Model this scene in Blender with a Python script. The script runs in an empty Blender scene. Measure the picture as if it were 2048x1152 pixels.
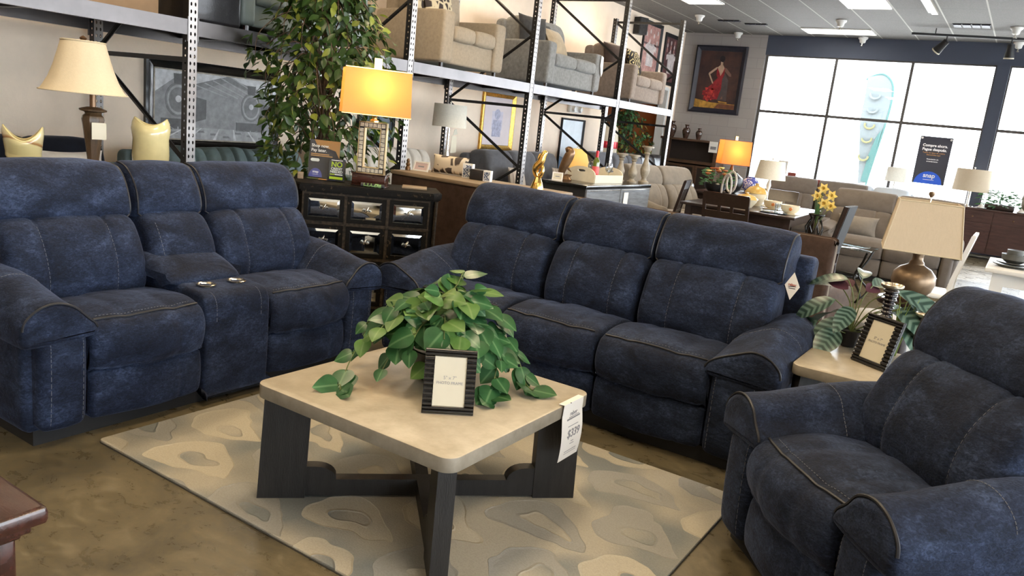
import bpy, bmesh, math, random
from mathutils import Vector, Matrix, noise
random.seed(7)
SC = bpy.context.scene
COL = SC.collection
PI = math.pi
def rad(a): return a*PI/180

# ------------------------------------------------------------------ mesh builder
class MB:
    def __init__(s):
        s.v = []; s.f = []; s.m = []; s.uv = {}
    def add(s, vs, fs, m=0):
        b = len(s.v); s.v += [Vector(p) for p in vs]
        for f in fs:
            s.f.append([b+i for i in f]); s.m.append(m)
        return b
    def box(s, x0, x1, y0, y1, z0, z1, m=0):
        vs = [(x0,y0,z0),(x1,y0,z0),(x1,y1,z0),(x0,y1,z0),(x0,y0,z1),(x1,y0,z1),(x1,y1,z1),(x0,y1,z1)]
        s.add(vs, [(0,3,2,1),(4,5,6,7),(0,1,5,4),(1,2,6,5),(2,3,7,6),(3,0,4,7)], m); return s
    def loft(s, rings, m=0, cap=True, closed=True):
        n = len(rings[0]); b = len(s.v)
        for r in rings: s.v += [Vector(p) for p in r]
        for i in range(len(rings)-1):
            for j in range(n if closed else n-1):
                k = (j+1) % n
                s.f.append([b+i*n+j, b+i*n+k, b+(i+1)*n+k, b+(i+1)*n+j]); s.m.append(m)
        if cap:
            s.f.append([b+j for j in reversed(range(n))]); s.m.append(m)
            e = b+(len(rings)-1)*n
            s.f.append([e+j for j in range(n)]); s.m.append(m)
        return s
    def rbox(s, x0, x1, y0, y1, z0, z1, r=.02, m=0, k=3):
        """box with rounded vertical edges and softened top and bottom"""
        r = min(r, (x1-x0)/2.01, (y1-y0)/2.01, (z1-z0)/2.01)
        def ring(ins, z):
            pts = []
            rr = max(r-ins, r*.15)
            for cx, cy, a0 in ((x1-ins-rr, y1-ins-rr, 0), (x0+ins+rr, y1-ins-rr, 90), (x0+ins+rr, y0+ins+rr, 180), (x1-ins-rr, y0+ins+rr, 270)):
                for i in range(k+1):
                    a = rad(a0+90*i/k); pts.append((cx+rr*math.cos(a), cy+rr*math.sin(a), z))
            return pts
        rings = []
        for i in range(k+1):
            t = PI/2*i/k; rings.append(ring(r*(1-math.sin(t)), z0+r*(1-math.cos(t))))
        for i in range(k+1):
            t = PI/2*(1-i/k); rings.append(ring(r*(1-math.sin(t)), z1-r*(1-math.cos(t))))
        return s.loft(rings, m)
    def prism(s, pts, a, b, axis='y', m=0):
        """2D outline extruded along an axis. axis y: pts=(x,z); x: pts=(y,z); z: pts=(x,y)"""
        f = {'y': lambda p, t: (p[0], t, p[1]), 'x': lambda p, t: (t, p[0], p[1]), 'z': lambda p, t: (p[0], p[1], t)}[axis]
        return s.loft([[f(p, a) for p in pts], [f(p, b) for p in pts]], m)
    def lathe(s, prof, n=24, c=(0,0,0), m=0, cap=True, sx=1, sy=1):
        rings = [[(c[0]+r*sx*math.cos(2*PI*j/n), c[1]+r*sy*math.sin(2*PI*j/n), c[2]+z) for j in range(n)] for r, z in prof]
        return s.loft(rings, m, cap)
    def tube(s, path, r, n=6, m=0, cap=True, closed=False):
        P = [Vector(p) for p in path]
        if closed: P = P+[P[0], P[1]]
        rings = []; up = None
        for i, p in enumerate(P):
            t = (P[min(i+1, len(P)-1)]-P[max(i-1, 0)])
            if t.length < 1e-9: t = Vector((0,0,1))
            t.normalize()
            if up is None:
                up = Vector((0,0,1)) if abs(t.z) < .9 else Vector((1,0,0))
            u = (up-t*up.dot(t))
            if u.length < 1e-6: u = t.orthogonal()
            u.normalize(); w = t.cross(u); up = u
            rr = r(i/(len(P)-1)) if callable(r) else r
            rings.append([p+(u*math.cos(2*PI*j/n)+w*math.sin(2*PI*j/n))*rr for j in range(n)])
        return s.loft(rings, m, cap)
    def cyl(s, p0, p1, r, n=12, m=0): return s.tube([p0, p1], r, n, m)
    def ball(s, c, r, n=12, m=0, sz=1.0):
        prof = [(max(r*math.sin(PI*i/n), 1e-4), -r*sz*math.cos(PI*i/n)) for i in range(n+1)]
        return s.lathe(prof, n*2, c, m)
    def quad(s, a, b, c, d, m=0): s.add([a,b,c,d], [(0,1,2,3)], m); return s
    def xf(s, M, start=0):
        for i in range(start, len(s.v)): s.v[i] = M @ s.v[i]
        return s
    def fn(s, f, start=0):
        for i in range(start, len(s.v)): s.v[i] = Vector(f(s.v[i]))
        return s
    def build(s, name, mats, parent=None, smooth=40, loc=None, rot=None):
        me = bpy.data.meshes.new(name)
        me.from_pydata([tuple(p) for p in s.v], [], s.f)
        if not isinstance(mats, (list, tuple)): mats = [mats]
        for mm in mats: me.materials.append(mm)
        for p, k in zip(me.polygons, s.m): p.material_index = k
        if s.uv:
            ul = me.uv_layers.new(name='UVMap')
            for p in me.polygons:
                for li in p.loop_indices:
                    ul.data[li].uv = s.uv.get(me.loops[li].vertex_index, (0,0))
        if smooth:
            me.polygons.foreach_set('use_smooth', [True]*len(me.polygons))
            if smooth < 180: me.set_sharp_from_angle(angle=rad(smooth))
        bm = bmesh.new(); bm.from_mesh(me); bmesh.ops.recalc_face_normals(bm, faces=bm.faces); bm.to_mesh(me); bm.free()
        me.update()
        o = bpy.data.objects.new(name, me); COL.objects.link(o)
        if parent is not None: o.parent = parent
        if loc is not None: o.location = loc
        if rot is not None: o.rotation_euler = rot
        return o

def tag(o, label, cat, group=None, kind=None):
    o['label'] = label; o['category'] = cat
    if group: o['group'] = group
    if kind: o['kind'] = kind
    return o
def thing(name, label, cat, loc=(0,0,0), rz=0, group=None, rx=0, ry=0):
    o = bpy.data.objects.new(name, None); COL.objects.link(o)
    o.empty_display_size = .1
    o.location = loc; o.rotation_euler = (rx, ry, rz)
    return tag(o, label, cat, group)
def struct(o): o['kind'] = 'structure'; return o
def copy_thing(root, label, loc, rz=None, group=None):
    r = root.copy(); COL.objects.link(r); r.location = loc
    if rz is not None: r.rotation_euler = (0,0,rz)
    r['label'] = label
    if group: r['group'] = group
    for ch in list(root.children):
        c = ch.copy(); COL.objects.link(c); c.parent = r
        for g in list(ch.children):
            d = g.copy(); COL.objects.link(d); d.parent = c
    return r
def text(name, body, size, mat, parent, loc, rot=(PI/2,0,0), align='CENTER', bold=0.0, sx=1.0, shear=0):
    cu = bpy.data.curves.new(name, 'FONT'); cu.body = body; cu.size = size; cu.align_x = align; cu.align_y = 'CENTER'
    cu.extrude = .0004; cu.offset = bold; cu.shear = shear; cu.resolution_u = 3
    tmp = bpy.data.objects.new(name+'_src', cu); COL.objects.link(tmp)
    dg = bpy.context.evaluated_depsgraph_get(); dg.update()
    me = bpy.data.meshes.new_from_object(tmp.evaluated_get(dg))
    COL.objects.unlink(tmp); bpy.data.objects.remove(tmp); bpy.data.curves.remove(cu)
    me.name = name; me.materials.clear(); me.materials.append(mat)
    for v in me.vertices: v.co.x *= sx
    o = bpy.data.objects.new(name, me); COL.objects.link(o); o.parent = parent; o.location = loc; o.rotation_euler = rot
    return o

# ------------------------------------------------------------------ curves
def cr(pts, n=6, closed=True):
    """Catmull-Rom through 2D or 3D points"""
    P = [Vector(p) for p in pts]; N = len(P); out = []
    for i in range(N if closed else N-1):
        if closed: a, b, c, d = P[(i-1) % N], P[i], P[(i+1) % N], P[(i+2) % N]
        else: a, b, c, d = P[max(i-1, 0)], P[i], P[i+1], P[min(i+2, N-1)]
        for k in range(n):
            t = k/n
            out.append(.5*((2*b)+(c-a)*t+(2*a-5*b+4*c-d)*t*t+(3*b-a-3*c+d)*t**3))
    if not closed: out.append(P[-1])
    return out
def normals2(P):
    N = len(P); ar = sum(P[i].x*P[(i+1) % N].y-P[(i+1) % N].x*P[i].y for i in range(N))
    sg = 1 if ar > 0 else -1; out = []
    for i in range(N):
        t = P[(i+1) % N]-P[(i-1) % N]
        n = Vector((t.y, -t.x))*sg
        out.append(n.normalized() if n.length > 1e-9 else Vector((0, 0)))
    return out

M = {}
def roundpoly(pts, rs, k=4):
    P = [Vector(p) for p in pts]; n = len(P); out = []
    for i in range(n):
        a, b, c = P[i-1], P[i], P[(i+1) % n]; u, v = (a-b), (c-b); r = min(rs[i], u.length*.48, v.length*.48)
        p, q = b+u.normalized()*r, b+v.normalized()*r
        for j in range(k+1):
            t = j/k; out.append(p*(1-t)**2+b*2*t*(1-t)+q*t*t)
    return out
class Cushion:
    """closed side profile (depth, height) swept across x with rounded ends, seam dents and puff"""
    def __init__(s, prof, x0, x1, r=.03, dents=(), puff=0.0, n=6, mid=26, ends=5, lump=0.0, seed=0, raw=False, bow=0.0):
        s.bow = bow
        s.P = [Vector(p) for p in prof] if raw else cr([Vector(p) for p in prof], n)
        if raw: n = 1
        s.N = normals2(s.P); s.n = n
        s.x0, s.x1, s.r, s.dents, s.puff, s.lump, s.seed = x0, x1, r, dents, puff, lump, seed
        xs = []
        for k in range(ends+1):
            t = PI/2*k/ends; xs.append((x0+r*(1-math.cos(t)), r*(1-math.sin(t))))
        for k in range(1, mid): xs.append((x0+r+(x1-x0-2*r)*k/mid, 0))
        for k in range(ends+1):
            t = PI/2*(1-k/ends); xs.append((x1-r*(1-math.cos(t)), r*(1-math.sin(t))))
        have = [x for x, _ in xs]
        for c, d, w in s.dents:
            for q in (-1.8, -1.0, -.5, 0, .5, 1.0, 1.8):
                v = c+q*w
                if x0+r < v < x1-r and min(abs(v-h) for h in have) > 1e-4: xs.append((v, 0)); have.append(v)
        xs.sort(key=lambda t: t[0])
        s.xs = xs
    def off(s, x, ins=0):
        u = (x-s.x0)/(s.x1-s.x0); o = -ins+s.puff*(1-(2*u-1)**2)
        for c, d, w in s.dents: o -= d*math.exp(-((x-c)/w)**2)
        return o
    def pt(s, x, i, eps=0, ins=0):
        i = int(round(i*s.n)) % len(s.P)
        o = s.off(x, ins)+eps
        if s.lump: o += s.lump*noise.noise(Vector((x*7+s.seed, s.P[i].x*7, s.P[i].y*7)))
        q = s.P[i]+s.N[i]*o
        if s.bow:
            u = (x-s.x0)/(s.x1-s.x0); q = Vector((q.x-s.bow*(1-(2*u-1)**2)*max(0, min(1, 1-q.x/.30)), q.y))
        return Vector((x, q.x, q.y))
    def mesh(s, mb, m=0):
        L = len(s.P)
        mb.loft([[s.pt(x, i/s.n, 0, ins) for i in range(L)] for x, ins in s.xs], m)
        return s
    def along(s, x, i0, i1, eps=0, ins=0):
        k = int((i1-i0)*s.n); return [s.pt(x, i0+j/s.n, eps, ins) for j in range(k+1)]
    def across(s, i, xa, xb, eps=0, k=30): return [s.pt(xa+(xb-xa)*j/k, i, eps) for j in range(k+1)]
    def stitches(s, mb, x, i0, i1, r=.0012, step=2):
        path = s.along(x, i0, i1, .0)
        fine = []
        for a, b in zip(path, path[1:]):
            for j in range(3): fine.append(a.lerp(b, j/3))
        for j in range(0, len(fine)-2, 3): mb.tube([fine[j], fine[j+1], fine[j+2]], r, 4)

    def seam(s, x, i0, i1, parent):
        st = MB(); s.stitches(st, x, i0, i1); return st.build('seam', M['stitch'], parent)

# ------------------------------------------------------------------ materials
def mat(name, col, rough=.5, metal=0.0, var=0.0, vscale=8.0, bump=0.0, bscale=60.0, col2=None, sheen=0.0, coat=0.0,
        stretch=(1,1,1), emit=0.0, ecol=None, alpha=1.0, trans=0.0, spec=None, sss=0.0, detail=4.0, sub=None):
    m = bpy.data.materials.new(name); m.use_nodes = True
    nt = m.node_tree; b = nt.nodes['Principled BSDF']; L = nt.links.new
    c = (*col, 1)
    b.inputs['Base Color'].default_value = c; b.inputs['Roughness'].default_value = rough; b.inputs['Metallic'].default_value = metal
    if sheen:
        b.inputs['Sheen Weight'].default_value = sheen; b.inputs['Sheen Roughness'].default_value = .4
        b.inputs['Sheen Tint'].default_value = (*[min(1, x*3+.3) for x in col], 1)
    if coat: b.inputs['Coat Weight'].default_value = coat; b.inputs['Coat Roughness'].default_value = .08
    if emit: b.inputs['Emission Color'].default_value = (*(ecol or col), 1); b.inputs['Emission Strength'].default_value = emit
    if trans: b.inputs['Transmission Weight'].default_value = trans
    if alpha < 1: b.inputs['Alpha'].default_value = alpha
    if spec is not None: b.inputs['Specular IOR Level'].default_value = spec
    if var or bump or col2:
        tc = nt.nodes.new('ShaderNodeTexCoord'); mp = nt.nodes.new('ShaderNodeMapping'); L(tc.outputs['Object'], mp.inputs['Vector'])
        mp.inputs['Scale'].default_value = stretch
    if var or col2:
        n = nt.nodes.new('ShaderNodeTexNoise'); n.inputs['Scale'].default_value = vscale; n.inputs['Detail'].default_value = detail; n.inputs['Roughness'].default_value = .65
        L(mp.outputs[0], n.inputs['Vector'])
        r = nt.nodes.new('ShaderNodeValToRGB'); e = r.color_ramp.elements
        e[0].position = .32; e[1].position = .68
        lo = tuple(x*(1-var) for x in col) if not col2 else col
        hi = tuple(min(1, x*(1+var)) for x in col) if not col2 else col2
        e[0].color = (*lo, 1); e[1].color = (*hi, 1)
        L(n.outputs['Fac'], r.inputs['Fac']); L(r.outputs['Color'], b.inputs['Base Color'])
    if bump:
        n2 = nt.nodes.new('ShaderNodeTexNoise'); n2.inputs['Scale'].default_value = bscale; n2.inputs['Detail'].default_value = 3
        L(mp.outputs[0], n2.inputs['Vector'])
        bp = nt.nodes.new('ShaderNodeBump'); bp.inputs['Strength'].default_value = bump; bp.inputs['Distance'].default_value = .004
        L(n2.outputs['Fac'], bp.inputs['Height']); L(bp.outputs['Normal'], b.inputs['Normal'])
    return m
def N(nt, t, **kw):
    n = nt.nodes.new(t)
    for k, v in kw.items():
        if k.startswith('i_'):
            key = k[2:]; key = int(key) if key.isdigit() else key.replace('_', ' ')
            n.inputs[key].default_value = v
        else: setattr(n, k, v)
    return n
def ramp(nt, stops, interp='LINEAR'):
    r = nt.nodes.new('ShaderNodeValToRGB'); r.color_ramp.interpolation = interp; e = r.color_ramp.elements
    while len(e) < len(stops): e.new(.5)
    for k, (p, c) in zip(e, stops): k.position = p; k.color = (*c, 1)
    return r
def math_(nt, op, a, b=None):
    n = nt.nodes.new('ShaderNodeMath'); n.operation = op
    for i, x in enumerate((a, b)):
        if x is None: continue
        if isinstance(x, (int, float)): n.inputs[i].default_value = x
        else: nt.links.new(x, n.inputs[i])
    return n.outputs[0]

def fabric(name, col, var=.35, vscale=9, rough=.85, sheen=.35, bump=.35, bscale=240):
    m = mat(name, col, rough, 0, var, vscale, bump, bscale, sheen=sheen, spec=.2, detail=7)
    return m

M = globals().setdefault('M', {})
def velvet():
    m = bpy.data.materials.new('navy_velvet'); m.use_nodes = True; nt = m.node_tree; L = nt.links.new; b = nt.nodes['Principled BSDF']
    tc = N(nt, 'ShaderNodeTexCoord'); mp = N(nt, 'ShaderNodeMapping'); L(tc.outputs['Object'], mp.inputs[0]); mp.inputs['Scale'].default_value = (1, 1, 1.7)
    n1 = N(nt, 'ShaderNodeTexNoise', i_Scale=6.0, i_Detail=4.0, i_Distortion=.6); n2 = N(nt, 'ShaderNodeTexNoise', i_Scale=62.0, i_Detail=7.0, i_Roughness=.72, i_Distortion=1.0)
    L(mp.outputs[0], n1.inputs['Vector']); L(mp.outputs[0], n2.inputs['Vector'])
    s = math_(nt, 'ADD', math_(nt, 'MULTIPLY', n1.outputs['Fac'], .45), math_(nt, 'MULTIPLY', n2.outputs['Fac'], .55))
    r = ramp(nt, [(.36, (.0020, .0042, .0115)), (.46, (.0054, .0100, .0255)), (.54, (.0130, .0220, .0500)), (.66, (.040, .060, .118))])
    L(s, r.inputs['Fac']); L(r.outputs['Color'], b.inputs['Base Color'])
    b.inputs['Roughness'].default_value = .8; b.inputs['Specular IOR Level'].default_value = .25
    b.inputs['Sheen Weight'].default_value = .16; b.inputs['Sheen Roughness'].default_value = .35; b.inputs['Sheen Tint'].default_value = (.45, .55, .9, 1)
    n3 = N(nt, 'ShaderNodeTexNoise', i_Scale=130.0, i_Detail=4.0); L(mp.outputs[0], n3.inputs['Vector'])
    n4 = N(nt, 'ShaderNodeTexNoise', i_Scale=11.0, i_Detail=3.0, i_Distortion=.8); L(mp.outputs[0], n4.inputs['Vector'])
    h = math_(nt, 'ADD', math_(nt, 'MULTIPLY', n3.outputs['Fac'], .25), n4.outputs['Fac'])
    bp = N(nt, 'ShaderNodeBump', i_Strength=.55, i_Distance=.012); L(h, bp.inputs['Height']); L(bp.outputs[0], b.inputs['Normal'])
    return m
M['navy'] = velvet()
M['pipe'] = mat('dark_piping', (.012,.013,.018), .45, var=.2)
M['stitch'] = mat('grey_thread', (.12,.13,.16), .8)
M['plinth'] = mat('black_plinth', (.008,.008,.009), .7)
M['steel'] = mat('brushed_steel', (.72,.66,.55), .22, 1)
M['brown_micro'] = fabric('brown_microfibre', (.055,.032,.022), .3, 14)
M['beige_trim'] = fabric('beige_trim', (.27,.225,.18), .15, 10)
M['beige_linen'] = fabric('beige_linen', (.30,.245,.18), .12, 30, sheen=.15)
M['grey_chenille'] = fabric('grey_chenille', (.22,.22,.215), .22, 26, sheen=.2)
M['taupe'] = fabric('taupe_fabric', (.25,.20,.165), .18, 26, sheen=.2)
M['dark_brown_fab'] = fabric('dark_brown_fabric', (.05,.033,.026), .2, 20)
M['charcoal_fab'] = fabric('charcoal_fabric', (.045,.043,.042), .25, 18)
M['teal'] = mat('teal_faux_leather', (.115,.170,.185), .55, 0, .2, 8, .15, 90, spec=.4)
M['slate'] = mat('slate_leather', (.13,.165,.165), .5, 0, .12, 6, .1, 90)
M['navy_plain'] = fabric('navy_plain', (.006,.008,.015), .2, 12)
M['sand'] = fabric('sand_microsuede', (.215,.19,.16), .15, 10)
M['light_grey_fab'] = fabric('light_grey_fabric', (.50,.48,.44), .1, 14)
M['mid_grey_fab'] = fabric('mid_grey_fabric', (.12,.125,.14), .15, 14)
M['black_leather'] = mat('black_leather', (.012,.012,.015), .35, 0, .2, 20, .2, 80, coat=.2)
M['white_cloth'] = fabric('white_cloth', (.72,.68,.62), .06, 20)
M['cream_shade'] = mat('cream_lamp_shade', (.58,.49,.34), .8, 0, .03, 60, .15, 160, emit=.0)
M['linen_shade'] = mat('linen_lamp_shade', (.56,.46,.33), .85, 0, .03, 90, .15, 200, stretch=(1,1,.25))
M['white_shade'] = mat('white_lamp_shade', (.70,.66,.56), .85, 0, .06, 60, .2, 200)
M['oak'] = mat('pale_oak', (.25,.185,.12), .5, 0, .25, 6, .1, 60, stretch=(1,8,8))
M['cherry'] = mat('cherry_wood', (.042,.014,.010), .25, 0, .4, 5, .06, 40, stretch=(1,7,7), coat=.3)
M['espresso'] = mat('espresso_wood', (.020,.010,.008), .3, 0, .3, 6, .05, 40, stretch=(6,1,6), coat=.2)
M['chest_wood'] = mat('distressed_black_wood', (.005,.0042,.0036), .6, 0, .5, 34, .35, 55, spec=.14, detail=8)
_r = [n for n in M['chest_wood'].node_tree.nodes if n.type == 'VALTORGB'][0].color_ramp.elements
_r[0].position, _r[1].position = .60, .72; _r[0].color = (.005, .0042, .0036, 1); _r[1].color = (.10, .07, .042, 1)
M['chest_edge'] = mat('distressed_gilt_edge', (.007,.006,.005), .55, 0, col2=(.060,.043,.027), vscale=40, bump=.5, bscale=50, spec=.2)
M['mirror'] = mat('mirror_glass', (.85,.88,.88), .03, 1)
M['silver'] = mat('silver_metal', (.80,.76,.68), .22, 1)
M['gold'] = mat('gold_metal', (.80,.52,.16), .22, 1, .15, 12)
M['gilt'] = mat('gilt_frame', (.55,.33,.08), .35, 1, .35, 30, .5, 50)
M['bronze'] = mat('bronze_lacquer', (.16,.09,.045), .28, .6, .3, 10)
M['bronze_lamp'] = mat('antique_bronze', (.20,.135,.08), .38, .6, .3, 7, .05, 30)
M['wood_lamp'] = mat('walnut_lamp_wood', (.085,.050,.024), .35, 0, .4, 8, .1, 50, stretch=(5,5,1))
M['black_paint'] = mat('black_lacquer', (.006,.006,.007), .22, 0, .2, 10, coat=.5)
M['black_matte'] = mat('black_matte', (.010,.010,.011), .55)
M['black_plastic'] = mat('black_plastic', (.008,.008,.010), .3)
M['paper'] = mat('white_paper', (.78,.76,.72), .7, spec=.2)
M['cream_paper'] = mat('cream_paper', (.60,.56,.44), .6, 0, .04, 3)
M['ink'] = mat('black_ink', (.03,.03,.035), .7)
M['grey_ink'] = mat('grey_ink', (.25,.25,.27), .7)
M['red_ink'] = mat('red_ink', (.38,.05,.03), .7)
M['white_ink'] = mat('white_print', (.95,.95,.95), .6)
M['orange_ink'] = mat('orange_print', (.75,.38,.12), .6)
M['lime'] = mat('lime_print', (.55,.72,.03), .5)
M['indigo'] = mat('indigo_print', (.09,.10,.42), .5)
M['cobalt'] = mat('cobalt_print', (.02,.12,.75), .5)
M['night'] = mat('dark_slate_print', (.035,.037,.055), .45)
M['amber'] = mat('amber_print', (.55,.27,.08), .4)
M['white_paint'] = mat('white_paint', (.78,.77,.74), .4)
M['cream_paint'] = mat('cream_paint', (.66,.60,.46), .5, 0, .06, 12)
M['plastic_white'] = mat('white_plastic', (.75,.74,.70), .4)
M['terracotta'] = mat('red_glaze', (.22,.05,.04), .4)
M['grey_glaze'] = mat('grey_glaze', (.09,.09,.08), .3)
M['brown_glaze'] = mat('brown_glaze', (.055,.028,.020), .16, 0, .5, 14, coat=.6)
M['bowl_cream'] = mat('cream_glaze', (.72,.63,.45), .3)
M['soil'] = mat('dark_soil', (.02,.013,.008), .9, 0, .4, 40)
M['bark'] = mat('ficus_bark', (.10,.06,.035), .8, 0, .4, 20, .5, 40)
M['stem'] = mat('green_stem', (.10,.13,.035), .6)
M['pewter'] = mat('distressed_pewter', (.30,.26,.20), .5, .2, .3, 20, .4, 30)
M['red_glass'] = mat('rose_label', (.62,.10,.10), .4)
M['foil'] = mat('red_foil', (.50,.02,.03), .3, .4)
M['daffodil'] = mat('yellow_petal', (.85,.68,.24), .7)
M['petal_pink'] = mat('plum_petal', (.06,.012,.025), .7)
M['iron'] = mat('wrought_iron', (.02,.018,.016), .4, .7)
# ------------------------------------------------------------------ camera
def make_camera():
    pitch, roll, yaw = rad(12.07), rad(6.23), rad(32.2)
    fw = Vector((-math.sin(yaw)*math.cos(pitch), math.cos(yaw)*math.cos(pitch), -math.sin(pitch)))
    r0 = Vector((math.cos(yaw), math.sin(yaw), 0)); u0 = r0.cross(fw)
    c, s = math.cos(roll), math.sin(roll)
    R = r0*c+u0*s; U = u0*c-r0*s
    cam = bpy.data.cameras.new('camera'); o = bpy.data.objects.new('camera', cam); COL.objects.link(o)
    m = Matrix((R, U, -fw)).transposed().to_4x4(); m.translation = (0, 0, 1.45)
    o.matrix_world = m
    cam.sensor_width = 36; cam.lens = 36*1556/2048; cam.clip_start = .05; cam.clip_end = 200
    SC.camera = o
make_camera()
XW, YW, ZC = -6.6, 16.24, 3.65

# ------------------------------------------------------------------ setting materials
def floor_mat():
    m = bpy.data.materials.new('stained_concrete'); m.use_nodes = True; nt = m.node_tree; L = nt.links.new; b = nt.nodes['Principled BSDF']
    tc = N(nt, 'ShaderNodeTexCoord'); mp = N(nt, 'ShaderNodeMapping'); L(tc.outputs['Object'], mp.inputs[0]); mp.inputs['Scale'].default_value = (1, 1.5, 1); mp.inputs['Rotation'].default_value = (0, 0, .5)
    a = N(nt, 'ShaderNodeTexNoise', i_Scale=1.5, i_Detail=8.0, i_Roughness=.68, i_Distortion=1.3); L(mp.outputs[0], a.inputs['Vector'])
    c = N(nt, 'ShaderNodeTexNoise', i_Scale=9.0, i_Detail=6.0, i_Roughness=.7, i_Distortion=.7); L(mp.outputs[0], c.inputs['Vector'])
    s = math_(nt, 'ADD', math_(nt, 'MULTIPLY', a.outputs['Fac'], .62), math_(nt, 'MULTIPLY', c.outputs['Fac'], .38))
    r = ramp(nt, [(.30, (.046, .038, .024)), (.45, (.092, .076, .045)), (.56, (.140, .113, .064)), (.70, (.23, .19, .12))])
    L(s, r.inputs['Fac']); L(r.outputs['Color'], b.inputs['Base Color'])
    rr = ramp(nt, [(.3, (.22,)*3), (.7, (.42,)*3)]); L(c.outputs['Fac'], rr.inputs['Fac']); L(rr.outputs['Color'], b.inputs['Roughness'])
    b.inputs['Specular IOR Level'].default_value = .5
    bp = N(nt, 'ShaderNodeBump', i_Strength=.08, i_Distance=.004); L(c.outputs['Fac'], bp.inputs['Height']); L(bp.outputs[0], b.inputs['Normal'])
    return m
def ceiling_mat():
    m = bpy.data.materials.new('acoustic_tile'); m.use_nodes = True; nt = m.node_tree; L = nt.links.new; b = nt.nodes['Principled BSDF']
    tc = N(nt, 'ShaderNodeTexCoord'); sp = N(nt, 'ShaderNodeSeparateXYZ'); L(tc.outputs['Object'], sp.inputs[0])
    def line(out, off, step, w):
        f = math_(nt, 'FRACT', math_(nt, 'DIVIDE', math_(nt, 'SUBTRACT', out, off-30*step), step))
        d = math_(nt, 'ABSOLUTE', math_(nt, 'SUBTRACT', f, .5))
        return math_(nt, 'GREATER_THAN', d, .5-w/step/2)
    lx = line(sp.outputs['X'], -3.97, .61, .022); ly = line(sp.outputs['Y'], 13.0, 1.10, .016)
    nz = N(nt, 'ShaderNodeTexNoise', i_Scale=70.0, i_Detail=4.0, i_Roughness=.8); L(tc.outputs['Object'], nz.inputs['Vector'])
    r = ramp(nt, [(.35, (.135, .128, .12)), (.62, (.225, .212, .198))]); L(nz.outputs['Fac'], r.inputs['Fac'])
    m1 = N(nt, 'ShaderNodeMixRGB'); L(ly, m1.inputs[0]); L(r.outputs['Color'], m1.inputs[1]); m1.inputs[2].default_value = (.13, .125, .12, 1)
    m2 = N(nt, 'ShaderNodeMixRGB'); L(lx, m2.inputs[0]); L(m1.outputs[0], m2.inputs[1]); m2.inputs[2].default_value = (.50, .48, .44, 1)
    L(m2.outputs[0], b.inputs['Base Color']); b.inputs['Roughness'].default_value = .8
    bp = N(nt, 'ShaderNodeBump', i_Strength=.3, i_Distance=.004); L(nz.outputs['Fac'], bp.inputs['Height']); L(bp.outputs[0], b.inputs['Normal'])
    return m
def block_mat():
    m = bpy.data.materials.new('painted_block'); m.use_nodes = True; nt = m.node_tree; L = nt.links.new; b = nt.nodes['Principled BSDF']
    tc = N(nt, 'ShaderNodeTexCoord'); mp = N(nt, 'ShaderNodeMapping'); L(tc.outputs['Object'], mp.inputs[0]); mp.inputs['Rotation'].default_value = (PI/2, 0, 0)
    k = N(nt, 'ShaderNodeTexBrick', i_Scale=1.0); k.inputs['Color1'].default_value = (.36, .33, .31, 1); k.inputs['Color2'].default_value = (.34, .31, .29, 1); k.inputs['Mortar'].default_value = (.30, .275, .26, 1)
    k.inputs['Brick Width'].default_value = .40; k.inputs['Row Height'].default_value = .2; k.inputs['Mortar Size'].default_value = .006
    L(mp.outputs[0], k.inputs['Vector']); L(k.outputs['Color'], b.inputs['Base Color']); b.inputs['Roughness'].default_value = .8
    return m
M['floor'] = floor_mat(); M['ceil'] = ceiling_mat(); M['block'] = block_mat()
M['wall'] = mat('painted_plaster', (.84, .69, .54), .75, 0, .05, 3, .25, 45)
M['wall2'] = mat('warm_plaster', (.68, .58, .46), .8, 0, .05, 3)
M['orange_wall'] = mat('orange_plaster', (.46, .17, .06), .8, 0, .06, 4)
M['navy_wall'] = mat('slate_blue_paint', (.055, .065, .095), .7, 0, .05, 3)
M['alu'] = mat('dark_aluminium', (.09, .085, .085), .4, .5)
M['trim_white'] = mat('white_trim', (.70, .70, .68), .5)
def glass_mat(name, tint=(1, 1, 1), refl=.06, rough=.0):
    m = bpy.data.materials.new(name); m.use_nodes = True; nt = m.node_tree; L = nt.links.new
    nt.nodes.remove(nt.nodes['Principled BSDF']); out = nt.nodes['Material Output']
    t = N(nt, 'ShaderNodeBsdfTransparent'); t.inputs[0].default_value = (*tint, 1)
    g = N(nt, 'ShaderNodeBsdfGlossy'); g.inputs['Roughness'].default_value = rough
    lw = N(nt, 'ShaderNodeLayerWeight', i_Blend=.25)
    f = math_(nt, 'ADD', math_(nt, 'MULTIPLY', lw.outputs['Fresnel'], .6), refl*.3)
    x = N(nt, 'ShaderNodeMixShader'); L(f, x.inputs[0]); L(t.outputs[0], x.inputs[1]); L(g.outputs[0], x.inputs[2]); L(x.outputs[0], out.inputs['Surface'])
    return m
M['glass'] = glass_mat('window_glass'); M['clear'] = glass_mat('clear_acrylic', (.95, .97, .97), .12, .02); M['smoke'] = glass_mat('glass_top', (.72, .82, .84), .35, .03)

def box_struct(name, m, *b, kind='structure'):
    o = MB().box(*b).build(name, m, smooth=0); o['kind'] = 'structure'; return o
def multi(name, m, boxes):
    mb = MB()
    for b in boxes: mb.box(*b)
    o = mb.build(name, m, smooth=0); o['kind'] = 'structure'; return o

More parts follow.
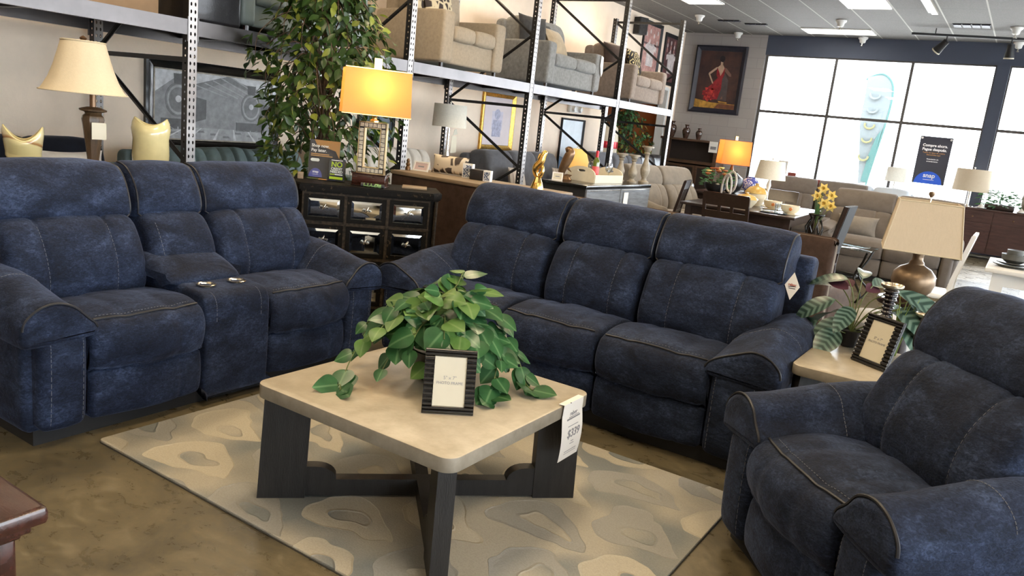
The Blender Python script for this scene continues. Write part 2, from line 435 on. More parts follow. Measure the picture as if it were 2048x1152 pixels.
XR, YB = 6.6, -5.0
box_struct('floor', M['floor'], XW-2.2, XR+.2, YB-.2, YW+.15, -.1, 0)
box_struct('ceiling', M['ceil'], XW-2.2, XR+.2, YB-.2, YW+.15, ZC, ZC+.1)
multi('wall_left', M['wall'], [(XW-.15, XW, YB, 13.0, 0, ZC), (XW-.15, XW, 13.0, 15.75, 2.45, ZC), (XW-.15, XW, 15.75, YW, 0, ZC)])
multi('wall_alcove', M['orange_wall'], [(XW-2.0, XW-1.9, 12.9, YW, 0, 2.6), (XW-1.9, XW-.15, 12.9, 13.0, 0, 2.6), (XW-1.9, XW-.15, YW-.05, YW+.1, 0, 2.6)])
box_struct('ceiling_alcove', M['wall2'], XW-2.0, XW-.15, 12.9, YW, 2.45, 2.55)
multi('trim_1', M['trim_white'], [(XW-.16, XW+.015, 12.985, 13.06, 0, 2.45), (XW-.16, XW+.015, 15.69, 15.765, 0, 2.45), (XW-.16, XW+.015, 13.06, 15.69, 2.40, 2.465)])
WX0, WX1, PX = -4.82, -.83, -.63
ZT, ZR, ZS = 3.277, 2.18, .42
box_struct('wall_window_pier', M['block'], XW, WX0-.04, YW, YW+.2, 0, ZC)
multi('wall_window', M['navy_wall'], [(WX0-.04, XR, YW, YW+.2, ZT, ZC), (WX0-.04, XR, YW, YW+.2, 0, ZS), (WX1, PX, YW-.06, YW+.2, ZS, ZT), (3.4, 3.6, YW-.06, YW+.2, ZS, ZT), (6.4, XR, YW, YW+.2, ZS, ZT)])
multi('baseboard_left', M['black_matte'], [(XW, XW+.012, YB, 12.98, 0, .1)])
def window(name, x0, x1, n):
    w = (x1-x0)/n; mb = MB(); e = .025
    for i in range(n+1): mb.box(x0+i*w-e, x0+i*w+e, YW+.02, YW+.12, ZS, ZT)
    for z in (ZS, ZR, ZT): mb.box(x0, x1, YW+.03, YW+.11, z-e, z+e)
    o = mb.build(name, M['alu'], smooth=0); o['kind'] = 'structure'
    g = MB()
    for i in range(n):
        for a, b in ((ZS, ZR), (ZR, ZT)): g.box(x0+i*w+e, x0+(i+1)*w-e, YW+.065, YW+.071, a+e, b-e)
    p = g.build('pane', M['glass'], o, 0)
window('window_1', WX0, WX1, 3); window('window_2', PX, 3.4, 3); window('window_3', 3.6, 6.4, 2)
box_struct('wall_back', M['wall2'], XW-.15, XR, YB-.15, YB, 0, ZC)
# the right-hand shopfront turns the corner: more panes on the right wall
multi('wall_right', M['wall2'], [(XR, XR+.15, YB, YW, 0, .5), (XR, XR+.15, YB, YW, 3.1, ZC)]+[(XR, XR+.15, y, y+.5, .5, 3.1) for y in (-5, -1, 3, 7, 11, 15.7)])
mbw = MB(); gl = MB()
for y in (-4.5, -.5, 3.5, 7.5, 11.5):
    for k in range(3):
        a = y+k*3.5/3
        mbw.box(XR+.03, XR+.1, a-.025, a+.025, .5, 3.1); gl.box(XR+.06, XR+.066, a+.03, a+3.5/3-.03, .5, 3.1)
    mbw.box(XR+.03, XR+.1, y, y+3.5, 2.0, 2.05)
wr = mbw.build('window_4', M['alu'], smooth=0); wr['kind'] = 'structure'; gl.build('pane', M['glass'], wr, 0)

# ------------------------------------------------------------------ outdoors
M['paving'] = mat('pale_paving', (.62, .60, .57), .8, 0, .08, 2)
o = MB().box(-40, 40, YW+.3, 70, -.15, -.05).build('ground_outside', M['paving'], smooth=0); o['kind'] = 'structure'
def feather_flag():
    t = thing('feather_flag', 'tall white and green feather flag on a curved pole outside the window', 'flag', (-3.15, 19.2, -.05))
    pole = cr([(.30-.25, 0, 0), (.17, 0, 1.2), (.30, 0, 2.3), (.33, 0, 2.9), (.26, 0, 3.2), (.06, 0, 3.36), (-.18, 0, 3.30), (-.27, 0, 3.22)], 6, False)
    M['flag_green'] = mat('flag_green', (.05, .12, .11), .8); M['flag_white'] = mat('flag_white', (.13, .15, .15), .8); M['flag_yellow'] = mat('flag_yellow', (.16, .15, .07), .8)
    MB().tube(pole, .022, 8).build('pole', M['flag_green'], t)
    right = [p for p in pole if p.z > .95]
    rings = []
    for p in right:
        k = (p.z-.95)/(3.3-.95); left = -.24+.22*(1-min(k*1.6, 1))
        rings.append([Vector((p.x, .0, p.z)), Vector((p.x, .012, p.z)), Vector((min(left, p.x-.01), .03*math.sin(p.z*5)+.012, p.z-.05)), Vector((min(left, p.x-.01), .03*math.sin(p.z*5), p.z-.05))])
    rings = [r for r, p in zip(rings, right) if p.x > .05 or p.z < 3]
    MB().loft(rings).build('banner', M['flag_white'], t)
    g = MB()
    g.prism([(.02, 1.0), (.16, 1.0), (.22, 1.7), (.26, 2.2), (.16, 2.0), (.08, 1.6)], -.022, -.016, 'y'); g.build('green_panel', M['flag_green'], t)
    for i, z in enumerate((1.55, 1.95, 2.25, 2.6, 2.9)):
        y = MB(); r = .10
        y.tube([(-.02+r*math.cos(a), -.03, z+r*.8*math.sin(a)) for a in [rad(q) for q in range(150+30*(i % 2), 400, 25)]], .022, 6)
        y.build('letter_stroke', M['flag_yellow'] if i < 3 else M['flag_white'], t)
feather_flag()

# ------------------------------------------------------------------ light
w = bpy.data.worlds.new('daylight'); SC.world = w; w.use_nodes = True; nt = w.node_tree
bg = nt.nodes['Background']; bg.inputs['Color'].default_value = (.85, .925, 1.0, 1); bg.inputs['Strength'].default_value = 15.0
sun = bpy.data.lights.new('sun', 'SUN'); sun.energy = 3.0; sun.angle = rad(1.0); sun.color = (1, .95, .86)
so = bpy.data.objects.new('sun', sun); COL.objects.link(so)
d = Vector((-.10, -.80, -.60)); so.rotation_euler = d.to_track_quat('-Z', 'Y').to_euler()
M['tube_light'] = mat('fluorescent_diffuser', (1, .96, .88), .5, emit=9.0, ecol=(1, .95, .84))
def ceiling_light(x, y, wx, wy, label):
    t = thing('ceiling_light', label, 'ceiling light', (x, y, ZC), group='fluorescent ceiling lights')
    f = MB(); e = .02
    for b in ((-wx/2-e, -wx/2, -wy/2-e, wy/2+e), (wx/2, wx/2+e, -wy/2-e, wy/2+e), (-wx/2, wx/2, -wy/2-e, -wy/2), (-wx/2, wx/2, wy/2, wy/2+e)): f.box(*b, -.022, -.001)
    f.build('frame', M['white_paint'], t, 0)
    MB().box(-wx/2, wx/2, -wy/2, wy/2, -.015, -.004).build('diffuser', M['tube_light'], t, 0)
ceiling_light(-4.92, 12.2, .57, 1.14, 'lit ceiling panel nearest the top of the tall black rack')
ceiling_light(-3.37, 15.4, 1.16, .56, 'lit ceiling panel closest to the window, lying crosswise')
ceiling_light(-2.46, 12.42, .57, 1.14, 'large dull white ceiling panel above the small black spotlight')
def ceiling_fill(x, y, e=48, wx=.6, wy=1.2):  # unseen lights without fixtures; several added to brighten wall, mid-room and armchair
    l = bpy.data.lights.new('ceiling_fill', 'AREA'); l.shape = 'RECTANGLE'; l.size = wx; l.size_y = wy; l.energy = e; l.color = (1, .79, .52)
    o = bpy.data.objects.new('ceiling_fill', l); COL.objects.link(o); o.location = (x, y, ZC-.02)
for x, y, e in ((-4.4, 5.2, 50), (-4.4, 1.8, 50), (-2.0, 2.6, 62), (.7, 1.2, 75), (-2.6, -1.5, 40), (-5.9, 8.4, 18), (1.6, 3.0, 30), (3.4, 8, 40), (-2.4, 6.2, 60), (-.5, 9.0, 50), (-2.6, 10.2, 55), (-5.9, 11.6, 16), (-5.9, 5.0, 18)): ceiling_fill(x, y, e)
SC.view_settings.view_transform = 'Standard'; SC.view_settings.look = 'None'; SC.view_settings.gamma = 1; SC.view_settings.use_curve_mapping = False
SC.view_settings.exposure = 0.0
SC.cycles.max_bounces = 8; SC.cycles.use_denoising = True
# ------------------------------------------------------------------ recliner suite
SEAT = [(.03,.29), (-.012,.30), (-.036,.35), (-.040,.41), (-.018,.462), (.02,.487), (.12,.508), (.28,.508), (.45,.475), (.56,.44), (.57,.33), (.40,.28)]
FOOT = [(.04,.075), (.004,.085), (-.010,.14), (-.012,.20), (-.002,.262), (.03,.280), (.20,.28), (.20,.08)]
BACK = [(.50,.40), (.405,.455), (.375,.55), (.395,.66), (.455,.765), (.515,.812), (.60,.815), (.68,.77), (.69,.6), (.63,.42)]
HEAD = [(.60,.795), (.545,.812), (.532,.86), (.556,.94), (.610,1.015), (.665,1.047), (.74,1.05), (.80,1.0), (.80,.88), (.72,.80)]
SHELL = [(.64,.10), (.68,.5), (.755,.90), (.80,.94), (.87,.945), (.915,.90), (.87,.5), (.84,.10)]
def recliner(name, label, cat, loc, rz, units, fab, group=None, fine=True, pipe=None, hscale=1.0, overhang=.12, shell=0.0):
    """units from left to right seen from the front: ('arm', w) ('seat', w) ('console', w); front plane is local y=0, depth runs to +y"""
    root = thing(name, label, cat, loc, rz, group); pipe = pipe or M['pipe']
    W = sum(u[1] for u in units); x = -W/2; mid = 26 if fine else 10; ns = 6 if fine else 4; seats = []
    spans = []
    for k, w in units: spans.append((k, x, x+w)); x += w
    inner = [s for s in spans if s[0] != 'arm']
    for i, (k, a, b) in enumerate(spans):
        if k == 'arm':
            sg = -1 if i == 0 else 1; w = b-a
            X = (lambda t: a+t) if sg < 0 else (lambda t: b-t)       # t measured from the outer face inwards
            arm = MB().rbox(a+.012, b-.004, .035, .80, .05, .49, .045, 0, 4).build('arm', fab, root)
            pnl = Cushion([(.05,.075), (-.004,.085), (-.018,.20), (-.022,.36), (-.016,.440), (.03,.475), (.15,.475), (.15,.075)], min(X(.045), X(w-.005)), max(X(.045), X(w-.005)), .035, (), .010, ns, mid)
            mp = MB(); pnl.mesh(mp); mp.build('front_panel', fab, arm, 60)
            if fine:
                for xx in (X(.085), X(w-.03)): pnl.seam(xx, 1.2, 5.0, arm)
            # padded top: rings along depth
            def ring(d, ins, lift):
                pts = [(-.012,.43), (-.018,.50), (-.002,.548), (.05,.588), (.115,.600), (.18,.578), (w-.01,.530), (w+.030,.485), (w+.022,.440), (w*.55,.425), (.03,.42)]
                pts = [(t, z+lift*max(0, min(1, (z-.42)/.13))) for t, z in pts]
                P = cr([Vector(p) for p in pts], 5); Nn = normals2(P)
                P = [p+n*(-ins) for p, n in zip(P, Nn)]
                return [Vector((X(p.x), d, p.y)) for p in P]
            rings = []; fr = .045
            for q in range(6):
                t = PI/2*q/5; rings.append(ring(-.034+fr*.8*(1-math.cos(t)), .026*(1-math.sin(t)), -.010))
            for d, l in ((.10, 0), (.2, .02), (.3, .04), (.42, .055), (.55, .06), (.66, .062)): rings.append(ring(d, 0, l))
            for q in range(1, 5):
                t = PI/2*(1-q/4); rings.append(ring(.66+.03*(1-math.sin(t))+.02*q/4, .04*(1-math.sin(t)), .062))
            MB().loft(rings).build('arm_pad', fab, arm, 60)
            if fine:
                # piping over the front of the pad and a seam across its top
                r3 = rings[3]; k0, k1 = 1*5, 7*5+2
                off = [p+Vector((0, -.003, .003)) for p in r3[k0:k1]]
                MB().tube(off, .0048, 6).build('piping', pipe, arm)
                st = MB(); rr = rings[8]
                seg = [p+Vector((0, 0, .0008)) for p in rr[8:7*5+1]]
                for j in range(0, len(seg)-1): st.tube([seg[j], seg[j].lerp(seg[j+1], .7)], .0013, 4)
                st.build('seam', M['stitch'], arm)
        elif k == 'seat':
            s = Cushion(SEAT, a+.004, b-.004, .03, [(a+.16, .006, .03), (b-.16, .006, .03)] if fine else (), .012, ns, mid, lump=.010 if fine else .004, seed=a*9, bow=.034 if fine else .02)
            mb = MB(); s.mesh(mb); so_ = mb.build('seat_cushion', fab, root, 60)
            f = Cushion(FOOT, a+.006, b-.006, .025, [(b-.13, .004, .012)] if fine else (), .008, ns, mid, lump=.004, seed=a*5, bow=.022 if fine else .012)
            mb = MB(); f.mesh(mb); mb.build('footrest', fab, root, 60)
            if fine:
                MB().tube(s.across(5.0, a+.03, b-.03, .003, 40), .0052, 6).build('piping', pipe, so_)
                st = MB()
                path = [s.pt(a+.05+(b-a-.1)*j/60, 5.35, .001) for j in range(61)]
                for j in range(0, 60, 2): st.tube([path[j], path[j+1]], .0013, 4)
                st.build('stitching', M['stitch'], so_)
            seats.append((a, b))
        else:
            mb = MB(); c = Cushion([(.03,.06), (-.012,.08), (-.016,.40), (-.008,.49), (.03,.528), (.12,.538), (.40,.55), (.56,.5), (.56,.1)], a+.003, b-.003, .022, (), .0, ns, mid)
            c.mesh(mb); con = mb.build('console', fab, root, 60)
            lid = Cushion([(.235,.538), (.215,.556), (.26,.586), (.36,.622), (.47,.640), (.56,.62), (.57,.56), (.45,.542)], a-.045, b+.005, .05, (), .016, ns, mid)
            mb = MB(); lid.mesh(mb); ld = mb.build('console_lid', fab, con, 60)
            if fine:
                for xx in (a+.06, b-.06): c.seam(xx, 2.0, 4.2, con)
                for q in (-.085, .085):
                    xc = (a+b)/2+q
                    h = MB().lathe([(.030,.482), (.034,.484), (.0355,.540), (.044,.5435), (.0455,.547), (.042,.5485), (.037,.546), (.034,.535), (.032,.490), (.0005,.488)], 28, (xc, .125, 0), 0, False)
                    h.build('cup_holder', M['steel'], con)
    n = len(inner)
    for i, (k, a, b) in enumerate(inner):
        xa = a-(overhang if i == 0 else 0)+.004; xb = b+(overhang if i == n-1 else 0)-.004
        if n > 1:   # headrests of the outer units are wider than their seats, the joint lies a little inside
            if i == 0: xb -= .015
            if i == n-1: xa += .0
        w = xb-xa
        dn = [(xa+w*.26, .009, .013), (xb-w*.26, .009, .013)] if k == 'seat' else ()
        ba = Cushion(BACK, xa+.008, xb-.008, .045, dn, .014, ns, mid, lump=.008 if fine else .003, seed=a*3)
        mb = MB(); ba.mesh(mb); bo = mb.build('backrest', fab, root, 60)
        hd = Cushion(HEAD, xa, xb, .032, (), .010, ns, mid, lump=.006 if fine else .003, seed=a*4+2)
        mb = MB(); hd.mesh(mb); ho = mb.build('headrest', fab, root, 60)
        if fine:
            for c_, _, _ in dn: ba.seam(c_, 1.4, 4.6, bo)
            if k != 'seat': ba.seam(xa+.05, 1.2, 4.4, bo)
            r_ = .032                                   # one welt: down the left edge, along the bottom, up the right edge
            A = hd.along(xa+r_*.30, 1.2, 6.0, .002, r_*.29); B = hd.along(xb-r_*.30, 1.2, 6.0, .002, r_*.29)
            MB().tube(A[::-1]+hd.across(1.05, xa+r_*.8, xb-r_*.8, .003, 24)+B, .0042, 5).build('piping', pipe, ho)
    a, b = inner[0][1]-overhang-shell, inner[-1][2]+overhang+shell
    mb = MB(); Cushion(roundpoly([(.64, .10), (.745, .935), (.905, .935), (.845, .10)], (.05, .06, .06, .05)), a+.015, b-.015, .03, (), 0, 1, mid, raw=True).mesh(mb); mb.build('back_shell', fab, root, 60)
    MB().box(-W/2+.05, W/2-.05, .05, .80, .0, .075).build('plinth', M['plinth'], root, 0)
    return root
recliner('loveseat', 'navy blue velvet reclining loveseat with centre console and cup holders', 'loveseat', (-2.99, 2.335, 0), PI/2,
         [('arm', .24), ('seat', .53), ('console', .37), ('seat', .53), ('arm', .24)], M['navy'])
recliner('sofa', 'navy blue velvet three seat reclining sofa behind the coffee table', 'sofa', (-1.862, 3.335, 0), 0,
         [('arm', .29), ('seat', .575), ('seat', .575), ('seat', .575), ('arm', .29)], M['navy'], shell=.09)
recliner('armchair', 'navy blue velvet recliner armchair at the right edge of the rug', 'armchair', (-.402, 2.434, 0), rad(-47.8),
         [('arm', .23), ('seat', .53), ('arm', .23)], M['navy'], overhang=.07)
# ------------------------------------------------------------------ rug
def slab(mb, x0, x1, y0, y1, z0, z1, rc=.05, re=.006, k=6, m=0):
    def ring(ins, z):
        pts = []; r = max(rc-ins, .001)
        for cx, cy, a0 in ((x1-ins-r, y1-ins-r, 0), (x0+ins+r, y1-ins-r, 90), (x0+ins+r, y0+ins+r, 180), (x1-ins-r, y0+ins+r, 270)):
            for i in range(k+1):
                a = rad(a0+90*i/k); pts.append((cx+r*math.cos(a), cy+r*math.sin(a), z))
        return pts
    return mb.loft([ring(re, z0), ring(re*.3, z0+re*.3), ring(0, z0+re), ring(0, z1-re), ring(re*.3, z1-re*.3), ring(re, z1)], m)
def rug_mat():
    m = bpy.data.materials.new('carved_wool_rug'); m.use_nodes = True; nt = m.node_tree; L = nt.links.new; b = nt.nodes['Principled BSDF']
    tc = N(nt, 'ShaderNodeTexCoord'); nz = N(nt, 'ShaderNodeTexNoise', i_Scale=3.2, i_Detail=2.0); L(tc.outputs['Object'], nz.inputs['Vector'])
    sub = N(nt, 'ShaderNodeVectorMath', operation='SUBTRACT'); L(nz.outputs['Color'], sub.inputs[0]); sub.inputs[1].default_value = (.5, .5, .5)
    scl = N(nt, 'ShaderNodeVectorMath', operation='SCALE'); L(sub.outputs[0], scl.inputs[0]); scl.inputs['Scale'].default_value = .26
    add = N(nt, 'ShaderNodeVectorMath', operation='ADD'); L(tc.outputs['Object'], add.inputs[0]); L(scl.outputs[0], add.inputs[1])
    mp = N(nt, 'ShaderNodeMapping'); mp.inputs['Rotation'].default_value = (0, 0, rad(12)); L(add.outputs[0], mp.inputs[0])
    sp = N(nt, 'ShaderNodeSeparateXYZ'); L(mp.outputs[0], sp.inputs[0])
    cw, ch = .46, .27
    v = math_(nt, 'ADD', math_(nt, 'DIVIDE', sp.outputs['Y'], ch), 40.2); row = math_(nt, 'FLOOR', v)
    par = math_(nt, 'MODULO', row, 2.0)
    u = math_(nt, 'ADD', math_(nt, 'ADD', math_(nt, 'DIVIDE', sp.outputs['X'], cw), 40.1), math_(nt, 'MULTIPLY', par, .5))
    fu = math_(nt, 'MULTIPLY', math_(nt, 'SUBTRACT', math_(nt, 'FRACT', u), .5), cw); fv = math_(nt, 'MULTIPLY', math_(nt, 'SUBTRACT', math_(nt, 'FRACT', v), .5), ch)
    wd = math_(nt, 'MAXIMUM', math_(nt, 'SUBTRACT', .105, math_(nt, 'MULTIPLY', fu, .42)), .012)
    a = math_(nt, 'DIVIDE', math_(nt, 'ADD', fu, .02), .20); c = math_(nt, 'DIVIDE', fv, wd)
    d = math_(nt, 'SQRT', math_(nt, 'ADD', math_(nt, 'MULTIPLY', a, a), math_(nt, 'MULTIPLY', c, c)))
    inner = math_(nt, 'LESS_THAN', d, .36); outer = math_(nt, 'LESS_THAN', d, 1.0)
    col = math_(nt, 'MODULO', math_(nt, 'ADD', math_(nt, 'FLOOR', u), row), 2.0)
    pat = math_(nt, 'ABSOLUTE', math_(nt, 'SUBTRACT', outer, inner))
    big = N(nt, 'ShaderNodeTexNoise', i_Scale=2.3, i_Detail=1.5); L(tc.outputs['Object'], big.inputs['Vector'])
    bgr = ramp(nt, [(.38, (.215, .225, .215)), (.54, (.40, .365, .295))]); L(big.outputs['Fac'], bgr.inputs['Fac'])
    drop = N(nt, 'ShaderNodeMixRGB'); L(col, drop.inputs[0]); drop.inputs[1].default_value = (.46, .415, .325, 1); drop.inputs[2].default_value = (.31, .30, .27, 1)
    fin = N(nt, 'ShaderNodeMixRGB'); L(pat, fin.inputs[0]); L(bgr.outputs['Color'], fin.inputs[1]); L(drop.outputs[0], fin.inputs[2])
    fz = N(nt, 'ShaderNodeTexNoise', i_Scale=160.0, i_Detail=3.0); L(tc.outputs['Object'], fz.inputs['Vector'])
    mx = N(nt, 'ShaderNodeMixRGB', blend_type='MULTIPLY'); mx.inputs[0].default_value = .5; L(fin.outputs[0], mx.inputs[1])
    fr = ramp(nt, [(.3, (.72,)*3), (.7, (1, 1, 1))]); L(fz.outputs['Fac'], fr.inputs['Fac']); L(fr.outputs['Color'], mx.inputs[2]); L(mx.outputs[0], b.inputs['Base Color'])
    edge = ramp(nt, [(.30, (.0,)*3), (.36, (1,)*3), (.42, (.3,)*3), (.92, (.35,)*3), (1.0, (1,)*3), (1.08, (0,)*3)])
    L(math_(nt, 'MULTIPLY', d, 1/1.25), edge.inputs['Fac'])
    for e in edge.color_ramp.elements: e.position = min(1, e.position/1.25)
    h = math_(nt, 'ADD', edge.outputs['Color'], math_(nt, 'MULTIPLY', fz.outputs['Fac'], .35))
    bp = N(nt, 'ShaderNodeBump', i_Strength=.6, i_Distance=.008); L(h, bp.inputs['Height']); L(bp.outputs[0], b.inputs['Normal'])
    b.inputs['Roughness'].default_value = .95; b.inputs['Specular IOR Level'].default_value = .1
    return m
M['rug'] = rug_mat(); M['rug_edge'] = mat('rug_binding', (.05,.045,.035), .9)
t = thing('rug', 'cream and blue grey rug with carved teardrop pattern on the concrete floor', 'rug', (-1.828, 2.378, 0))
slab(MB(), -1.092, 1.092, -.755, .755, .003, .014, .02, .004).build('pile', M['rug'], t)
slab(MB(), -1.094, 1.094, -.757, .757, .0, .0045, .02, .001).build('binding', M['rug_edge'], t)

# ------------------------------------------------------------------ coffee table and end table
M['stone_top'] = mat('travertine_laminate', (.38,.325,.235), .32, 0, col2=(.50,.44,.34), vscale=14, bump=.05, bscale=60, detail=8)
M['stone_edge'] = mat('travertine_edge', (.20,.175,.135), .55, 0, col2=(.30,.265,.21), vscale=14, detail=8)
M['charred'] = mat('charcoal_oak', (.0105,.0095,.009), .45, 0, .5, 5, .25, 40, stretch=(9,9,1))
def diag_table(name, label, cat, cx, cy, zt, sx, sy, th=.05, lw=.16, lt=.058, out=.025):
    t = thing(name, label, cat, (cx, cy, 0))
    slab(MB(), -sx/2, sx/2, -sy/2, sy/2, zt-th, zt, .05, .004).build('tabletop', [M['stone_top'], M['stone_edge']], t, 30)
    for q in t.children[0].data.polygons:
        if abs(q.normal.z) < .6: q.material_index = 1
    L_ = math.hypot(sx, sy)/2
    for ax, ay in ((-1, -1), (1, -1), (1, 1), (-1, 1)):
        ang = math.atan2(ay*sy, ax*sx); ro = L_-out-.015; ri = ro-lw
        mb = MB(); mb.prism([(ri+.004, .014 if name == 'coffee_table' else 0), (ro+.012, .014 if name == 'coffee_table' else 0), (ro-.002, zt-th), (ri-.006, zt-th)], -lt/2, lt/2, 'y')
        mb.xf(Matrix.Rotation(ang, 4, 'Z')); mb.build('leg', M['charred'], t, 20)
    zb = .022
    r1 = L_-out-lw-.012
    for q in (0, 1):
        ang = math.atan2(sy, sx) if q == 0 else math.atan2(-sy, sx)
        pts = [(-r1, zb), (r1, zb), (r1, zb+.115), (r1-.035, zb+.115)]
        for i in range(1, 7):
            a = PI/2*i/6; pts.append((r1-.035-.075*math.sin(a), zb+.065+.05*math.cos(a)))
        for i in range(6, -1, -1):
            a = PI/2*i/6; pts.append((-(r1-.035-.075*math.sin(a)), zb+.065+.05*math.cos(a)))
        pts.append((-r1, zb+.115))
        mb = MB()
        if q == 0: mb.prism(pts, -.024, .024, 'y')
        else:                     # second rail is let into the first: two halves of one cross lap
            mb.prism([(max(min(x, -.024), -9), z) for x, z in pts if x <= 0]+[(-.024, zb+.065), (-.024, zb)], -.024, .024, 'y')
            b2 = MB(); b2.prism([(x, z) for x, z in pts if x >= 0 and x > .02]+[(.024, zb+.065), (.024, zb)], -.024, .024, 'y'); b2.xf(Matrix.Rotation(ang, 4, 'Z')); b2.build('stretcher', M['charred'], t, 20)
        mb.xf(Matrix.Rotation(ang, 4, 'Z')); mb.build('stretcher', M['charred'], t, 20)
    return t
diag_table('coffee_table', 'square stone topped coffee table with dark crossed legs on the rug', 'coffee table', -1.69, 2.193, .45, .89, .895)
diag_table('end_table', 'stone topped end table between the sofa arm and the armchair', 'end table', -.372, 3.775, .55, .64, .69, .045, .13, .05)

# ------------------------------------------------------------------ picture frames
def photo_frame(label, loc, rz, w, h, lean):
    t = thing('photo_stand', label, 'photo frame', loc, rz, 'ribbed black photo frames')
    R = Matrix.Rotation(-lean, 4, 'X'); b = w*.19; bt = h*.115
    mb = MB().box(-w/2, w/2, 0, .010, 0, h)
    n = 10
    for i in range(n):                       # moulded ribs on the four sides
        z = bt+(h-2*bt)*(i+.5)/n
        for sx in (-1, 1):
            x0, x1 = sorted((sx*(w/2-.001), sx*(w/2-b)))
            mb.tube([(x0, -.001, z), (x1, -.001, z)], (h-2*bt)/n*.46, 10)
    for z in (bt*.3, bt*.78, h-bt*.3, h-bt*.78): mb.tube([(-w/2+.001, -.001, z), (w/2-.001, -.001, z)], bt*.26, 10)
    mb.xf(R); mb.build('ribbed_border', M['black_paint'], t, 50)
    pm = MB().box(-w/2+b, w/2-b, -.002, .001, bt*1.05, h-bt*1.05); pm.xf(R)
    p = pm.build('photo_insert', M['cream_paper'], t, 0)
    def at(y, z): return R @ Vector((0, y, z))
    for body, z, s in (('5" x 7"', h*.555, .0165), ('PHOTO FRAME', h*.475, .0135)):
        text('caption', body, s, M['grey_ink'], p, at(-.0026, z), (PI/2-lean, 0, 0))
    st = MB(); st.prism([(-.02, h*.15), (.02, h*.15), (.012, h*.75), (-.012, h*.75)], .010, .014, 'y'); st.xf(R)
    foot = R @ Vector((0, .012, h*.62)); q = MB(); q.box(-.018, .018, -.002, .002, -math.hypot(foot.z, .06), 0)
    q.xf(Matrix.Translation(foot) @ Matrix.Rotation(math.atan2(.06, foot.z)+.0, 4, 'X')); q.build('easel_leg', M['black_matte'], t, 0)
    return t
photo_frame('ribbed black photo frame leaning before the pothos on the coffee table', (-1.482, 2.028, .451), math.atan2(.114, .136), .178, .222, rad(17))
photo_frame('ribbed black photo frame standing on the end table', (-.425, 3.718, .551), math.atan2(-.110, .168), .192, .232, rad(15))

# ------------------------------------------------------------------ leaves
def leaf_mat(name, dark, light, vein, rough=.35, edge=.5):
    m = bpy.data.materials.new(name); m.use_nodes = True; nt = m.node_tree; L = nt.links.new; b = nt.nodes['Principled BSDF']
    uv = N(nt, 'ShaderNodeUVMap', uv_map='UVMap'); sp = N(nt, 'ShaderNodeSeparateXYZ'); L(uv.outputs[0], sp.inputs[0])
    d = math_(nt, 'ABSOLUTE', math_(nt, 'SUBTRACT', sp.outputs['X'], .5))
    r = ramp(nt, [(.0, vein), (.018, vein), (.06, light), (.5, dark)]); L(d, r.inputs['Fac'])
    tc = N(nt, 'ShaderNodeTexCoord'); n = N(nt, 'ShaderNodeTexNoise', i_Scale=16.0, i_Detail=3.0); L(tc.outputs['Object'], n.inputs['Vector'])
    rr = ramp(nt, [(.35, dark), (.65, light)]); L(n.outputs['Fac'], rr.inputs['Fac'])
    x = N(nt, 'ShaderNodeMixRGB'); x.inputs[0].default_value = .5; L(r.outputs['Color'], x.inputs[1]); L(rr.outputs['Color'], x.inputs[2]); L(x.outputs[0], b.inputs['Base Color'])
    b.inputs['Roughness'].default_value = rough; b.inputs['Subsurface Weight'].default_value = 0
    out = nt.nodes['Material Output']; tr = N(nt, 'ShaderNodeBsdfTranslucent'); L(x.outputs[0], tr.inputs[0])
    ms = N(nt, 'ShaderNodeMixShader', i_0=.22); L(b.outputs[0], ms.inputs[1]); L(tr.outputs[0], ms.inputs[2]); L(ms.outputs[0], out.inputs['Surface'])
    return m
M['pothos'] = leaf_mat('pothos_leaf', (.014,.062,.020), (.045,.145,.050), (.20,.36,.17), .28)
M['pothos_light'] = leaf_mat('young_pothos_leaf', (.06,.15,.03), (.15,.28,.07), (.30,.42,.16), .33)
M['ficus'] = leaf_mat('ficus_leaf', (.016,.042,.010), (.045,.095,.020), (.06,.12,.03), .35)
M['ficus_young'] = leaf_mat('young_ficus_leaf', (.12,.17,.02), (.26,.30,.045), (.30,.34,.08), .4)
HEART = [(.04, .0), (-.035, .15), (.0, .27), (.08, .38), (.18, .455), (.30, .49), (.42, .475), (.54, .425), (.66, .345), (.77, .25), (.87, .15), (.95, .06), (1, 0)]
LANCE = [(0, .02), (.15, .20), (.35, .34), (.55, .33), (.75, .20), (.9, .07), (1, 0)]
def leaf(mb, base, d, up, L_, W_, shape=HEART, curl=.25, fold=.18, m=0):
    d = Vector(d).normalized(); up = Vector(up); side = d.cross(up)
    if side.length < 1e-4: side = d.orthogonal()
    side.normalize(); up = side.cross(d).normalized(); b = len(mb.v); base = Vector(base)
    for t, w in shape:
        p = base+d*(L_*t)-up*(curl*L_*t*t)
        for k in (-1, 0, 1):
            mb.uv[len(mb.v)] = (.5+.5*k*(w/.5), t)
            mb.v.append(p+side*(k*w*W_)+up*(fold*abs(k)*w*W_))
    for i in range(len(shape)-1):
        for j in (0, 1):
            a = b+i*3+j; mb.f.append([a, a+1, a+4, a+3]); mb.m.append(m)
def rnd(a, b): return random.uniform(a, b)
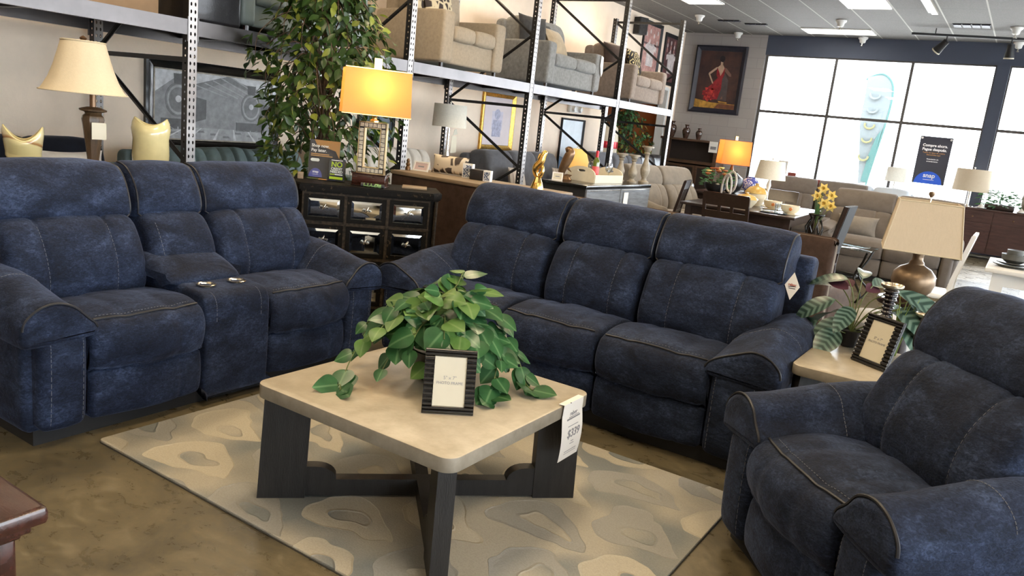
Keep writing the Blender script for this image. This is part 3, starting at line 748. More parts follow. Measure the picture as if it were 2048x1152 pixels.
def pothos():
    random.seed(21)
    t = thing('pothos_plant', 'bushy green pothos in a black pot on the coffee table', 'potted plant', (-1.735, 2.29, .451))
    MB().lathe([(.055, 0), (.075, .004), (.098, .06), (.108, .115), (.113, .12), (.108, .125), (.100, .115), (.0005, .105)], 28, cap=False).build('pot', M['black_plastic'], t)
    MB().lathe([(.0005, .108), (.101, .106)], 20, cap=False).build('soil', M['soil'], t)
    lv = MB(); st = MB()
    cam = Vector((.62, -.75, .25))
    paths = []
    # arching and trailing vines, (azimuth, reach, rise, drop)
    for az, reach, rise, drop in ((200, .36, .24, .0), (222, .36, .20, -.10), (240, .30, .26, .02), (255, .30, .16, -.10), (275, .24, .22, .0), (292, .20, .12, -.12), (310, .24, .25, .06), (330, .27, .24, -.02), (350, .31, .22, -.04),
                                  (10, .34, .22, -.03), (28, .36, .20, -.10), (50, .34, .27, .06), (75, .22, .32, .18), (100, .16, .34, .26), (130, .18, .33, .22), (155, .24, .32, .14), (180, .30, .28, .05), (228, .22, .30, .12), (300, .10, .30, .22), (355, .16, .32, .18), (262, .13, .27, .18), (32, .15, .31, .22)):
        reach *= .86 if 60 < az < 340 else .74; rise *= .70; drop *= .8
        a = rad(az); dx, dy = math.cos(a), math.sin(a)
        pts = [Vector((dx*.03, dy*.03, .11)), Vector((dx*reach*.35, dy*reach*.35, .11+rise*.85)), Vector((dx*reach*.72, dy*reach*.72, .11+rise*.8+drop*.3)), Vector((dx*reach, dy*reach, max(.02, .11+rise*.35+drop)))]
        paths.append(cr(pts, 7, False))
    # two long trailers lying on the table
    paths.append(cr([Vector(p) for p in ((-.03, -.03, .12), (-.14, -.14, .22), (-.20, -.24, .12), (-.17, -.34, .025), (-.12, -.40, .015))], 7, False))
    paths.append(cr([Vector(p) for p in ((.05, .03, .12), (.15, .08, .20), (.23, .05, .14), (.27, -.02, .06), (.29, -.06, .012))], 7, False))
    paths.append(cr([Vector(p) for p in ((.05, .05, .12), (.16, .14, .20), (.24, .17, .12), (.30, .16, .03), (.34, .145, .015))], 7, False))
    for P in paths:
        st.tube(P, .0022, 5)
        n = len(P)
        k = 4
        while k < n:
            i = min(k, n-1); tdir = (P[min(i+1, n-1)]-P[i-1]).normalized(); sd = 1 if (k//3) % 2 else -1
            out = Vector((P[i].x, P[i].y, 0)); out = out.normalized() if out.length > .01 else Vector((1, 0, 0))
            side = tdir.cross(Vector((0, 0, 1)))
            side = side.normalized() if side.length > .05 else Vector((1, 0, 0))
            d = (tdir*rnd(.2, .7)+side*sd*rnd(.3, .9)+out*rnd(.1, .5)+Vector((0, 0, rnd(-.55, .1)))).normalized()
            up = (Vector((0, 0, 1))*rnd(.4, 1.1)+out*.45+cam*rnd(.1, .9)).normalized()
            L_ = rnd(.068, .098)*(1.0 if i < n-3 else .8)
            b = P[i]+d*rnd(.008, .02)
            if b.z < .03: d.z = abs(d.z)*.1; b.z = max(b.z, .012)
            if (b+d*L_).z < .012: d.z = max(d.z, (.012-b.z)/L_)
            st.tube([P[i], b], .0014, 4)
            leaf(lv, b, d, up, L_, L_*rnd(.88, 1.08), HEART, rnd(.05, .3) if b.z > .08 else .0, rnd(-.02, .09), 1 if (P[i].z > .25 and random.random() < .45) or random.random() < .12 else 0)
            k += random.choice((1, 2, 3))
    st.build('vines', M['stem'], t); lv.build('foliage', [M['pothos'], M['pothos_light']], t, 180)
pothos()

# ------------------------------------------------------------------ hang tags
def logo(parent, loc, rot, s, ink, word_ink):
    """roof-line emblem with a word above two strokes, as printed on both tags"""
    text('logo_word', 'rabor', s*.42, word_ink, parent, loc, rot, bold=.0003, shear=.2)
def price_tag():
    t = thing('price_tag', 'white paper price tag reading $339 hanging off the coffee table edge', 'price tag', (-1.2400, 2.484, .452))
    def sx(z):
        i = (.004-z)/.226*14; return .004+(.010*math.sin(PI*max(0, (i-3)/11)) if i > 3 else 0)
    mb = MB(); n = 7
    vs = [(sx(.004-.226*i/14), -.074+.148*j/6-(.010*math.sin(PI*i/14)*(1-j/6)), .004-.226*i/14+.004*math.sin(PI*i/14)*(j/6-.5)) for i in range(15) for j in range(n)]
    bk = [(x-.0008, y, z) for x, y, z in vs]
    fs = [(i*n+j, i*n+j+1, (i+1)*n+j+1, (i+1)*n+j) for i in range(14) for j in range(6)]
    mb.add(vs, fs); mb.add(bk, [tuple(reversed(f)) for f in fs])
    mb.box(-.02, .0045, -.074, .074, .0035, .0050)
    p = mb.build('sheet', M['paper'], t, 60)
    R = (PI/2, 0, PI/2); e = .0006
    text('price', '$339', .046, M['grey_ink'], p, (sx(-.118)+e, .004, -.118), R, bold=.0007, shear=.12)
    text('logo_word', 'rabor', .024, M['grey_ink'], p, (sx(-.042)+e, .006, -.042), R, bold=.0004)
    for a, b, z0, z1 in ((-.044, .054, -.066, -.058), (-.030, .044, -.055, -.0525)):
        MB().prism([(a, z0), (b, z0+.002), (b, z1+.002), (a, z1)], sx(-.06), sx(-.06)+e, 'x').build('logo_stroke', M['grey_ink'], p, 0)
    for z, w, q in ((-.088, .075, .0012), (-.150, .02, .0012), (-.160, .03, .0012), (-.188, .09, .0012), (-.197, .09, .0008)):
        MB().box(sx(z)-.0004, sx(z)+e, -w/2+.002, w/2+.002, z-q, z+q).build('print_line', M['grey_ink'], p, 0)
    MB().ball((.0055, -.028, .0045), .0022, 6).build('pin', M['ink'], t)
price_tag()
def diamond_tag():
    t = thing('diamond_tag', 'small white diamond shaped tag hanging from the sofa headrest', 'hang tag', (-.845, 3.885, .81))
    MB().prism([(0, .07), (.036, .002), (0, -.068), (-.036, .002)], 0, .0012, 'y').build('card', M['paper'], t, 0)
    text('logo_word', 'rabor', .017, M['red_ink'], t, (0, -.0006, .008), bold=.0003)
    MB().prism([(-.019, -.004), (.019, .0), (.019, .0025), (.004, .003), (-.019, -.001)], -.0008, -.0002, 'y').build('logo_stroke', M['ink'], t, 0)
    MB().prism([(-.016, -.012), (.017, -.011), (.017, -.008), (-.016, -.0085)], -.0008, -.0002, 'y').build('logo_stroke', M['ink'], t, 0)
    MB().tube([(0, .0006, .066), (-.012, .005, .085), (-.035, .01, .10)], .0008, 4).build('cord', M['ink'], t)
diamond_tag()

# ------------------------------------------------------------------ things on the end table
M['ribbed_black'] = mat('glossy_black_resin', (.012,.009,.012), .15, 0, coat=.6)
M['candle_top'] = mat('brushed_champagne', (.70,.62,.50), .3, 1)
def ribbed_candlestick(label, loc, h, r):
    t = thing('candle_holder', label, 'candle holder', loc, 0, 'ribbed black candle holders')
    pr = [(.0005, 0), (r*1.05, 0), (r*1.05, .012)]
    n = max(6, int(h/.022)); hh = h-.022
    for i in range(n):
        z0 = .012+(hh-.012)*i/n; dz = (hh-.012)/n; k = 1-.28*math.sin(PI*i/(n-1))
        for q in range(5): pr.append((r*(.62+.26*math.sin(PI*q/4))*k, z0+dz*q/4.6))
    pr += [(r*.6, hh)]
    MB().lathe(pr, 20, cap=False).build('stem', M['ribbed_black'], t, 70)
    MB().lathe([(.0005, hh), (r*.9, hh), (r*1.22, hh+.010), (r*1.25, hh+.018), (r*1.18, hh+.022), (r*1.05, hh+.015), (.0005, hh+.014)], 24, cap=False).build('drip_plate', M['candle_top'], t)
    MB().cyl((0, 0, hh+.015), (0, 0, hh+.028), .003, 6).build('spike', M['candle_top'], t)
ribbed_candlestick('taller ribbed black candle holder behind the photo frame on the end table', (-.415, 3.92, .551), .355, .040)
ribbed_candlestick('shorter ribbed black candle holder beside the armchair back on the end table', (-.245, 3.965, .551), .245, .046)
def calathea_mat():
    m = bpy.data.materials.new('calathea_leaf'); m.use_nodes = True; nt = m.node_tree; L = nt.links.new; b = nt.nodes['Principled BSDF']
    uv = N(nt, 'ShaderNodeUVMap', uv_map='UVMap'); sp = N(nt, 'ShaderNodeSeparateXYZ'); L(uv.outputs[0], sp.inputs[0])
    d = math_(nt, 'ABSOLUTE', math_(nt, 'SUBTRACT', sp.outputs['X'], .5))
    s = math_(nt, 'SINE', math_(nt, 'MULTIPLY', math_(nt, 'SUBTRACT', sp.outputs['Y'], math_(nt, 'MULTIPLY', d, .35)), 44.0))
    r = ramp(nt, [(.0, (.02, .045, .035)), (.42, (.03, .07, .055)), (.60, (.085, .14, .115)), (1, (.11, .18, .145))]); L(math_(nt, 'ADD', math_(nt, 'MULTIPLY', s, .5), .5), r.inputs['Fac'])
    L(r.outputs['Color'], b.inputs['Base Color']); b.inputs['Roughness'].default_value = .32
    return m
M['calathea'] = calathea_mat(); M['calathea_under'] = mat('plum_underside', (.12,.02,.045), .5)
BROAD = [(0, .02), (.08, .20), (.2, .36), (.38, .46), (.58, .45), (.76, .34), (.9, .17), (1, 0)]
def calathea():
    random.seed(5)
    t = thing('calathea_plant', 'striped calathea with large drooping leaves behind the end table frame', 'potted plant', (-.565, 4.03, .551))
    MB().lathe([(.03, 0), (.042, .003), (.052, .075), (.055, .08), (.050, .083), (.046, .072), (.0005, .07)], 20, cap=False).build('pot', M['black_plastic'], t)
    lv = MB(); st = MB(); g = MB()
    for az, reach, z, L_, W_, dz in ((-4, .16, .31, .27, .12, -.35), (12, .22, .26, .25, .13, -.75), (-28, .26, .17, .22, .14, -.9), (172, .06, .32, .20, .095, -.15), (205, .10, .22, .19, .10, -.75), (235, .07, .14, .19, .11, -1.1), (150, .10, .27, .20, .09, .1), (95, .06, .33, .19, .075, .6), (65, .10, .30, .2, .1, .2), (262, .05, .20, .17, .09, -.6), (30, .25, .16, .22, .13, -.6), (-12, .30, .13, .2, .12, -.5), (200, .16, .10, .18, .12, -.8), (250, .12, .09, .16, .12, -.9), (8, .18, .22, .24, .15, -.45), (-22, .20, .23, .22, .14, -.5), (140, .12, .14, .18, .12, -.5), (40, .16, .20, .2, .13, -.4)):
        a = rad(az); o = Vector((math.cos(a), math.sin(a), 0))
        tip = o*reach+Vector((0, 0, z)); P = cr([Vector((0, 0, .07)), o*reach*.35+Vector((0, 0, z*.75)), tip], 6, False)
        st.tube(P, .0028, 5); d = o+Vector((0, 0, dz*.6))
        leaf(lv, tip, d, Vector((.3, -.5, 1.0)), L_*1.1, W_*1.05, BROAD, .30, .22, 0)
    st.build('leaf_stalks', M['stem'], t); lv.build('foliage', [M['calathea']], t, 180)
    for i in range(16):
        a = rnd(0, 2*PI); r_ = rnd(.04, .11); b0 = Vector((.20, -.03, .01)); b0 += Vector((math.cos(a), math.sin(a), 0))*.012
        P = [b0, b0+Vector((math.cos(a)*r_*.4, math.sin(a)*r_*.4, rnd(.14, .22))), b0+Vector((math.cos(a)*r_, math.sin(a)*r_, rnd(.20, .30)))]
        g.tube(cr(P, 5, False), lambda q: .004*(1-q)+.0005, 4)
    M['grass_leaf'] = mat('yellow_green_blade', (.22,.30,.05), .5); g.build('grass_blades', M['grass_leaf'], t)
    pk = MB()
    for az, z, L_ in ((178, .26, .10), (140, .27, .10), (60, .26, .10)):
        a = rad(az); o = Vector((math.cos(a), math.sin(a), .3)); leaf(pk, Vector((0, 0, z))+o*.05, o, Vector((.3, -.6, .8)), L_, L_*.75, BROAD, .2, .3)
    pk.build('plum_leaves', M['petal_pink'], t, 180)
calathea()

# ------------------------------------------------------------------ big bronze lamp behind the end table
def square_shade(mb, r0, r1, z0, z1, th=.006, asp=1.0):
    def ring(r, z, ins): 
        k = r-ins; kk = r*asp-ins; return [(k, kk, z), (-k, kk, z), (-k, -kk, z), (k, -kk, z)]
    mb.loft([ring(r0, z0, 0), ring(r1, z1, 0), ring(r1, z1, th), ring(r0, z0, th), ring(r0, z0, 0)], 0, False)
def bronze_lamp():
    t = thing('side_table', 'small round dark pedestal table under the bronze globe lamp', 'side table', (-.435, 5.05, 0))
    MB().lathe([(.0005, .64), (.165, .64), (.172, .65), (.172, .668), (.165, .676), (.0005, .676)], 28, cap=False).build('tabletop', M['espresso'], t)
    MB().lathe([(.15, 0), (.15, .02), (.05, .06), (.035, .2), (.05, .34), (.03, .5), (.06, .64)], 20).build('pedestal', M['espresso'], t)
    l = thing('table_lamp', 'round bronze globe table lamp with tan square shade left of the armchair', 'lamp', (-.435, 5.05, .677), rad(9))
    l.scale = (.84, .84, .84)
    MB().lathe([(.0005, 0), (.075, 0), (.08, .012), (.07, .022), (.09, .035), (.125, .075), (.142, .13), (.135, .185), (.10, .225), (.06, .245), (.05, .252), (.046, .268), (.036, .28), (.034, .31), (.040, .33), (.036, .345), (.0005, .345)], 40, cap=False).build('base', M['bronze_lamp'], l)
    MB().cyl((0, 0, .34), (0, 0, .72), .006, 8).build('harp', M['silver'], l)
    s = MB(); square_shade(s, .236, .188, .345, .685, .005, .9); sh = s.build('lamp_shade', M['linen_shade'], l, 20)
    tr = MB()
    for r, z in ((.237, .348), (.189, .683)): tr.tube([(r, r*.9, z), (-r, r*.9, z), (-r, -r*.9, z), (r, -r*.9, z)], .005, 6, closed=True)
    for a, b in ((1, 1), (-1, 1), (-1, -1), (1, -1)): tr.tube([(a*.237, b*.237*.9, .348), (a*.189, b*.189*.9, .683)], .004, 5)
    tr.build('trim', M['cream_shade'], sh)
    MB().lathe([(.0005, .715), (.008, .715), (.012, .722), (.02, .735), (.018, .75), (.0005, .757)], 14, cap=False).build('finial', M['bronze_lamp'], l)
bronze_lamp()

# ------------------------------------------------------------------ cherry cabinet at the bottom left corner of the view
def corner_cabinet():
    t = thing('cabinet', 'glossy dark cherry wood cabinet corner in the near left foreground', 'cabinet', (-1.318, .645, 0))
    x0, y0, zt = -.95, -.55, .70
    mb = MB(); slab(mb, x0, 0, y0, 0, zt-.034, zt, .008, .010, 4); mb.build('top', M['cherry'], t)
    q = MB()
    for i, (ins, z0_, z1_) in enumerate(((.020, .648, .668), (.032, .636, .650))): slab(q, x0+ins, -ins, y0+ins, -ins, z0_, z1_, .006, .004, 3)
    q.build('moulding', M['cherry'], t)
    MB().box(x0+.06, -.062, y0+.06, -.062, .06, .637).build('body', M['cherry'], t, 0)
    p = MB(); s = .017
    for z0_, z1_, k in ((.555, .637, 1.25), (.535, .555, .9), (.520, .535, 1.2), (.12, .520, .85), (.06, .12, 1.25)): slab(p, -.060-s*k, -.060+s*k, -.060-s*k, -.060+s*k, z0_, z1_, .006, .004, 3)
    p.build('corner_post', M['cherry'], t)
    b = MB(); slab(b, x0+.04, -.04, y0+.04, -.04, 0, .06, .008, .006, 3); b.build('base', M['cherry'], t)
corner_cabinet()
# ------------------------------------------------------------------ soft furnishing helpers
def throw_pillow(mb, w, h, t, k=10, m=0):
    """knife-edged cushion standing in the x-z plane, centred on its base edge"""
    def P(u, v, s):
        pu, pv = 1-abs(u)**2.6, 1-abs(v)**2.6
        sag = .035*(1-abs(u)**2)*(abs(v)**3)*(1 if v > 0 else -1)
        wob = .05*(abs(u)**3)*(abs(v)**3)
        return (u*(w/2)*(1-.06*(1-v*v))*(1+wob), s*t/2*(max(pu*pv, 0)**.55), h/2+v*h/2*(1-.07*(1-u*u)))
    b = len(mb.v); n = k*2+1
    for s in (-1, 1):
        for i in range(n):
            for j in range(n):
                mb.v.append(Vector(P(-1+2*i/(n-1), -1+2*j/(n-1), s)))
    for s in (0, 1):
        o = b+s*n*n
        for i in range(n-1):
            for j in range(n-1):
                q = [o+i*n+j, o+(i+1)*n+j, o+(i+1)*n+j+1, o+i*n+j+1]
                mb.f.append(q if s == 0 else q[::-1]); mb.m.append(m)
    return mb
def pillow(name, label, loc, rz, w, h, t, m, lean=.2, group=None):
    mb = MB(); throw_pillow(mb, w, h, t); mb.xf(Matrix.Rotation(-lean, 4, 'X'))
    o = mb.build(name, m, None, 180); o.location = loc; o.rotation_euler = (0, 0, rz)
    tag(o, label, 'pillow', group); return o
def pattern(name, kind, a, b, sc):
    m = bpy.data.materials.new(name); m.use_nodes = True; nt = m.node_tree; L = nt.links.new; p = nt.nodes['Principled BSDF']
    tc = N(nt, 'ShaderNodeTexCoord'); mp = N(nt, 'ShaderNodeMapping'); L(tc.outputs['Object'], mp.inputs[0])
    if kind == 'giraffe':
        mp.inputs['Scale'].default_value = (sc, sc*.2, sc*.8)
        v = N(nt, 'ShaderNodeTexVoronoi', feature='DISTANCE_TO_EDGE', i_Scale=1.0, i_Randomness=.55); L(mp.outputs[0], v.inputs['Vector']); r = ramp(nt, [(.10, b), (.14, a)]); L(v.outputs['Distance'], r.inputs['Fac'])
    elif kind == 'stripe':
        mp.inputs['Scale'].default_value = (1, 1, 1); w = N(nt, 'ShaderNodeTexWave', i_Scale=sc, i_Distortion=.4); L(mp.outputs[0], w.inputs['Vector']); r = ramp(nt, [(.4, a), (.6, b)]); L(w.outputs['Fac'], r.inputs['Fac'])
    else:
        mp.inputs['Scale'].default_value = (sc, sc, sc); mp.inputs['Rotation'].default_value = (0, PI/4, 0)
        v = N(nt, 'ShaderNodeTexVoronoi', feature='F1', distance='CHEBYCHEV', i_Scale=1.0, i_Randomness=.25); L(mp.outputs[0], v.inputs['Vector'])
        s = math_(nt, 'SINE', math_(nt, 'MULTIPLY', v.outputs['Distance'], 24.0)); r = ramp(nt, [(.45, a), (.6, b)]); L(s, r.inputs['Fac'])
    L(r.outputs['Color'], p.inputs['Base Color']); p.inputs['Roughness'].default_value = .85
    return m
M['giraffe'] = pattern('giraffe_print', 'giraffe', (.055,.04,.032), (.58,.50,.38), 15)
M['dots_print'] = pattern('brown_blotch_print', 'giraffe', (.035,.025,.022), (.50,.42,.28), 14)
M['ikat'] = pattern('black_gold_ikat', 'ikat', (.018,.014,.012), (.55,.44,.22), 8)
M['pale_stripe'] = pattern('pale_stripe', 'stripe', (.62,.57,.50), (.42,.36,.32), 9)

# ------------------------------------------------------------------ mirrored chest set across the corner
def bird_knob(parent, x, y, z):
    k = MB()
    k.lathe([(.0005, -.018), (.004, -.012), (.0075, 0), (.005, .012), (.0025, .022), (.0005, .03)], 10)
    k.xf(Matrix.Rotation(.5, 4, 'Y'))
    for s in (-1, 1):
        b = len(k.v); w = [(0, -.004, .002), (s*.022, -.004, .006-.004*s), (s*.034, -.003, -.004), (s*.016, -.003, -.010)]
        k.loft([[Vector(p) for p in w], [Vector(p)+Vector((0, .004, 0)) for p in w]])
    k.cyl((0, 0, 0), (0, .018, 0), .003, 8)
    k.xf(Matrix.Translation((x, y-.018, z))); k.build('knob', M['silver'], parent, 50)
def chest():
    t = thing('mirrored_chest', 'black distressed chest with mirrored drawers set across the corner', 'chest of drawers', (-3.707, 3.923, 0), PI/4)
    x0, x1, D = -.43, .43, .42
    out = [(x0, 0), (x1, 0), (.495, .085), (.495, D), (-.495, D), (-.495, .085)]
    grow = lambda e: [(x+(e if x > 0 else -e), y-(e if y < .05 else (e*.3 if y < .2 else 0))) for x, y in out]
    MB().prism(out, .05, .845, 'z').build('body', M['chest_wood'], t, 0)
    tp = MB(); tp.prism(grow(.012), .845, .858, 'z'); tp.prism(grow(.020), .858, .893, 'z'); tp.prism(grow(.012), .893, .900, 'z'); tp.build('top', M['chest_wood'], t, 0)
    MB().prism(grow(.010), 0, .055, 'z').build('base', M['chest_wood'], t, 0)
    fr = MB()
    for z0, z1 in ((.055, .075), (.395, .418), (.628, .652), (.832, .845)): fr.box(x0, x1, -.006, .0, z0, z1)
    for a, b in ((-.43, -.418), (-.152, -.132), (.132, .152), (.418, .43)): fr.box(a, b, -.0062, 0, .055, .845)
    fr.build('face_frame', M['chest_edge'], t, 0)
    for s in (-1, 1):
        cp = MB(); cp.tube([(s*.475, .035, .06), (s*.475, .035, .84)], .014, 8); cp.build('corner_moulding', M['chest_edge'], t)
    cols = ((-.416, -.154), (-.130, .130), (.154, .416)); rows = ((.080, .392), (.420, .626), (.654, .830))
    for r, (z0, z1) in enumerate(rows):
        for c, (a, b) in enumerate(cols):
            dr = MB(); e = .026
            dr.box(a, b, -.010, 0, z0, z0+e); dr.box(a, b, -.010, 0, z1-e, z1); dr.box(a, a+e, -.010, 0, z0+e, z1-e); dr.box(b-e, b, -.010, 0, z0+e, z1-e)
            d = dr.build('drawer', M['chest_wood'], t, 0)
            mr = MB(); A, B, Z0, Z1 = a+e, b-e, z0+e, z1-e; q = .018      # bevelled mirror
            vs = [(A, -.002, Z0), (B, -.002, Z0), (B, -.002, Z1), (A, -.002, Z1), (A+q, -.005, Z0+q), (B-q, -.005, Z0+q), (B-q, -.005, Z1-q), (A+q, -.005, Z1-q)]
            mr.add(vs, [(4, 5, 6, 7), (0, 1, 5, 4), (1, 2, 6, 5), (2, 3, 7, 6), (3, 0, 4, 7)]); mr.build('mirror', M['mirror'], d, 0)
            bird_knob(d, (a+b)/2, -.008, (z0+z1)/2+.005)
    return t
chest()
CH = Matrix.Translation((-3.707, 3.923, 0)) @ Matrix.Rotation(PI/4, 4, 'Z')
def on_chest(x, y, z=.901): return tuple(CH @ Vector((x, y, z)))

# lamp with the mosaic frame base
def shade_mat(name, col, tcol):
    m = bpy.data.materials.new(name); m.use_nodes = True; nt = m.node_tree; L = nt.links.new; b = nt.nodes['Principled BSDF']; out = nt.nodes['Material Output']
    b.inputs['Base Color'].default_value = (*col, 1); b.inputs['Roughness'].default_value = .9
    tr = N(nt, 'ShaderNodeBsdfTranslucent'); tr.inputs[0].default_value = (*tcol, 1)
    x = N(nt, 'ShaderNodeMixShader', i_0=.6); L(b.outputs[0], x.inputs[1]); L(tr.outputs[0], x.inputs[2]); L(x.outputs[0], out.inputs['Surface'])
    return m
M['amber_shade'] = shade_mat('amber_silk_shade', (.80, .50, .20), (1.0, .56, .17))
M['orange_shade'] = shade_mat('orange_silk_shade', (.80, .38, .14), (1.0, .42, .12))
M['warm_shade'] = shade_mat('warm_white_shade', (.85, .72, .45), (1.0, .85, .50))
M['bulb'] = mat('lit_bulb', (1, .9, .6), .4, emit=22, ecol=(1, .78, .42))
def bulb_light(parent, z, e, col=(1, .66, .30), r=.05):
    l = bpy.data.lights.new('bulb_light', 'POINT'); l.energy = e; l.color = col; l.shadow_soft_size = r
    o = bpy.data.objects.new('bulb_light', l); COL.objects.link(o); o.parent = parent; o.location = (0, 0, z)
    MB().lathe([(.0005, -.035), (.012, -.034), (.014, -.015), (.03, .02), (.028, .042), (.015, .058), (.0005, .062)], 14, (0, 0, z), cap=False).build('bulb', M['bulb'], parent)
M['mosaic'] = mat('bone_inlay', (.66,.61,.50), .4, 0, col2=(.30,.27,.22), vscale=70, detail=2)
def rect_shade(parent, w0, w1, d0, d1, z0, z1, m, trim):
    def ring(w, d, z, e): return [(w/2-e, d/2-e, z), (-w/2+e, d/2-e, z), (-w/2+e, -d/2+e, z), (w/2-e, -d/2+e, z)]
    s = MB(); s.loft([ring(w0, d0, z0, 0), ring(w1, d1, z1, 0)], 0, False); sh = s.build('lamp_shade', m, parent, 0)
    for w, d, z in ((w0, d0, z0), (w1, d1, z1)): MB().tube(ring(w, d, z, 0), .004, 6, closed=True).build('trim', trim, sh)
    return sh
def mosaic_lamp():
    t = thing('table_lamp', 'lit lamp with glowing amber rectangular shade and mosaic frame base on the mirrored chest', 'lamp', on_chest(.015, .155), PI/4-rad(17.4))
    mb = MB(); slab(mb, -.122, .122, -.055, .055, 0, .006, .003, .002, 3); slab(mb, -.118, .118, -.05, .05, .006, .078, .003, .002, 3); slab(mb, -.122, .122, -.055, .055, .078, .086, .003, .002, 3)
    mb.build('plinth', M['cherry'], t, 30)
    W, H, z0, B = .098, .352, .086, .036
    f = MB()
    f.box(-W, W, -.022, .022, z0, z0+B+.008); f.box(-W, W, -.022, .022, z0+H-B-.008, z0+H); f.box(-W, -W+B+.008, -.022, .022, z0, z0+H); f.box(W-B-.008, W, -.022, .022, z0, z0+H)
    fo = f.build('frame_base', mat('champagne_gilt', (.72,.58,.34), .35, .6), t, 0)
    bk = MB()
    for a in ((-W+.006, W-.006, z0+.006, z0+B+.002), (-W+.006, W-.006, z0+H-B-.002, z0+H-.006), (-W+.006, -W+B+.002, z0+.006, z0+H-.006), (W-B-.002, W-.006, z0+.006, z0+H-.006)):
        bk.box(a[0], a[1], -.0235, -.021, a[2], a[3])
    bk.build('inlay_bed', M['ink'], fo, 0)
    ti = MB()
    for i in range(6):
        x = -W+.008+(2*W-.016)*(i+.5)/6
        for z in (z0+B/2+.004, z0+H-B/2-.004): ti.box(x-.0125, x+.0125, -.026, -.0235, z-.0125, z+.0125)
    for i in range(9):
        z = z0+B+.008+(H-2*B-.016)*(i+.5)/9
        for x in (-W+B/2+.004, W-B/2-.004): ti.box(x-.0125, x+.0125, -.026, -.0235, z-.0125, z+.0125)
    ti.build('inlay_tiles', M['mosaic'], fo, 0)
    n = MB(); n.lathe([(.0005, z0+H), (.03, z0+H), (.03, z0+H+.012), (.018, z0+H+.02), (.018, z0+H+.04), (.024, z0+H+.05), (.01, z0+H+.06), (.008, z0+H+.36), (.0005, z0+H+.36)], 16, cap=False); n.build('neck', M['gold'], t)
    rect_shade(t, .462, .440, .22, .21, .485, .785, M['amber_shade'], M['gold']).rotation_euler = (0, 0, rad(23))
    MB().box(-.026, .026, -.018, .018, .790, .862).build('finial', M['gold'], t, 0).rotation_euler = (0, 0, rad(23))
    bulb_light(t, .66, 2.3, (1, .57, .20))
mosaic_lamp()
def brochure_sign():
    t = thing('brochure_sign', 'grey and amber countertop sign reading Shop now Pay later on the mirrored chest', 'sign', on_chest(-.315, .325), PI/4-rad(14))
    R = Matrix.Rotation(-.12, 4, 'X'); w, h = .216, .275
    def part(name, m, mb, p=None): mb.xf(R); return mb.build(name, m, p or t, 0)
    c = part('card', M['night'], MB().box(-w/2, w/2, 0, .004, .012, h))
    part('amber_panel', M['amber'], MB().prism([(-w/2+.03, h-.001), (w/2, h-.001), (w/2, h-.12), (w/2-.03, h-.07), (-w/2+.05, h-.035)], -.0008, .0001, 'y'), c)
    rot = (PI/2-.12, 0, 0)
    def at(x, z, y=-.0014): return tuple(R @ Vector((x, y, z)))
    text('headline', 'Shop now.', .030, M['white_ink'], c, at(-w/2+.012, h-.042), rot, 'LEFT', .0006)
    text('headline', 'Pay later.', .030, M['white_ink'], c, at(-w/2+.012, h-.074), rot, 'LEFT', .0006)
    for i, (z, ww) in enumerate(((h-.100, .13), (h-.112, .155))): part('print_line', M['orange_ink'], MB().box(-w/2+.012, -w/2+.012+ww, -.001, .0, z-.003, z+.003), c)
    part('print_line', M['white_ink'], MB().prism([(-w/2+.012+.012*(1-math.cos(a)) if abs(a) < 9 else 0, h-.142+.011*math.sin(a)) for a in (PI*.5, PI*.25, 0, -PI*.25, -PI*.5)]+[(-w/2+.07, h-.153), (-w/2+.078, h-.142), (-w/2+.07, h-.131)], -.001, .0, 'y'), c)
    part('blue_disc', M['indigo'], MB().prism([(-w/2+.055+.048*math.cos(a), .013+.062*math.sin(a)) for a in [PI*i/16 for i in range(17)]], -.0008, .0, 'y'), c)
    text('logo_word', 'snap', .024, M['white_ink'], c, at(-w/2+.055, .050), rot, bold=.0005)
    part('print_line', M['white_ink'], MB().box(-w/2+.035, -w/2+.075, -.0012, 0, .030, .032), c)
    ac = MB(); ac.box(-w/2-.004, w/2+.004, -.0028, -.0016, .0, h); ac.xf(R); ac.box(-w/2-.004, w/2+.004, -.05, .05, 0, .0025); ac.build('acrylic_stand', M['clear'], t, 0)
    s = MB(); s.box(-w/2+.01, -w/2+.09, -.045, -.01, .0027, .0045); s.build('green_leaflet', M['stem'], t, 0); s = MB(); s.box(-w/2+.09, -w/2+.15, -.045, -.01, .0027, .0045); s.build('yellow_leaflet', M['orange_ink'], t, 0)
    s = MB(); s.box(-w/2+.15, -w/2+.21, -.045, -.01, .0027, .0045); s.build('blue_leaflet', M['indigo'], t, 0)
brochure_sign()
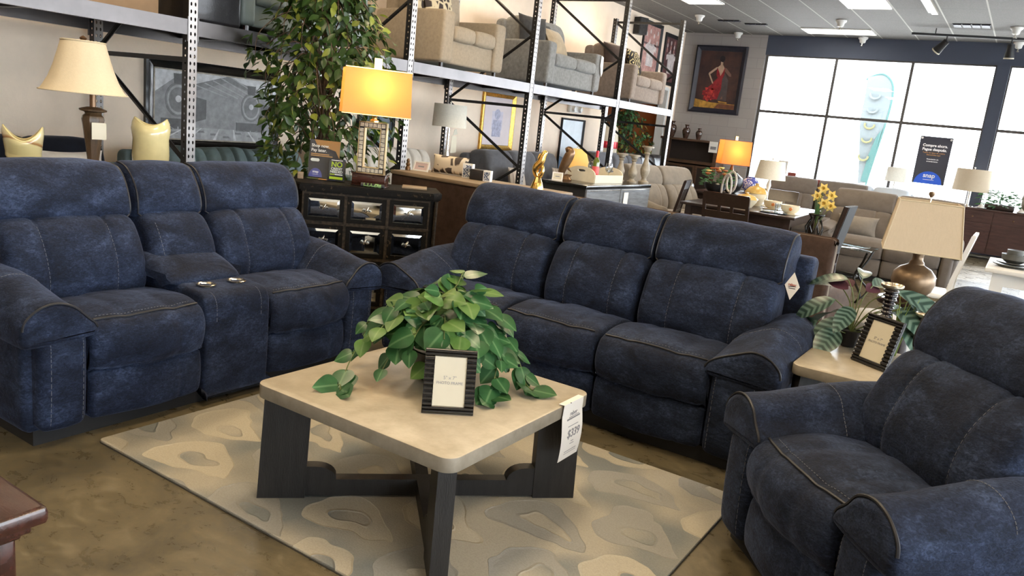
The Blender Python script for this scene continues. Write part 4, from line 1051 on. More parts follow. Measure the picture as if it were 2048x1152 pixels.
def leaflet_holder():
    t = thing('leaflet_holder', 'clear leaflet holder with black and lime cards reading NO CREDIT NEEDED', 'leaflet holder', on_chest(-.222, .235), PI/4-rad(14))
    R = Matrix.Rotation(-.10, 4, 'X'); w, h = .108, .158
    mb = MB()
    for b in ((-w/2-.004, w/2+.004, .034, .036, .004, h+.004), (-w/2-.004, w/2+.004, -.004, -.002, .004, h*.93), (-w/2-.004, -w/2-.002, -.004, .036, .004, h*.93), (w/2+.002, w/2+.004, -.004, .036, .004, h*.93), (-w/2-.004, w/2+.004, -.004, .036, .002, .004)): mb.box(*b)
    mb.xf(R); mb.build('holder', M['clear'], t, 0)
    c = MB().box(-w/2, w/2, .002, .030, .006, h); c.xf(R); card = c.build('leaflets', M['night'], t, 0)
    rot = (PI/2-.10, 0, 0)
    def at(x, z, y=.0012): return tuple(R @ Vector((x, y, z)))
    text('headline', 'NO', .050, M['lime'], card, at(.0, h-.040), rot, bold=.0014)
    text('headline', 'CREDIT', .0235, M['white_ink'], card, at(.0, h-.070), rot, bold=.0007)
    text('headline', 'NEEDED', .0235, M['white_ink'], card, at(.0, h-.090), rot, bold=.0007)
    for (a, b, z0, z1, m) in ((-.045, -.012, h-.112, h-.104, 'lime'), (-.010, .045, h-.112, h-.104, 'white_ink'), (-.047, .047, h-.142, h-.124, 'lime'), (-.04, .04, h-.012, h-.008, 'white_ink')):
        q = MB().box(a, b, .0008, .0021, z0, z1); q.xf(R); q.build('print_band', M[m], card, 0)
leaflet_holder()
b = MB(); slab(b, -.02, .02, -.018, .018, 0, .045, .003, .002, 3); o = b.build('wooden_block', M['oak'], None, 40); o.location = on_chest(-.462, .26); o.rotation_euler = (0, 0, PI/4); tag(o, 'small pale wooden block on the left end of the mirrored chest', 'block')
def tube_thing():
    t = thing('patterned_tube', 'black green and white patterned tube lying before the amber lamp', 'tube', on_chest(.03, .055, .9145), PI/4-rad(12))
    m = pattern('green_white_print', 'giraffe', (.012,.012,.012), (.22,.36,.14), 40); MB().lathe([(.0005, -.078), (.011, -.078), (.0135, -.075), (.0135, .075), (.011, .078), (.0005, .078)], 14, cap=False).xf(Matrix.Rotation(PI/2, 4, 'Y')).build('tube', m, t)
    for s in (-1, 1): MB().lathe([(.0138, .06), (.0142, .062), (.0142, .079), (.0005, .080)], 14, cap=False).xf(Matrix.Rotation(s*PI/2, 4, 'Y')).build('cap', M['ink'], t)
tube_thing()
b = MB(); slab(b, -.088, .088, -.085, .085, 0, .012, .004, .002, 3); o = b.build('wood_sample_board', M['oak'], None, 40); o.location = on_chest(.335, .26); o.rotation_euler = (0, 0, PI/4-.1); tag(o, 'tan wooden sample board lying flat on the right of the mirrored chest', 'board')

# ------------------------------------------------------------------ ficus trees
def ficus(label, loc, h, zlo, rad_, nleaf, ls, mats, seed, group=None, pot=True):
    random.seed(seed)
    t = thing('ficus_tree', label, 'potted tree', loc, 0, group)
    MB().lathe([(.10, 0), (.13, .004), (.165, .25), (.175, .28), (.16, .285), (.15, .26), (.0005, .25)], 24, cap=False).build('pot', M['terracotta'] if not pot else M['black_plastic'], t)
    MB().lathe([(.0005, .255), (.152, .253)], 18, cap=False).build('soil', M['soil'], t)
    tr = MB(); br = MB(); lv = MB()
    for k in range(3):
        a = k*2.1; tr.tube(cr([Vector((.04*math.cos(a), .04*math.sin(a), .24)), Vector((.03*math.cos(a+1.5), .03*math.sin(a+1.5), h*.3)), Vector((.035*math.cos(a+3), .035*math.sin(a+3), h*.5)), Vector((.02*math.cos(a+4.5), .02*math.sin(a+4.5), h*.9))], 6, False), lambda q: .016-.009*q, 7)
    tips = []
    nb = max(26, nleaf//26)
    for i in range(nb):
        z = zlo+(h-zlo)*((i+.5)/nb)**.9; a = i*2.39996; q = (z-zlo)/(h-zlo)
        R = rad_*(.45+.75*math.sin(PI*min(1, q*1.02+.12)))*rnd(.75, 1.1)
        zb = max(.5, z-.25)
        P = cr([Vector((0, 0, zb)), Vector((math.cos(a)*R*.5, math.sin(a)*R*.5, z+.10)), Vector((math.cos(a+.15)*R, math.sin(a+.15)*R, z-.06)), Vector((math.cos(a+.2)*R*1.08, math.sin(a+.2)*R*1.08, z-.06-rnd(.08, .22)))], 6, False)
        br.tube(P, lambda q: .005*(1-q)+.0015, 5); tips.append((P, z))
    for i in range(nleaf):
        P, z = random.choice(tips); k = int(len(P)*random.random()**.55); k = max(3, min(len(P)-1, k)); p = P[k]+Vector((rnd(-.055, .055), rnd(-.055, .055), rnd(-.06, .05)))
        o = Vector((p.x, p.y, 0)); o = o.normalized() if o.length > .02 else Vector((1, 0, 0))
        d = o*rnd(.1, 1.0)+Vector((rnd(-.7, .7), rnd(-.7, .7), rnd(-1.1, .25))); up = o*rnd(.3, 1)+Vector((rnd(-.4, .4), rnd(-.4, .4), rnd(.2, 1)))
        L_ = ls*rnd(.65, 1.05); leaf(lv, p, d, up, L_, L_*.76, LANCE, rnd(.1, .4), rnd(.05, .3), 1 if random.random() < .16 else 0)
    tr.build('trunk', M['bark'], t); br.build('branches', M['bark'], t); lv.build('foliage', mats, t, 180)
    return t
ficus('tall ficus tree behind the mirrored chest and the amber lamp', (-4.75, 4.47, 0), 2.75, .98, .44, 2700, .105, [M['ficus'], M['ficus_young']], 11)
M['ficus_far'] = leaf_mat('glossy_ficus_leaf', (.015,.060,.022), (.055,.16,.05), (.07,.17,.06), .65)
ficus('ficus tree standing in front of the orange alcove by the painting wall', (-7.05, 14.85, 0), 2.06, .80, .48, 1100, .105, [M['ficus_far'], M['ficus_young']], 12)
# ------------------------------------------------------------------ tall rack along the left wall
def post_mat(name, col, metal, rough):
    m = bpy.data.materials.new(name); m.use_nodes = True; nt = m.node_tree; L = nt.links.new; b = nt.nodes['Principled BSDF']; out = nt.nodes['Material Output']
    b.inputs['Base Color'].default_value = (*col, 1); b.inputs['Metallic'].default_value = metal; b.inputs['Roughness'].default_value = rough
    tc = N(nt, 'ShaderNodeTexCoord'); sp = N(nt, 'ShaderNodeSeparateXYZ'); L(tc.outputs['Object'], sp.inputs[0])
    z = math_(nt, 'MULTIPLY', math_(nt, 'SUBTRACT', math_(nt, 'FRACT', math_(nt, 'DIVIDE', math_(nt, 'ADD', sp.outputs['Z'], 5), .051)), .5), .051)
    y = math_(nt, 'SUBTRACT', math_(nt, 'ABSOLUTE', sp.outputs['Y']), .0165)
    e = math_(nt, 'ADD', math_(nt, 'POWER', math_(nt, 'ABSOLUTE', math_(nt, 'DIVIDE', y, .0072)), 2.0), math_(nt, 'POWER', math_(nt, 'ABSOLUTE', math_(nt, 'DIVIDE', z, .0135)), 2.0))
    h1 = math_(nt, 'LESS_THAN', e, 1.0)
    x = math_(nt, 'ADD', sp.outputs['X'], .034)
    e2 = math_(nt, 'ADD', math_(nt, 'POWER', math_(nt, 'ABSOLUTE', math_(nt, 'DIVIDE', x, .0085)), 2.0), math_(nt, 'POWER', math_(nt, 'ABSOLUTE', math_(nt, 'DIVIDE', z, .0085)), 2.0))
    h2 = math_(nt, 'LESS_THAN', e2, 1.0)
    side = math_(nt, 'GREATER_THAN', math_(nt, 'ABSOLUTE', sp.outputs['Y']), .0335)
    hole = math_(nt, 'ADD', math_(nt, 'MULTIPLY', h2, side), math_(nt, 'MULTIPLY', h1, math_(nt, 'SUBTRACT', 1.0, side)))
    t = N(nt, 'ShaderNodeBsdfTransparent'); x_ = N(nt, 'ShaderNodeMixShader'); L(hole, x_.inputs[0]); L(b.outputs[0], x_.inputs[1]); L(t.outputs[0], x_.inputs[2]); L(x_.outputs[0], out.inputs['Surface'])
    return m
M['post'] = post_mat('perforated_front_glare', (.36, .34, .33), .8, .35); M['post_black'] = post_mat('perforated_black', (.008, .008, .009), 0, .35); M['beam'] = mat('satin_steel_beam', (.115,.106,.105), .30, .9, .12, 3, 0)  # post front plate's grey paints in window reflection; posts themselves are black
M['brace'] = mat('black_steel', (.012,.012,.013), .4, .3)
M['deck'] = mat('shelf_board', (.055,.042,.032), .7, 0, .3, 4)
FX, RX, SH = -5.15, -6.44, 1.905
POSTS = (-1.15, 1.20, 3.56, 5.92, 8.13, 10.50, 12.57)
def rack():
    t = thing('storage_rack', 'tall perforated steel storage rack along the left wall holding loveseats', 'storage rack', (FX, 0, 0))
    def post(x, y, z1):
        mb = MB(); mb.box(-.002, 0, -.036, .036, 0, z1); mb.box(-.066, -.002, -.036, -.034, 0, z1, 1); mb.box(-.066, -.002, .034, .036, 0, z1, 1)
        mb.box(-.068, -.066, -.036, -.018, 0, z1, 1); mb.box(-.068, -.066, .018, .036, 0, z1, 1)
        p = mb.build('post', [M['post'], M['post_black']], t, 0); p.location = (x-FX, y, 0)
        f = MB().box(-.09, .03, -.06, .06, 0, .006).build('foot_plate', M['brace'], p, 0)
    for i, y in enumerate(POSTS):
        zt = 3.34
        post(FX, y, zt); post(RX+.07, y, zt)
        for z in (.16, 1.63, 3.28): MB().box(RX-FX+.07, -.068, -.017, .017, z-.017, z+.017).build('brace', M['brace'], t, 0).location = (0, y, 0)
        for a, b in ((.16, .90), (1.60, .90), (1.66, 2.46), (3.26, 2.46)):
            MB().tube([(RX-FX+.07, y, a), (-.068, y, b)], .019, 6).build('brace', M['brace'], t)
    for a, b in zip(POSTS, POSTS[1:]):
        for x in (0, RX-FX+.002):
            mb = MB(); mb.prism([(x-.045, SH-.105), (x+.001, SH-.105), (x+.001, SH), (x-.03, SH), (x-.03, SH-.02), (x-.045, SH-.02)], a+.040, b-.040, 'y')
            for yy in (a+.037, b-.045): mb.box(x-.01, x+.004, yy, yy+.008, SH-.15, SH+.02)
            mb.build('beam', M['beam'], t, 0)
        MB().box(RX-FX+.004, -.032, a+.04, b-.04, SH-.020, SH-.001).build('shelf_board', M['deck'], t, 0)
        for k in (1, 2): MB().box(RX-FX+.01, -.05, a+(b-a)*k/3-.03, a+(b-a)*k/3+.03, SH-.06, SH-.021).build('crossbar', M['brace'], t, 0)
rack()

# ------------------------------------------------------------------ upholstery seen further off
def simple_sofa(name, label, cat, loc, rz, W, D, fab, n=2, arm_w=.17, arm_h=.58, seat_h=.44, back_h=.82, side=None, group=None, loose=True, channels=0, legs=.05, backfab=None, noarm=False, tuft=0):
    """front edge at local y=0, depth to +y, centred in x"""
    t = thing(name, label, cat, loc, rz, group); h = W/2; aw = 0 if noarm else arm_w
    b = MB(); b.rbox(-h+aw*.9, h-aw*.9, .03, D-.04, legs, seat_h-.14, .02); b.build('base', fab, t)
    if not noarm:
        for s in (-1, 1):
            x0, x1 = sorted((s*h, s*(h-arm_w)))
            a = MB(); c = Cushion(roundpoly([(0, legs), (-.01, arm_h), (D*.6, arm_h+.005), (D-.02, arm_h-.01), (D-.02, legs)], (.05, .06, .1, .06, .05)), x0, x1, min(.03, arm_w*.25), (), 0, 1, 6, raw=True); c.mesh(a)
            a.build('arm', [side or fab], t, 60)
    x = -h+aw
    for i in range(n):
        w = (W-2*aw)/n; a, c_ = x+i*w, x+(i+1)*w
        m = MB(); Cushion(roundpoly([(-.012, seat_h-.14), (-.015, seat_h), (D*.4, seat_h+.015), (D*.66, seat_h-.005), (D*.66, seat_h-.14)], (.04, .055, .2, .04, .04)), a+.003, c_-.003, .03, (), .012, 1, 12, raw=True).mesh(m); m.build('seat_cushion', fab, t, 60)
        if loose:
            m = MB(); q0, q1 = D*.55, D-.14
            dents = [(a+(c_-a)*k/channels, .035, .016) for k in range(1, channels)] if channels else ()
            Cushion([(q0+.02, seat_h-.01), (q0-.03, seat_h+.1), (q0, back_h-.12), (q0+.06, back_h-.01), (q0+.14, back_h+.01), (q1+.02, back_h-.05), (q1+.03, seat_h+.1), (q1-.04, seat_h-.01)], a+.004, c_-.004, .06, dents, .02, 5, 30 if channels else 12, lump=.008, seed=i*3+W).mesh(m)
            bc = m.build('back_cushion', backfab or fab, t, 60)
    m = MB(); Cushion(roundpoly([(D-.22, legs), (D-.15, back_h-.03), (D-.01, back_h-.05), (D-.02, legs)], (.045, .06, .06, .045)), -h+aw*.8, h-aw*.8, .025, (), 0, 1, 8, raw=True).mesh(m); m.build('back_frame', side or fab, t, 60)
    f = MB()
    for i, (sx, y) in enumerate(((-1, .06), (1, .06), (-1, D-.08), (1, D-.08))): 
        MB().cyl((sx*(h-.08), y, 0), (sx*(h-.08), y, legs+.02), .022, 8).build('foot', M['espresso'], t)
    return t
S = SH+.001
LS = 'loveseats stored on the rack shelf'
simple_sofa('loveseat', 'beige linen loveseat on the rack shelf above the lit amber lamp', 'loveseat', (-5.20, 6.99, S), PI/2, 1.12, .96, M['beige_linen'], 2, .19, .57, .43, .90, group=LS)
simple_sofa('loveseat', 'grey chenille loveseat in the middle of the rack shelf', 'loveseat', (-5.20, 9.24, S), PI/2, 1.42, .96, M['grey_chenille'], 2, .17, .555, .42, .86, None, LS)
simple_sofa('loveseat', 'taupe loveseat at the window end of the rack shelf', 'loveseat', (-5.20, 11.63, S), PI/2, 1.27, .96, M['taupe'], 2, .15, .56, .41, .86, None, LS)
simple_sofa('loveseat', 'slate leather loveseat on the rack shelf behind the ficus top', 'loveseat', (-5.30, 4.77, S), PI/2, 1.36, .96, M['slate'], 2, .13, .62, .36, .95, group=LS)
o = MB().rbox(-.5, 0, -.2, .2, 0, .55, .03).build('ottoman', M['black_leather'], None); o.location = (-5.24, 3.84, S); tag(o, 'black leather ottoman on the rack shelf left of the slate loveseat', 'ottoman')
o = MB().box(-.6, 0, -.35, .35, 0, .5).build('cardboard_box', mat('brown_card', (.22,.14,.075), .8, 0, .1, 4), None, 0); o.location = (-5.32, 3.05, S); tag(o, 'brown cardboard box at the left end of the rack shelf', 'box')
pillow('throw_pillow', 'brown and cream blotch print pillow on the beige shelf loveseat', (-5.54, 6.80, S+.442), PI/2, .46, .44, .16, M['dots_print'], .25)
pillow('throw_pillow', 'brown and cream pillow half hidden behind the rack post on the beige loveseat', (-5.66, 6.62, S+.442), PI/2+.25, .42, .40, .15, M['dots_print'], .22)
pillow('throw_pillow', 'charcoal pillow at the left end of the grey shelf loveseat', (-5.66, 8.86, S+.432), PI/2-.2, .50, .46, .18, M['charcoal_fab'], .15)
pillow('throw_pillow', 'dark charcoal pillow at the back of the grey shelf loveseat', (-5.72, 9.2, S+.432), PI/2, .48, .42, .16, M['charcoal_fab'], .15)
pillow('throw_pillow', 'tan and beige pillow leaning on the right of the grey shelf loveseat', (-5.52, 9.36, S+.432), PI/2+.15, .52, .40, .16, fabric('tan_fabric', (.42,.33,.22), .15, 12), .5)
pillow('throw_pillow', 'brown pillow at the left end of the taupe shelf loveseat', (-5.66, 11.30, S+.422), PI/2-.2, .50, .46, .2, M['dark_brown_fab'], .2)
pillow('throw_pillow', 'dark brown pillow at the back of the taupe shelf loveseat', (-5.72, 11.72, S+.422), PI/2, .46, .40, .18, M['dark_brown_fab'], .2)
pillow('throw_pillow', 'black and gold ikat pillow on the taupe shelf loveseat', (-5.52, 11.78, S+.422), PI/2+.1, .46, .44, .16, M['ikat'], .3)
def shelf_tag():
    o = MB().prism([(0, 0), (.065, -.02), (.085, -.22), (.05, -.28), (-.01, -.14)], 0, .002, 'x').build('price_tag', M['paper'], None, 0); o.location = (-5.176, 9.865, S+.54)
    tag(o, 'white price tag hanging from the right arm of the grey shelf loveseat', 'price tag')
shelf_tag()

# ------------------------------------------------------------------ framed pictures and fittings on the left wall
def framed(name, label, y0, y1, z0, z1, fw, fm, art, liner=None, d=.035):
    """picture hung on the left wall; local x runs along +y of the room"""
    t = thing(name, label, 'picture', (XW+.002, (y0+y1)/2, (z0+z1)/2), PI/2); w, h = (y1-y0)/2, (z1-z0)/2
    f = MB()
    for i in range(4):
        q = []
        prof = [(0, 0), (0, -d), (fw*.25, -d*1.15), (fw*.55, -d*.75), (fw*.85, -d*.6), (fw, -d*.35), (fw, 0)]
        c = [(-w, -h), (w, -h), (w, h), (-w, h)]; a, b = c[i], c[(i+1) % 4]
        n = [(1, 1), (-1, 1), (-1, -1), (1, -1)]; na, nb = n[i], n[(i+1) % 4]
        f.loft([[(a[0]+na[0]*u, v, a[1]+na[1]*u) for u, v in prof], [(b[0]+nb[0]*u, v, b[1]+nb[1]*u) for u, v in prof]])
    f.build('frame', fm, t, 30)
    if liner:
        g = MB(); e = .012
        for b in ((-w+fw, w-fw, -h+fw, -h+fw+e), (-w+fw, w-fw, h-fw-e, h-fw), (-w+fw, -w+fw+e, -h+fw, h-fw), (w-fw-e, w-fw, -h+fw, h-fw)): g.box(b[0], b[1], -d*.45, -.004, b[2], b[3])
        g.build('liner', liner, t, 0)
    c = MB().box(-w+fw*.9, w-fw*.9, -.008, -.001, -h+fw*.9, h-fw*.9).build('canvas', art, t, 0)
    return t, c, w-fw, h-fw
def shape(parent, name, pts, m, lv): return MB().prism(pts, -.008-.0006*lv, -.008, 'y').build(name, m, parent, 0)
def disc(x, z, r, n=20, sx=1): return [(x+r*sx*math.cos(2*PI*i/n), z+r*math.sin(2*PI*i/n)) for i in range(n)]
G = lambda v, b=.02: mat('print_grey', (v, v, v+b*v), .55, 0, .25, 14, detail=6)
g1, g2, g3, g4 = G(.10), G(.18), G(.34), G(.55)
t, c, w, h = framed('picture', 'framed black and white photograph of two steam engines on the left wall', 4.085, 5.555, .865, 1.665, .085, M['black_paint'], G(.26), M['pewter'])
shape(c, 'sky', [(-w, h), (w, h), (w, h*.55), (w*.25, h*.9), (-w*.35, h*.55), (-w*.55, h*.95), (-w, h*.3)], g4, 1)
shape(c, 'shed_roof', [(-w*.4, h*.62), (w*.2, h*.98), (w*.95, h*.45), (w*.95, h*.35), (w*.2, h*.8), (-w*.4, h*.42)], g2, 2)
for k in range(5): shape(c, 'rafter', [(-w*.35+k*.09, h*.60+k*.03), (-w*.33+k*.09, h*.62+k*.03), (w*.2+k*.12, h*.35), (w*.18+k*.12, h*.33)], g3, 3)
for sx, sz, r in ((-.62, .15, .155), (.62, .10, .14)):
    shape(c, 'boiler', disc(w*sx, h*sz, r, 24, .85), g2, 4); shape(c, 'smokebox_ring', disc(w*sx, h*sz, r*.86, 24, .85), g3, 5); shape(c, 'smokebox_door', disc(w*sx, h*sz, r*.72, 24, .85), g2, 6); shape(c, 'headlamp', disc(w*sx, h*sz+r*.05, r*.2, 14), g4, 7)
    shape(c, 'chimney', [(w*sx-.04, h*sz+r*.9), (w*sx+.04, h*sz+r*.9), (w*sx+.05, h*sz+r*1.5), (w*sx-.05, h*sz+r*1.5)], g1, 5)
    shape(c, 'buffer_beam', [(w*sx-.17, h*sz-r*1.1), (w*sx+.17, h*sz-r*1.1), (w*sx+.17, h*sz-r*1.7), (w*sx-.17, h*sz-r*1.7)], g1, 5)
    shape(c, 'cowcatcher', [(w*sx-.10, h*sz-r*1.7), (w*sx+.10, h*sz-r*1.7), (w*sx+.19, -h*.62), (w*sx-.19, -h*.62)], g1, 4)
    for q in (-.1, -.05, 0, .05, .1): shape(c, 'grille_bar', [(w*sx+q*.9-.005, h*sz-r*1.7), (w*sx+q*.9+.005, h*sz-r*1.7), (w*sx+q*1.7+.006, -h*.62), (w*sx+q*1.7-.006, -h*.62)], g3, 6)
    shape(c, 'flank', [(w*sx+r*.7, h*sz+.05), (w*sx+r*1.9, h*sz+.02), (w*sx+r*1.9, -h*.35), (w*sx+r*.8, -h*.5)], g1, 3)
shape(c, 'ballast', [(-w, -h*.62), (w, -h*.62), (w, -h), (-w, -h)], g3, 2)
for x in (-.5, -.25, .05, .3, .55): shape(c, 'rail', [(w*x, -h*.62), (w*x+.012, -h*.62), (w*(x*1.5)-.05, -h), (w*(x*1.5)-.085, -h)], g4, 4)
for i in range(9): shape(c, 'sleeper', [(-w*.95+i*.14, -h*.7-.02*(i % 3)), (-w*.85+i*.14, -h*.70-.02*(i % 3)), (-w*.83+i*.14, -h*.76-.02*(i % 3)), (-w*.95+i*.14, -h*.76-.02*(i % 3))], g2, 3)

pale = mat('pale_lilac_mat', (.66,.58,.58), .6, 0, .04, 3)
t, c, w, h = framed('picture', 'gold framed pale lilac print below the rack shelf', 9.15, 9.99, 1.0, 1.83, .075, M['gilt'], pale)
bl = mat('faded_blue_ink', (.36,.36,.47), .6, 0, .3, 22)
shape(c, 'drawing', [(-w*.42, -h*.35), (w*.38, -h*.35), (w*.38, h*.42), (-w*.42, h*.42)], mat('pale_blue_wash', (.55,.52,.60), .6, 0, .1, 18), 1)
shape(c, 'figure', [(-w*.34, -.22), (w*.3, -.22), (w*.3, .02), (-w*.34, .02)], bl, 2); shape(c, 'figure', disc(-.01, .10, .075), bl, 2)
sky = mat('misty_sea', (.62,.68,.72), .5, 0, .12, 3); 
t, c, w, h = framed('picture', 'thin black framed blue and white seascape below the emergency lights', 11.43, 12.22, .62, 1.59, .03, M['black_matte'], sky)
shape(c, 'sea', [(-w, -h), (w, -h), (w, -h*.35), (w*.3, -h*.25), (-w*.3, -h*.42), (-w, -h*.3)], mat('sea_blue', (.16,.30,.50), .5, 0, .4, 6), 1)
t, c, w, h = framed('picture', 'black framed dark teal picture low on the wall behind the rack', 6.72, 7.34, .86, 1.36, .03, M['black_matte'], mat('teal_print', (.05,.08,.10), .4, 0, .5, 5))
for q, (a, b) in enumerate(((-.12, -.05), (.10, .02))): shape(c, 'pale_bloom', disc(a, b, .09), g3, 1)
dk = mat('mulberry_print', (.09,.035,.035), .4, 0, .5, 7); pk = mat('rose_print', (.42,.22,.19), .5, 0, .4, 9); wh = mat('pale_print', (.55,.48,.46), .5, 0, .3, 9)
for lab, y0, y1, z0, z1, bg_ in (('black framed rose toned sports collage high on the left wall', 14.12, 14.98, 2.52, 3.585, pk), ('black framed dark sports collage nearest the window wall', 15.18, 16.06, 2.50, 3.50, dk)):
    t, c, w, h = framed('picture', lab, y0, y1, z0, z1, .07, M['black_matte'], bg_)
    random.seed(int(y0*10))
    shape(c, 'jersey', [(-.16, -h*.62), (.16, -h*.62), (.17, .02), (.26, -.02), (.27, .08), (.12, .16), (.05, .13), (-.05, .13), (-.12, .16), (-.27, .08), (-.26, -.02), (-.17, .02)], wh, 1)
    for r in range(3):
        for k in range(4): shape(c, 'figure', disc(-w*.72+k*w*.48, h*(.42+.2*r-.05*(k % 2)), .045, 10, .7), wh if (r+k) % 2 else pk, 2)
    shape(c, 'band', [(-w, h*.22), (w, h*.22), (w, h*.30), (-w, h*.30)], dk, 1)
# round mosaic mirror
t = thing('wall_mirror', 'round dark mosaic edged mirror on the wall behind the amber shade', 'mirror', (XW+.002, 7.44, 1.49), PI/2)
MB().lathe([(.0005, .012), (.12, .012)], 32, cap=False).xf(Matrix.Rotation(PI/2, 4, 'X')).build('glass', mat('dim_mirror', (.25,.28,.30), .1, 1), t)
MB().lathe([(.12, .0), (.12, .02), (.16, .03), (.20, .018), (.20, 0)], 32, cap=False).xf(Matrix.Rotation(PI/2, 4, 'X')).build('mosaic_rim', M['mosaic'], t)
# wall speaker
t = thing('wall_speaker', 'small black loudspeaker high on the left wall above the taupe loveseat', 'loudspeaker', (XW+.10, 13.76, 3.40), rad(70))
MB().rbox(-.11, .11, -.09, .09, -.15, .15, .012).build('cabinet', M['black_matte'], t)
MB().box(-.095, .095, -.095, -.09, -.135, .135).build('grille', M['charcoal_fab'], t, 0)
MB().cyl((0, .085, 0), (.02, .13, 0), .015, 8).build('bracket', M['black_matte'], t)
# emergency light
t = thing('emergency_light', 'white twin head emergency light on the wall under the rack shelf', 'emergency light', (XW+.002, 11.79, 1.75), PI/2)
MB().rbox(-.21, .21, -.06, 0, -.06, .06, .015).build('housing', M['plastic_white'], t)
for s in (-1, 1): MB().lathe([(.0005, .03), (.035, .03), (.05, .0), (.048, -.01), (.0005, -.005)], 16, cap=False).xf(Matrix.Translation((s*.11, -.075, .0)) @ Matrix.Rotation(PI/2, 4, 'X')).build('lamp_head', M['white_paint'], t)

# ------------------------------------------------------------------ behind the loveseat: console, lamp, vases, sofas
t = thing('console_table', 'dark console table hidden behind the navy loveseat', 'console table', (-4.80, 2.62, 0))
slab(MB(), -.17, .17, -.78, .78, .87, .90, .01, .004).build('tabletop', M['espresso'], t)
for sx in (-1, 1):
    for sy in (-1, 1): MB().box(sx*.14-.02, sx*.14+.02, sy*.72-.02, sy*.72+.02, 0, .87).build('leg', M['espresso'], t, 0)
def bell_lamp():
    t = thing('table_lamp', 'table lamp with cream bell shade and tapered wooden base behind the loveseat', 'lamp', (-4.80, 2.645, .901))
    b = MB()
    for r, z in ((.055, 0), (.055, .012), (.042, .02), (.034, .03)): pass
    b.lathe([(.0005, 0), (.050, 0), (.050, .014), (.036, .024), (.034, .045), (.060, .25), (.066, .285), (.060, .305), (.045, .318), (.050, .328), (.078, .336), (.080, .345), (.060, .352), (.03, .36)], 8, cap=False); b.build('base', M['wood_lamp'], t, 25)
    MB().cyl((0, 0, .355), (0, 0, .44), .018, 12).build('neck', M['bronze'], t)
    MB().cyl((0, 0, .44), (0, -.055, .74), .004, 6).build('harp', M['silver'], t)
    n = 10; prof = [(.237, .440), (.222, .458), (.190, .515), (.161, .59), (.139, .665), (.119, .735)]
    s = MB(); rings = []
    for r, z in prof: rings.append([(r*math.cos(2*PI*j/48)*(1-.012*abs(math.sin(n/2*2*PI*j/48))), -.055+r*math.sin(2*PI*j/48)*(1-.012*abs(math.sin(n/2*2*PI*j/48))), z) for j in range(48)])
    s.loft(rings+[[(x*.985, (y+.055)*.985-.055, z) for x, y, z in r] for r in rings[::-1]]+[rings[0]], 0, False)
    sh = s.build('lamp_shade', M['cream_shade'], t, 60)
    for r, z in ((.238, .441), (.119, .736)): MB().tube([(r*math.cos(2*PI*j/40), -.055+r*math.sin(2*PI*j/40), z) for j in range(40)], .004, 6, closed=True).build('trim', M['cream_shade'], sh)
    MB().lathe([(.0005, .735), (.008, .735), (.018, .748), (.020, .757), (.010, .765), (.0005, .77)], 12, (0, -.055, 0), cap=False).build('finial', M['bronze'], t)
    MB().prism([(-.045, .17), (.045, .17), (.045, .27), (-.045, .27)], .066, .068, 'x').build('price_card', M['cream_paper'], t, 0)
bell_lamp()
def onyx_mat():
    m = bpy.data.materials.new('banded_onyx'); m.use_nodes = True; nt = m.node_tree; L = nt.links.new; b = nt.nodes['Principled BSDF']
    tc = N(nt, 'ShaderNodeTexCoord'); mp = N(nt, 'ShaderNodeMapping'); L(tc.outputs['Object'], mp.inputs[0]); mp.inputs['Rotation'].default_value = (.28, .1, 0)
    nz = N(nt, 'ShaderNodeTexNoise', i_Scale=5.0, i_Detail=3.0); L(tc.outputs['Object'], nz.inputs['Vector'])
    sp = N(nt, 'ShaderNodeSeparateXYZ'); L(mp.outputs[0], sp.inputs[0]); z = math_(nt, 'ADD', sp.outputs['Z'], math_(nt, 'MULTIPLY', nz.outputs['Fac'], .03))
    r = ramp(nt, [(.0, (.62,.53,.25)), (.475, (.66,.58,.30)), (.50, (.30,.15,.06)), (.52, (.42,.24,.10)), (.56, (.60,.50,.28)), (.8, (.66,.60,.36))])
    L(math_(nt, 'MULTIPLY', z, 3.6), r.inputs['Fac']); L(r.outputs['Color'], b.inputs['Base Color']); b.inputs['Roughness'].default_value = .15; b.inputs['Coat Weight'].default_value = .5
    return m
M['onyx'] = onyx_mat(); M['onyx_plain'] = mat('pale_onyx', (.64,.56,.30), .15, 0, .12, 4, coat=.5)
def wavy_vase(label, loc, prof, h, amp, ph, m, group):
    t = thing('onyx_vase', label, 'vase', loc, 0, group); n = 40; rings = []
    for r, k in prof:
        rings.append([(r*math.cos(2*PI*j/n), r*math.sin(2*PI*j/n), k*(h+amp*math.cos(2*(2*PI*j/n)+ph)*k)) for j in range(n)])
    inn = [[(x*.90, y*.90, z-.004) for x, y, z in rings[-1]], [(x*.86, y*.86, z*.3) for x, y, z in rings[-2]]]
    MB().loft(rings+inn, 0, True).build('body', m, t, 60)
    lip = [Vector(p) for p in rings[-1]]; MB().tube([p+Vector((-p.x*.05, -p.y*.05, 0)) for p in lip], .006, 6, closed=True).build('lip', M['onyx_plain'], t)
VG = 'onyx vases behind the loveseat'
wavy_vase('pale onyx vase with brown band and dipped rim, left of the bell lamp', (-4.76, 2.225, .901), [(.075, 0), (.078, .03), (.088, .35), (.100, .75), (.104, .9), (.100, 1.0)], .185, .040, -2.27, M['onyx'], VG)
wavy_vase('taller pale onyx vase with notched rim, right of the bell lamp', (-4.76, 3.0, .901), [(.105, 0), (.108, .05), (.112, .3), (.108, .6), (.118, .8), (.112, .92), (.100, 1.0)], .292, .024, -1.9, M['onyx_plain'], VG)
simple_sofa('sofa', 'black navy sofa under the rack behind the bell shade lamp', 'sofa', (-5.25, 2.52, 0), PI/2, 1.98, 1.0, M['navy_plain'], 3, .2, .62, .45, .96)
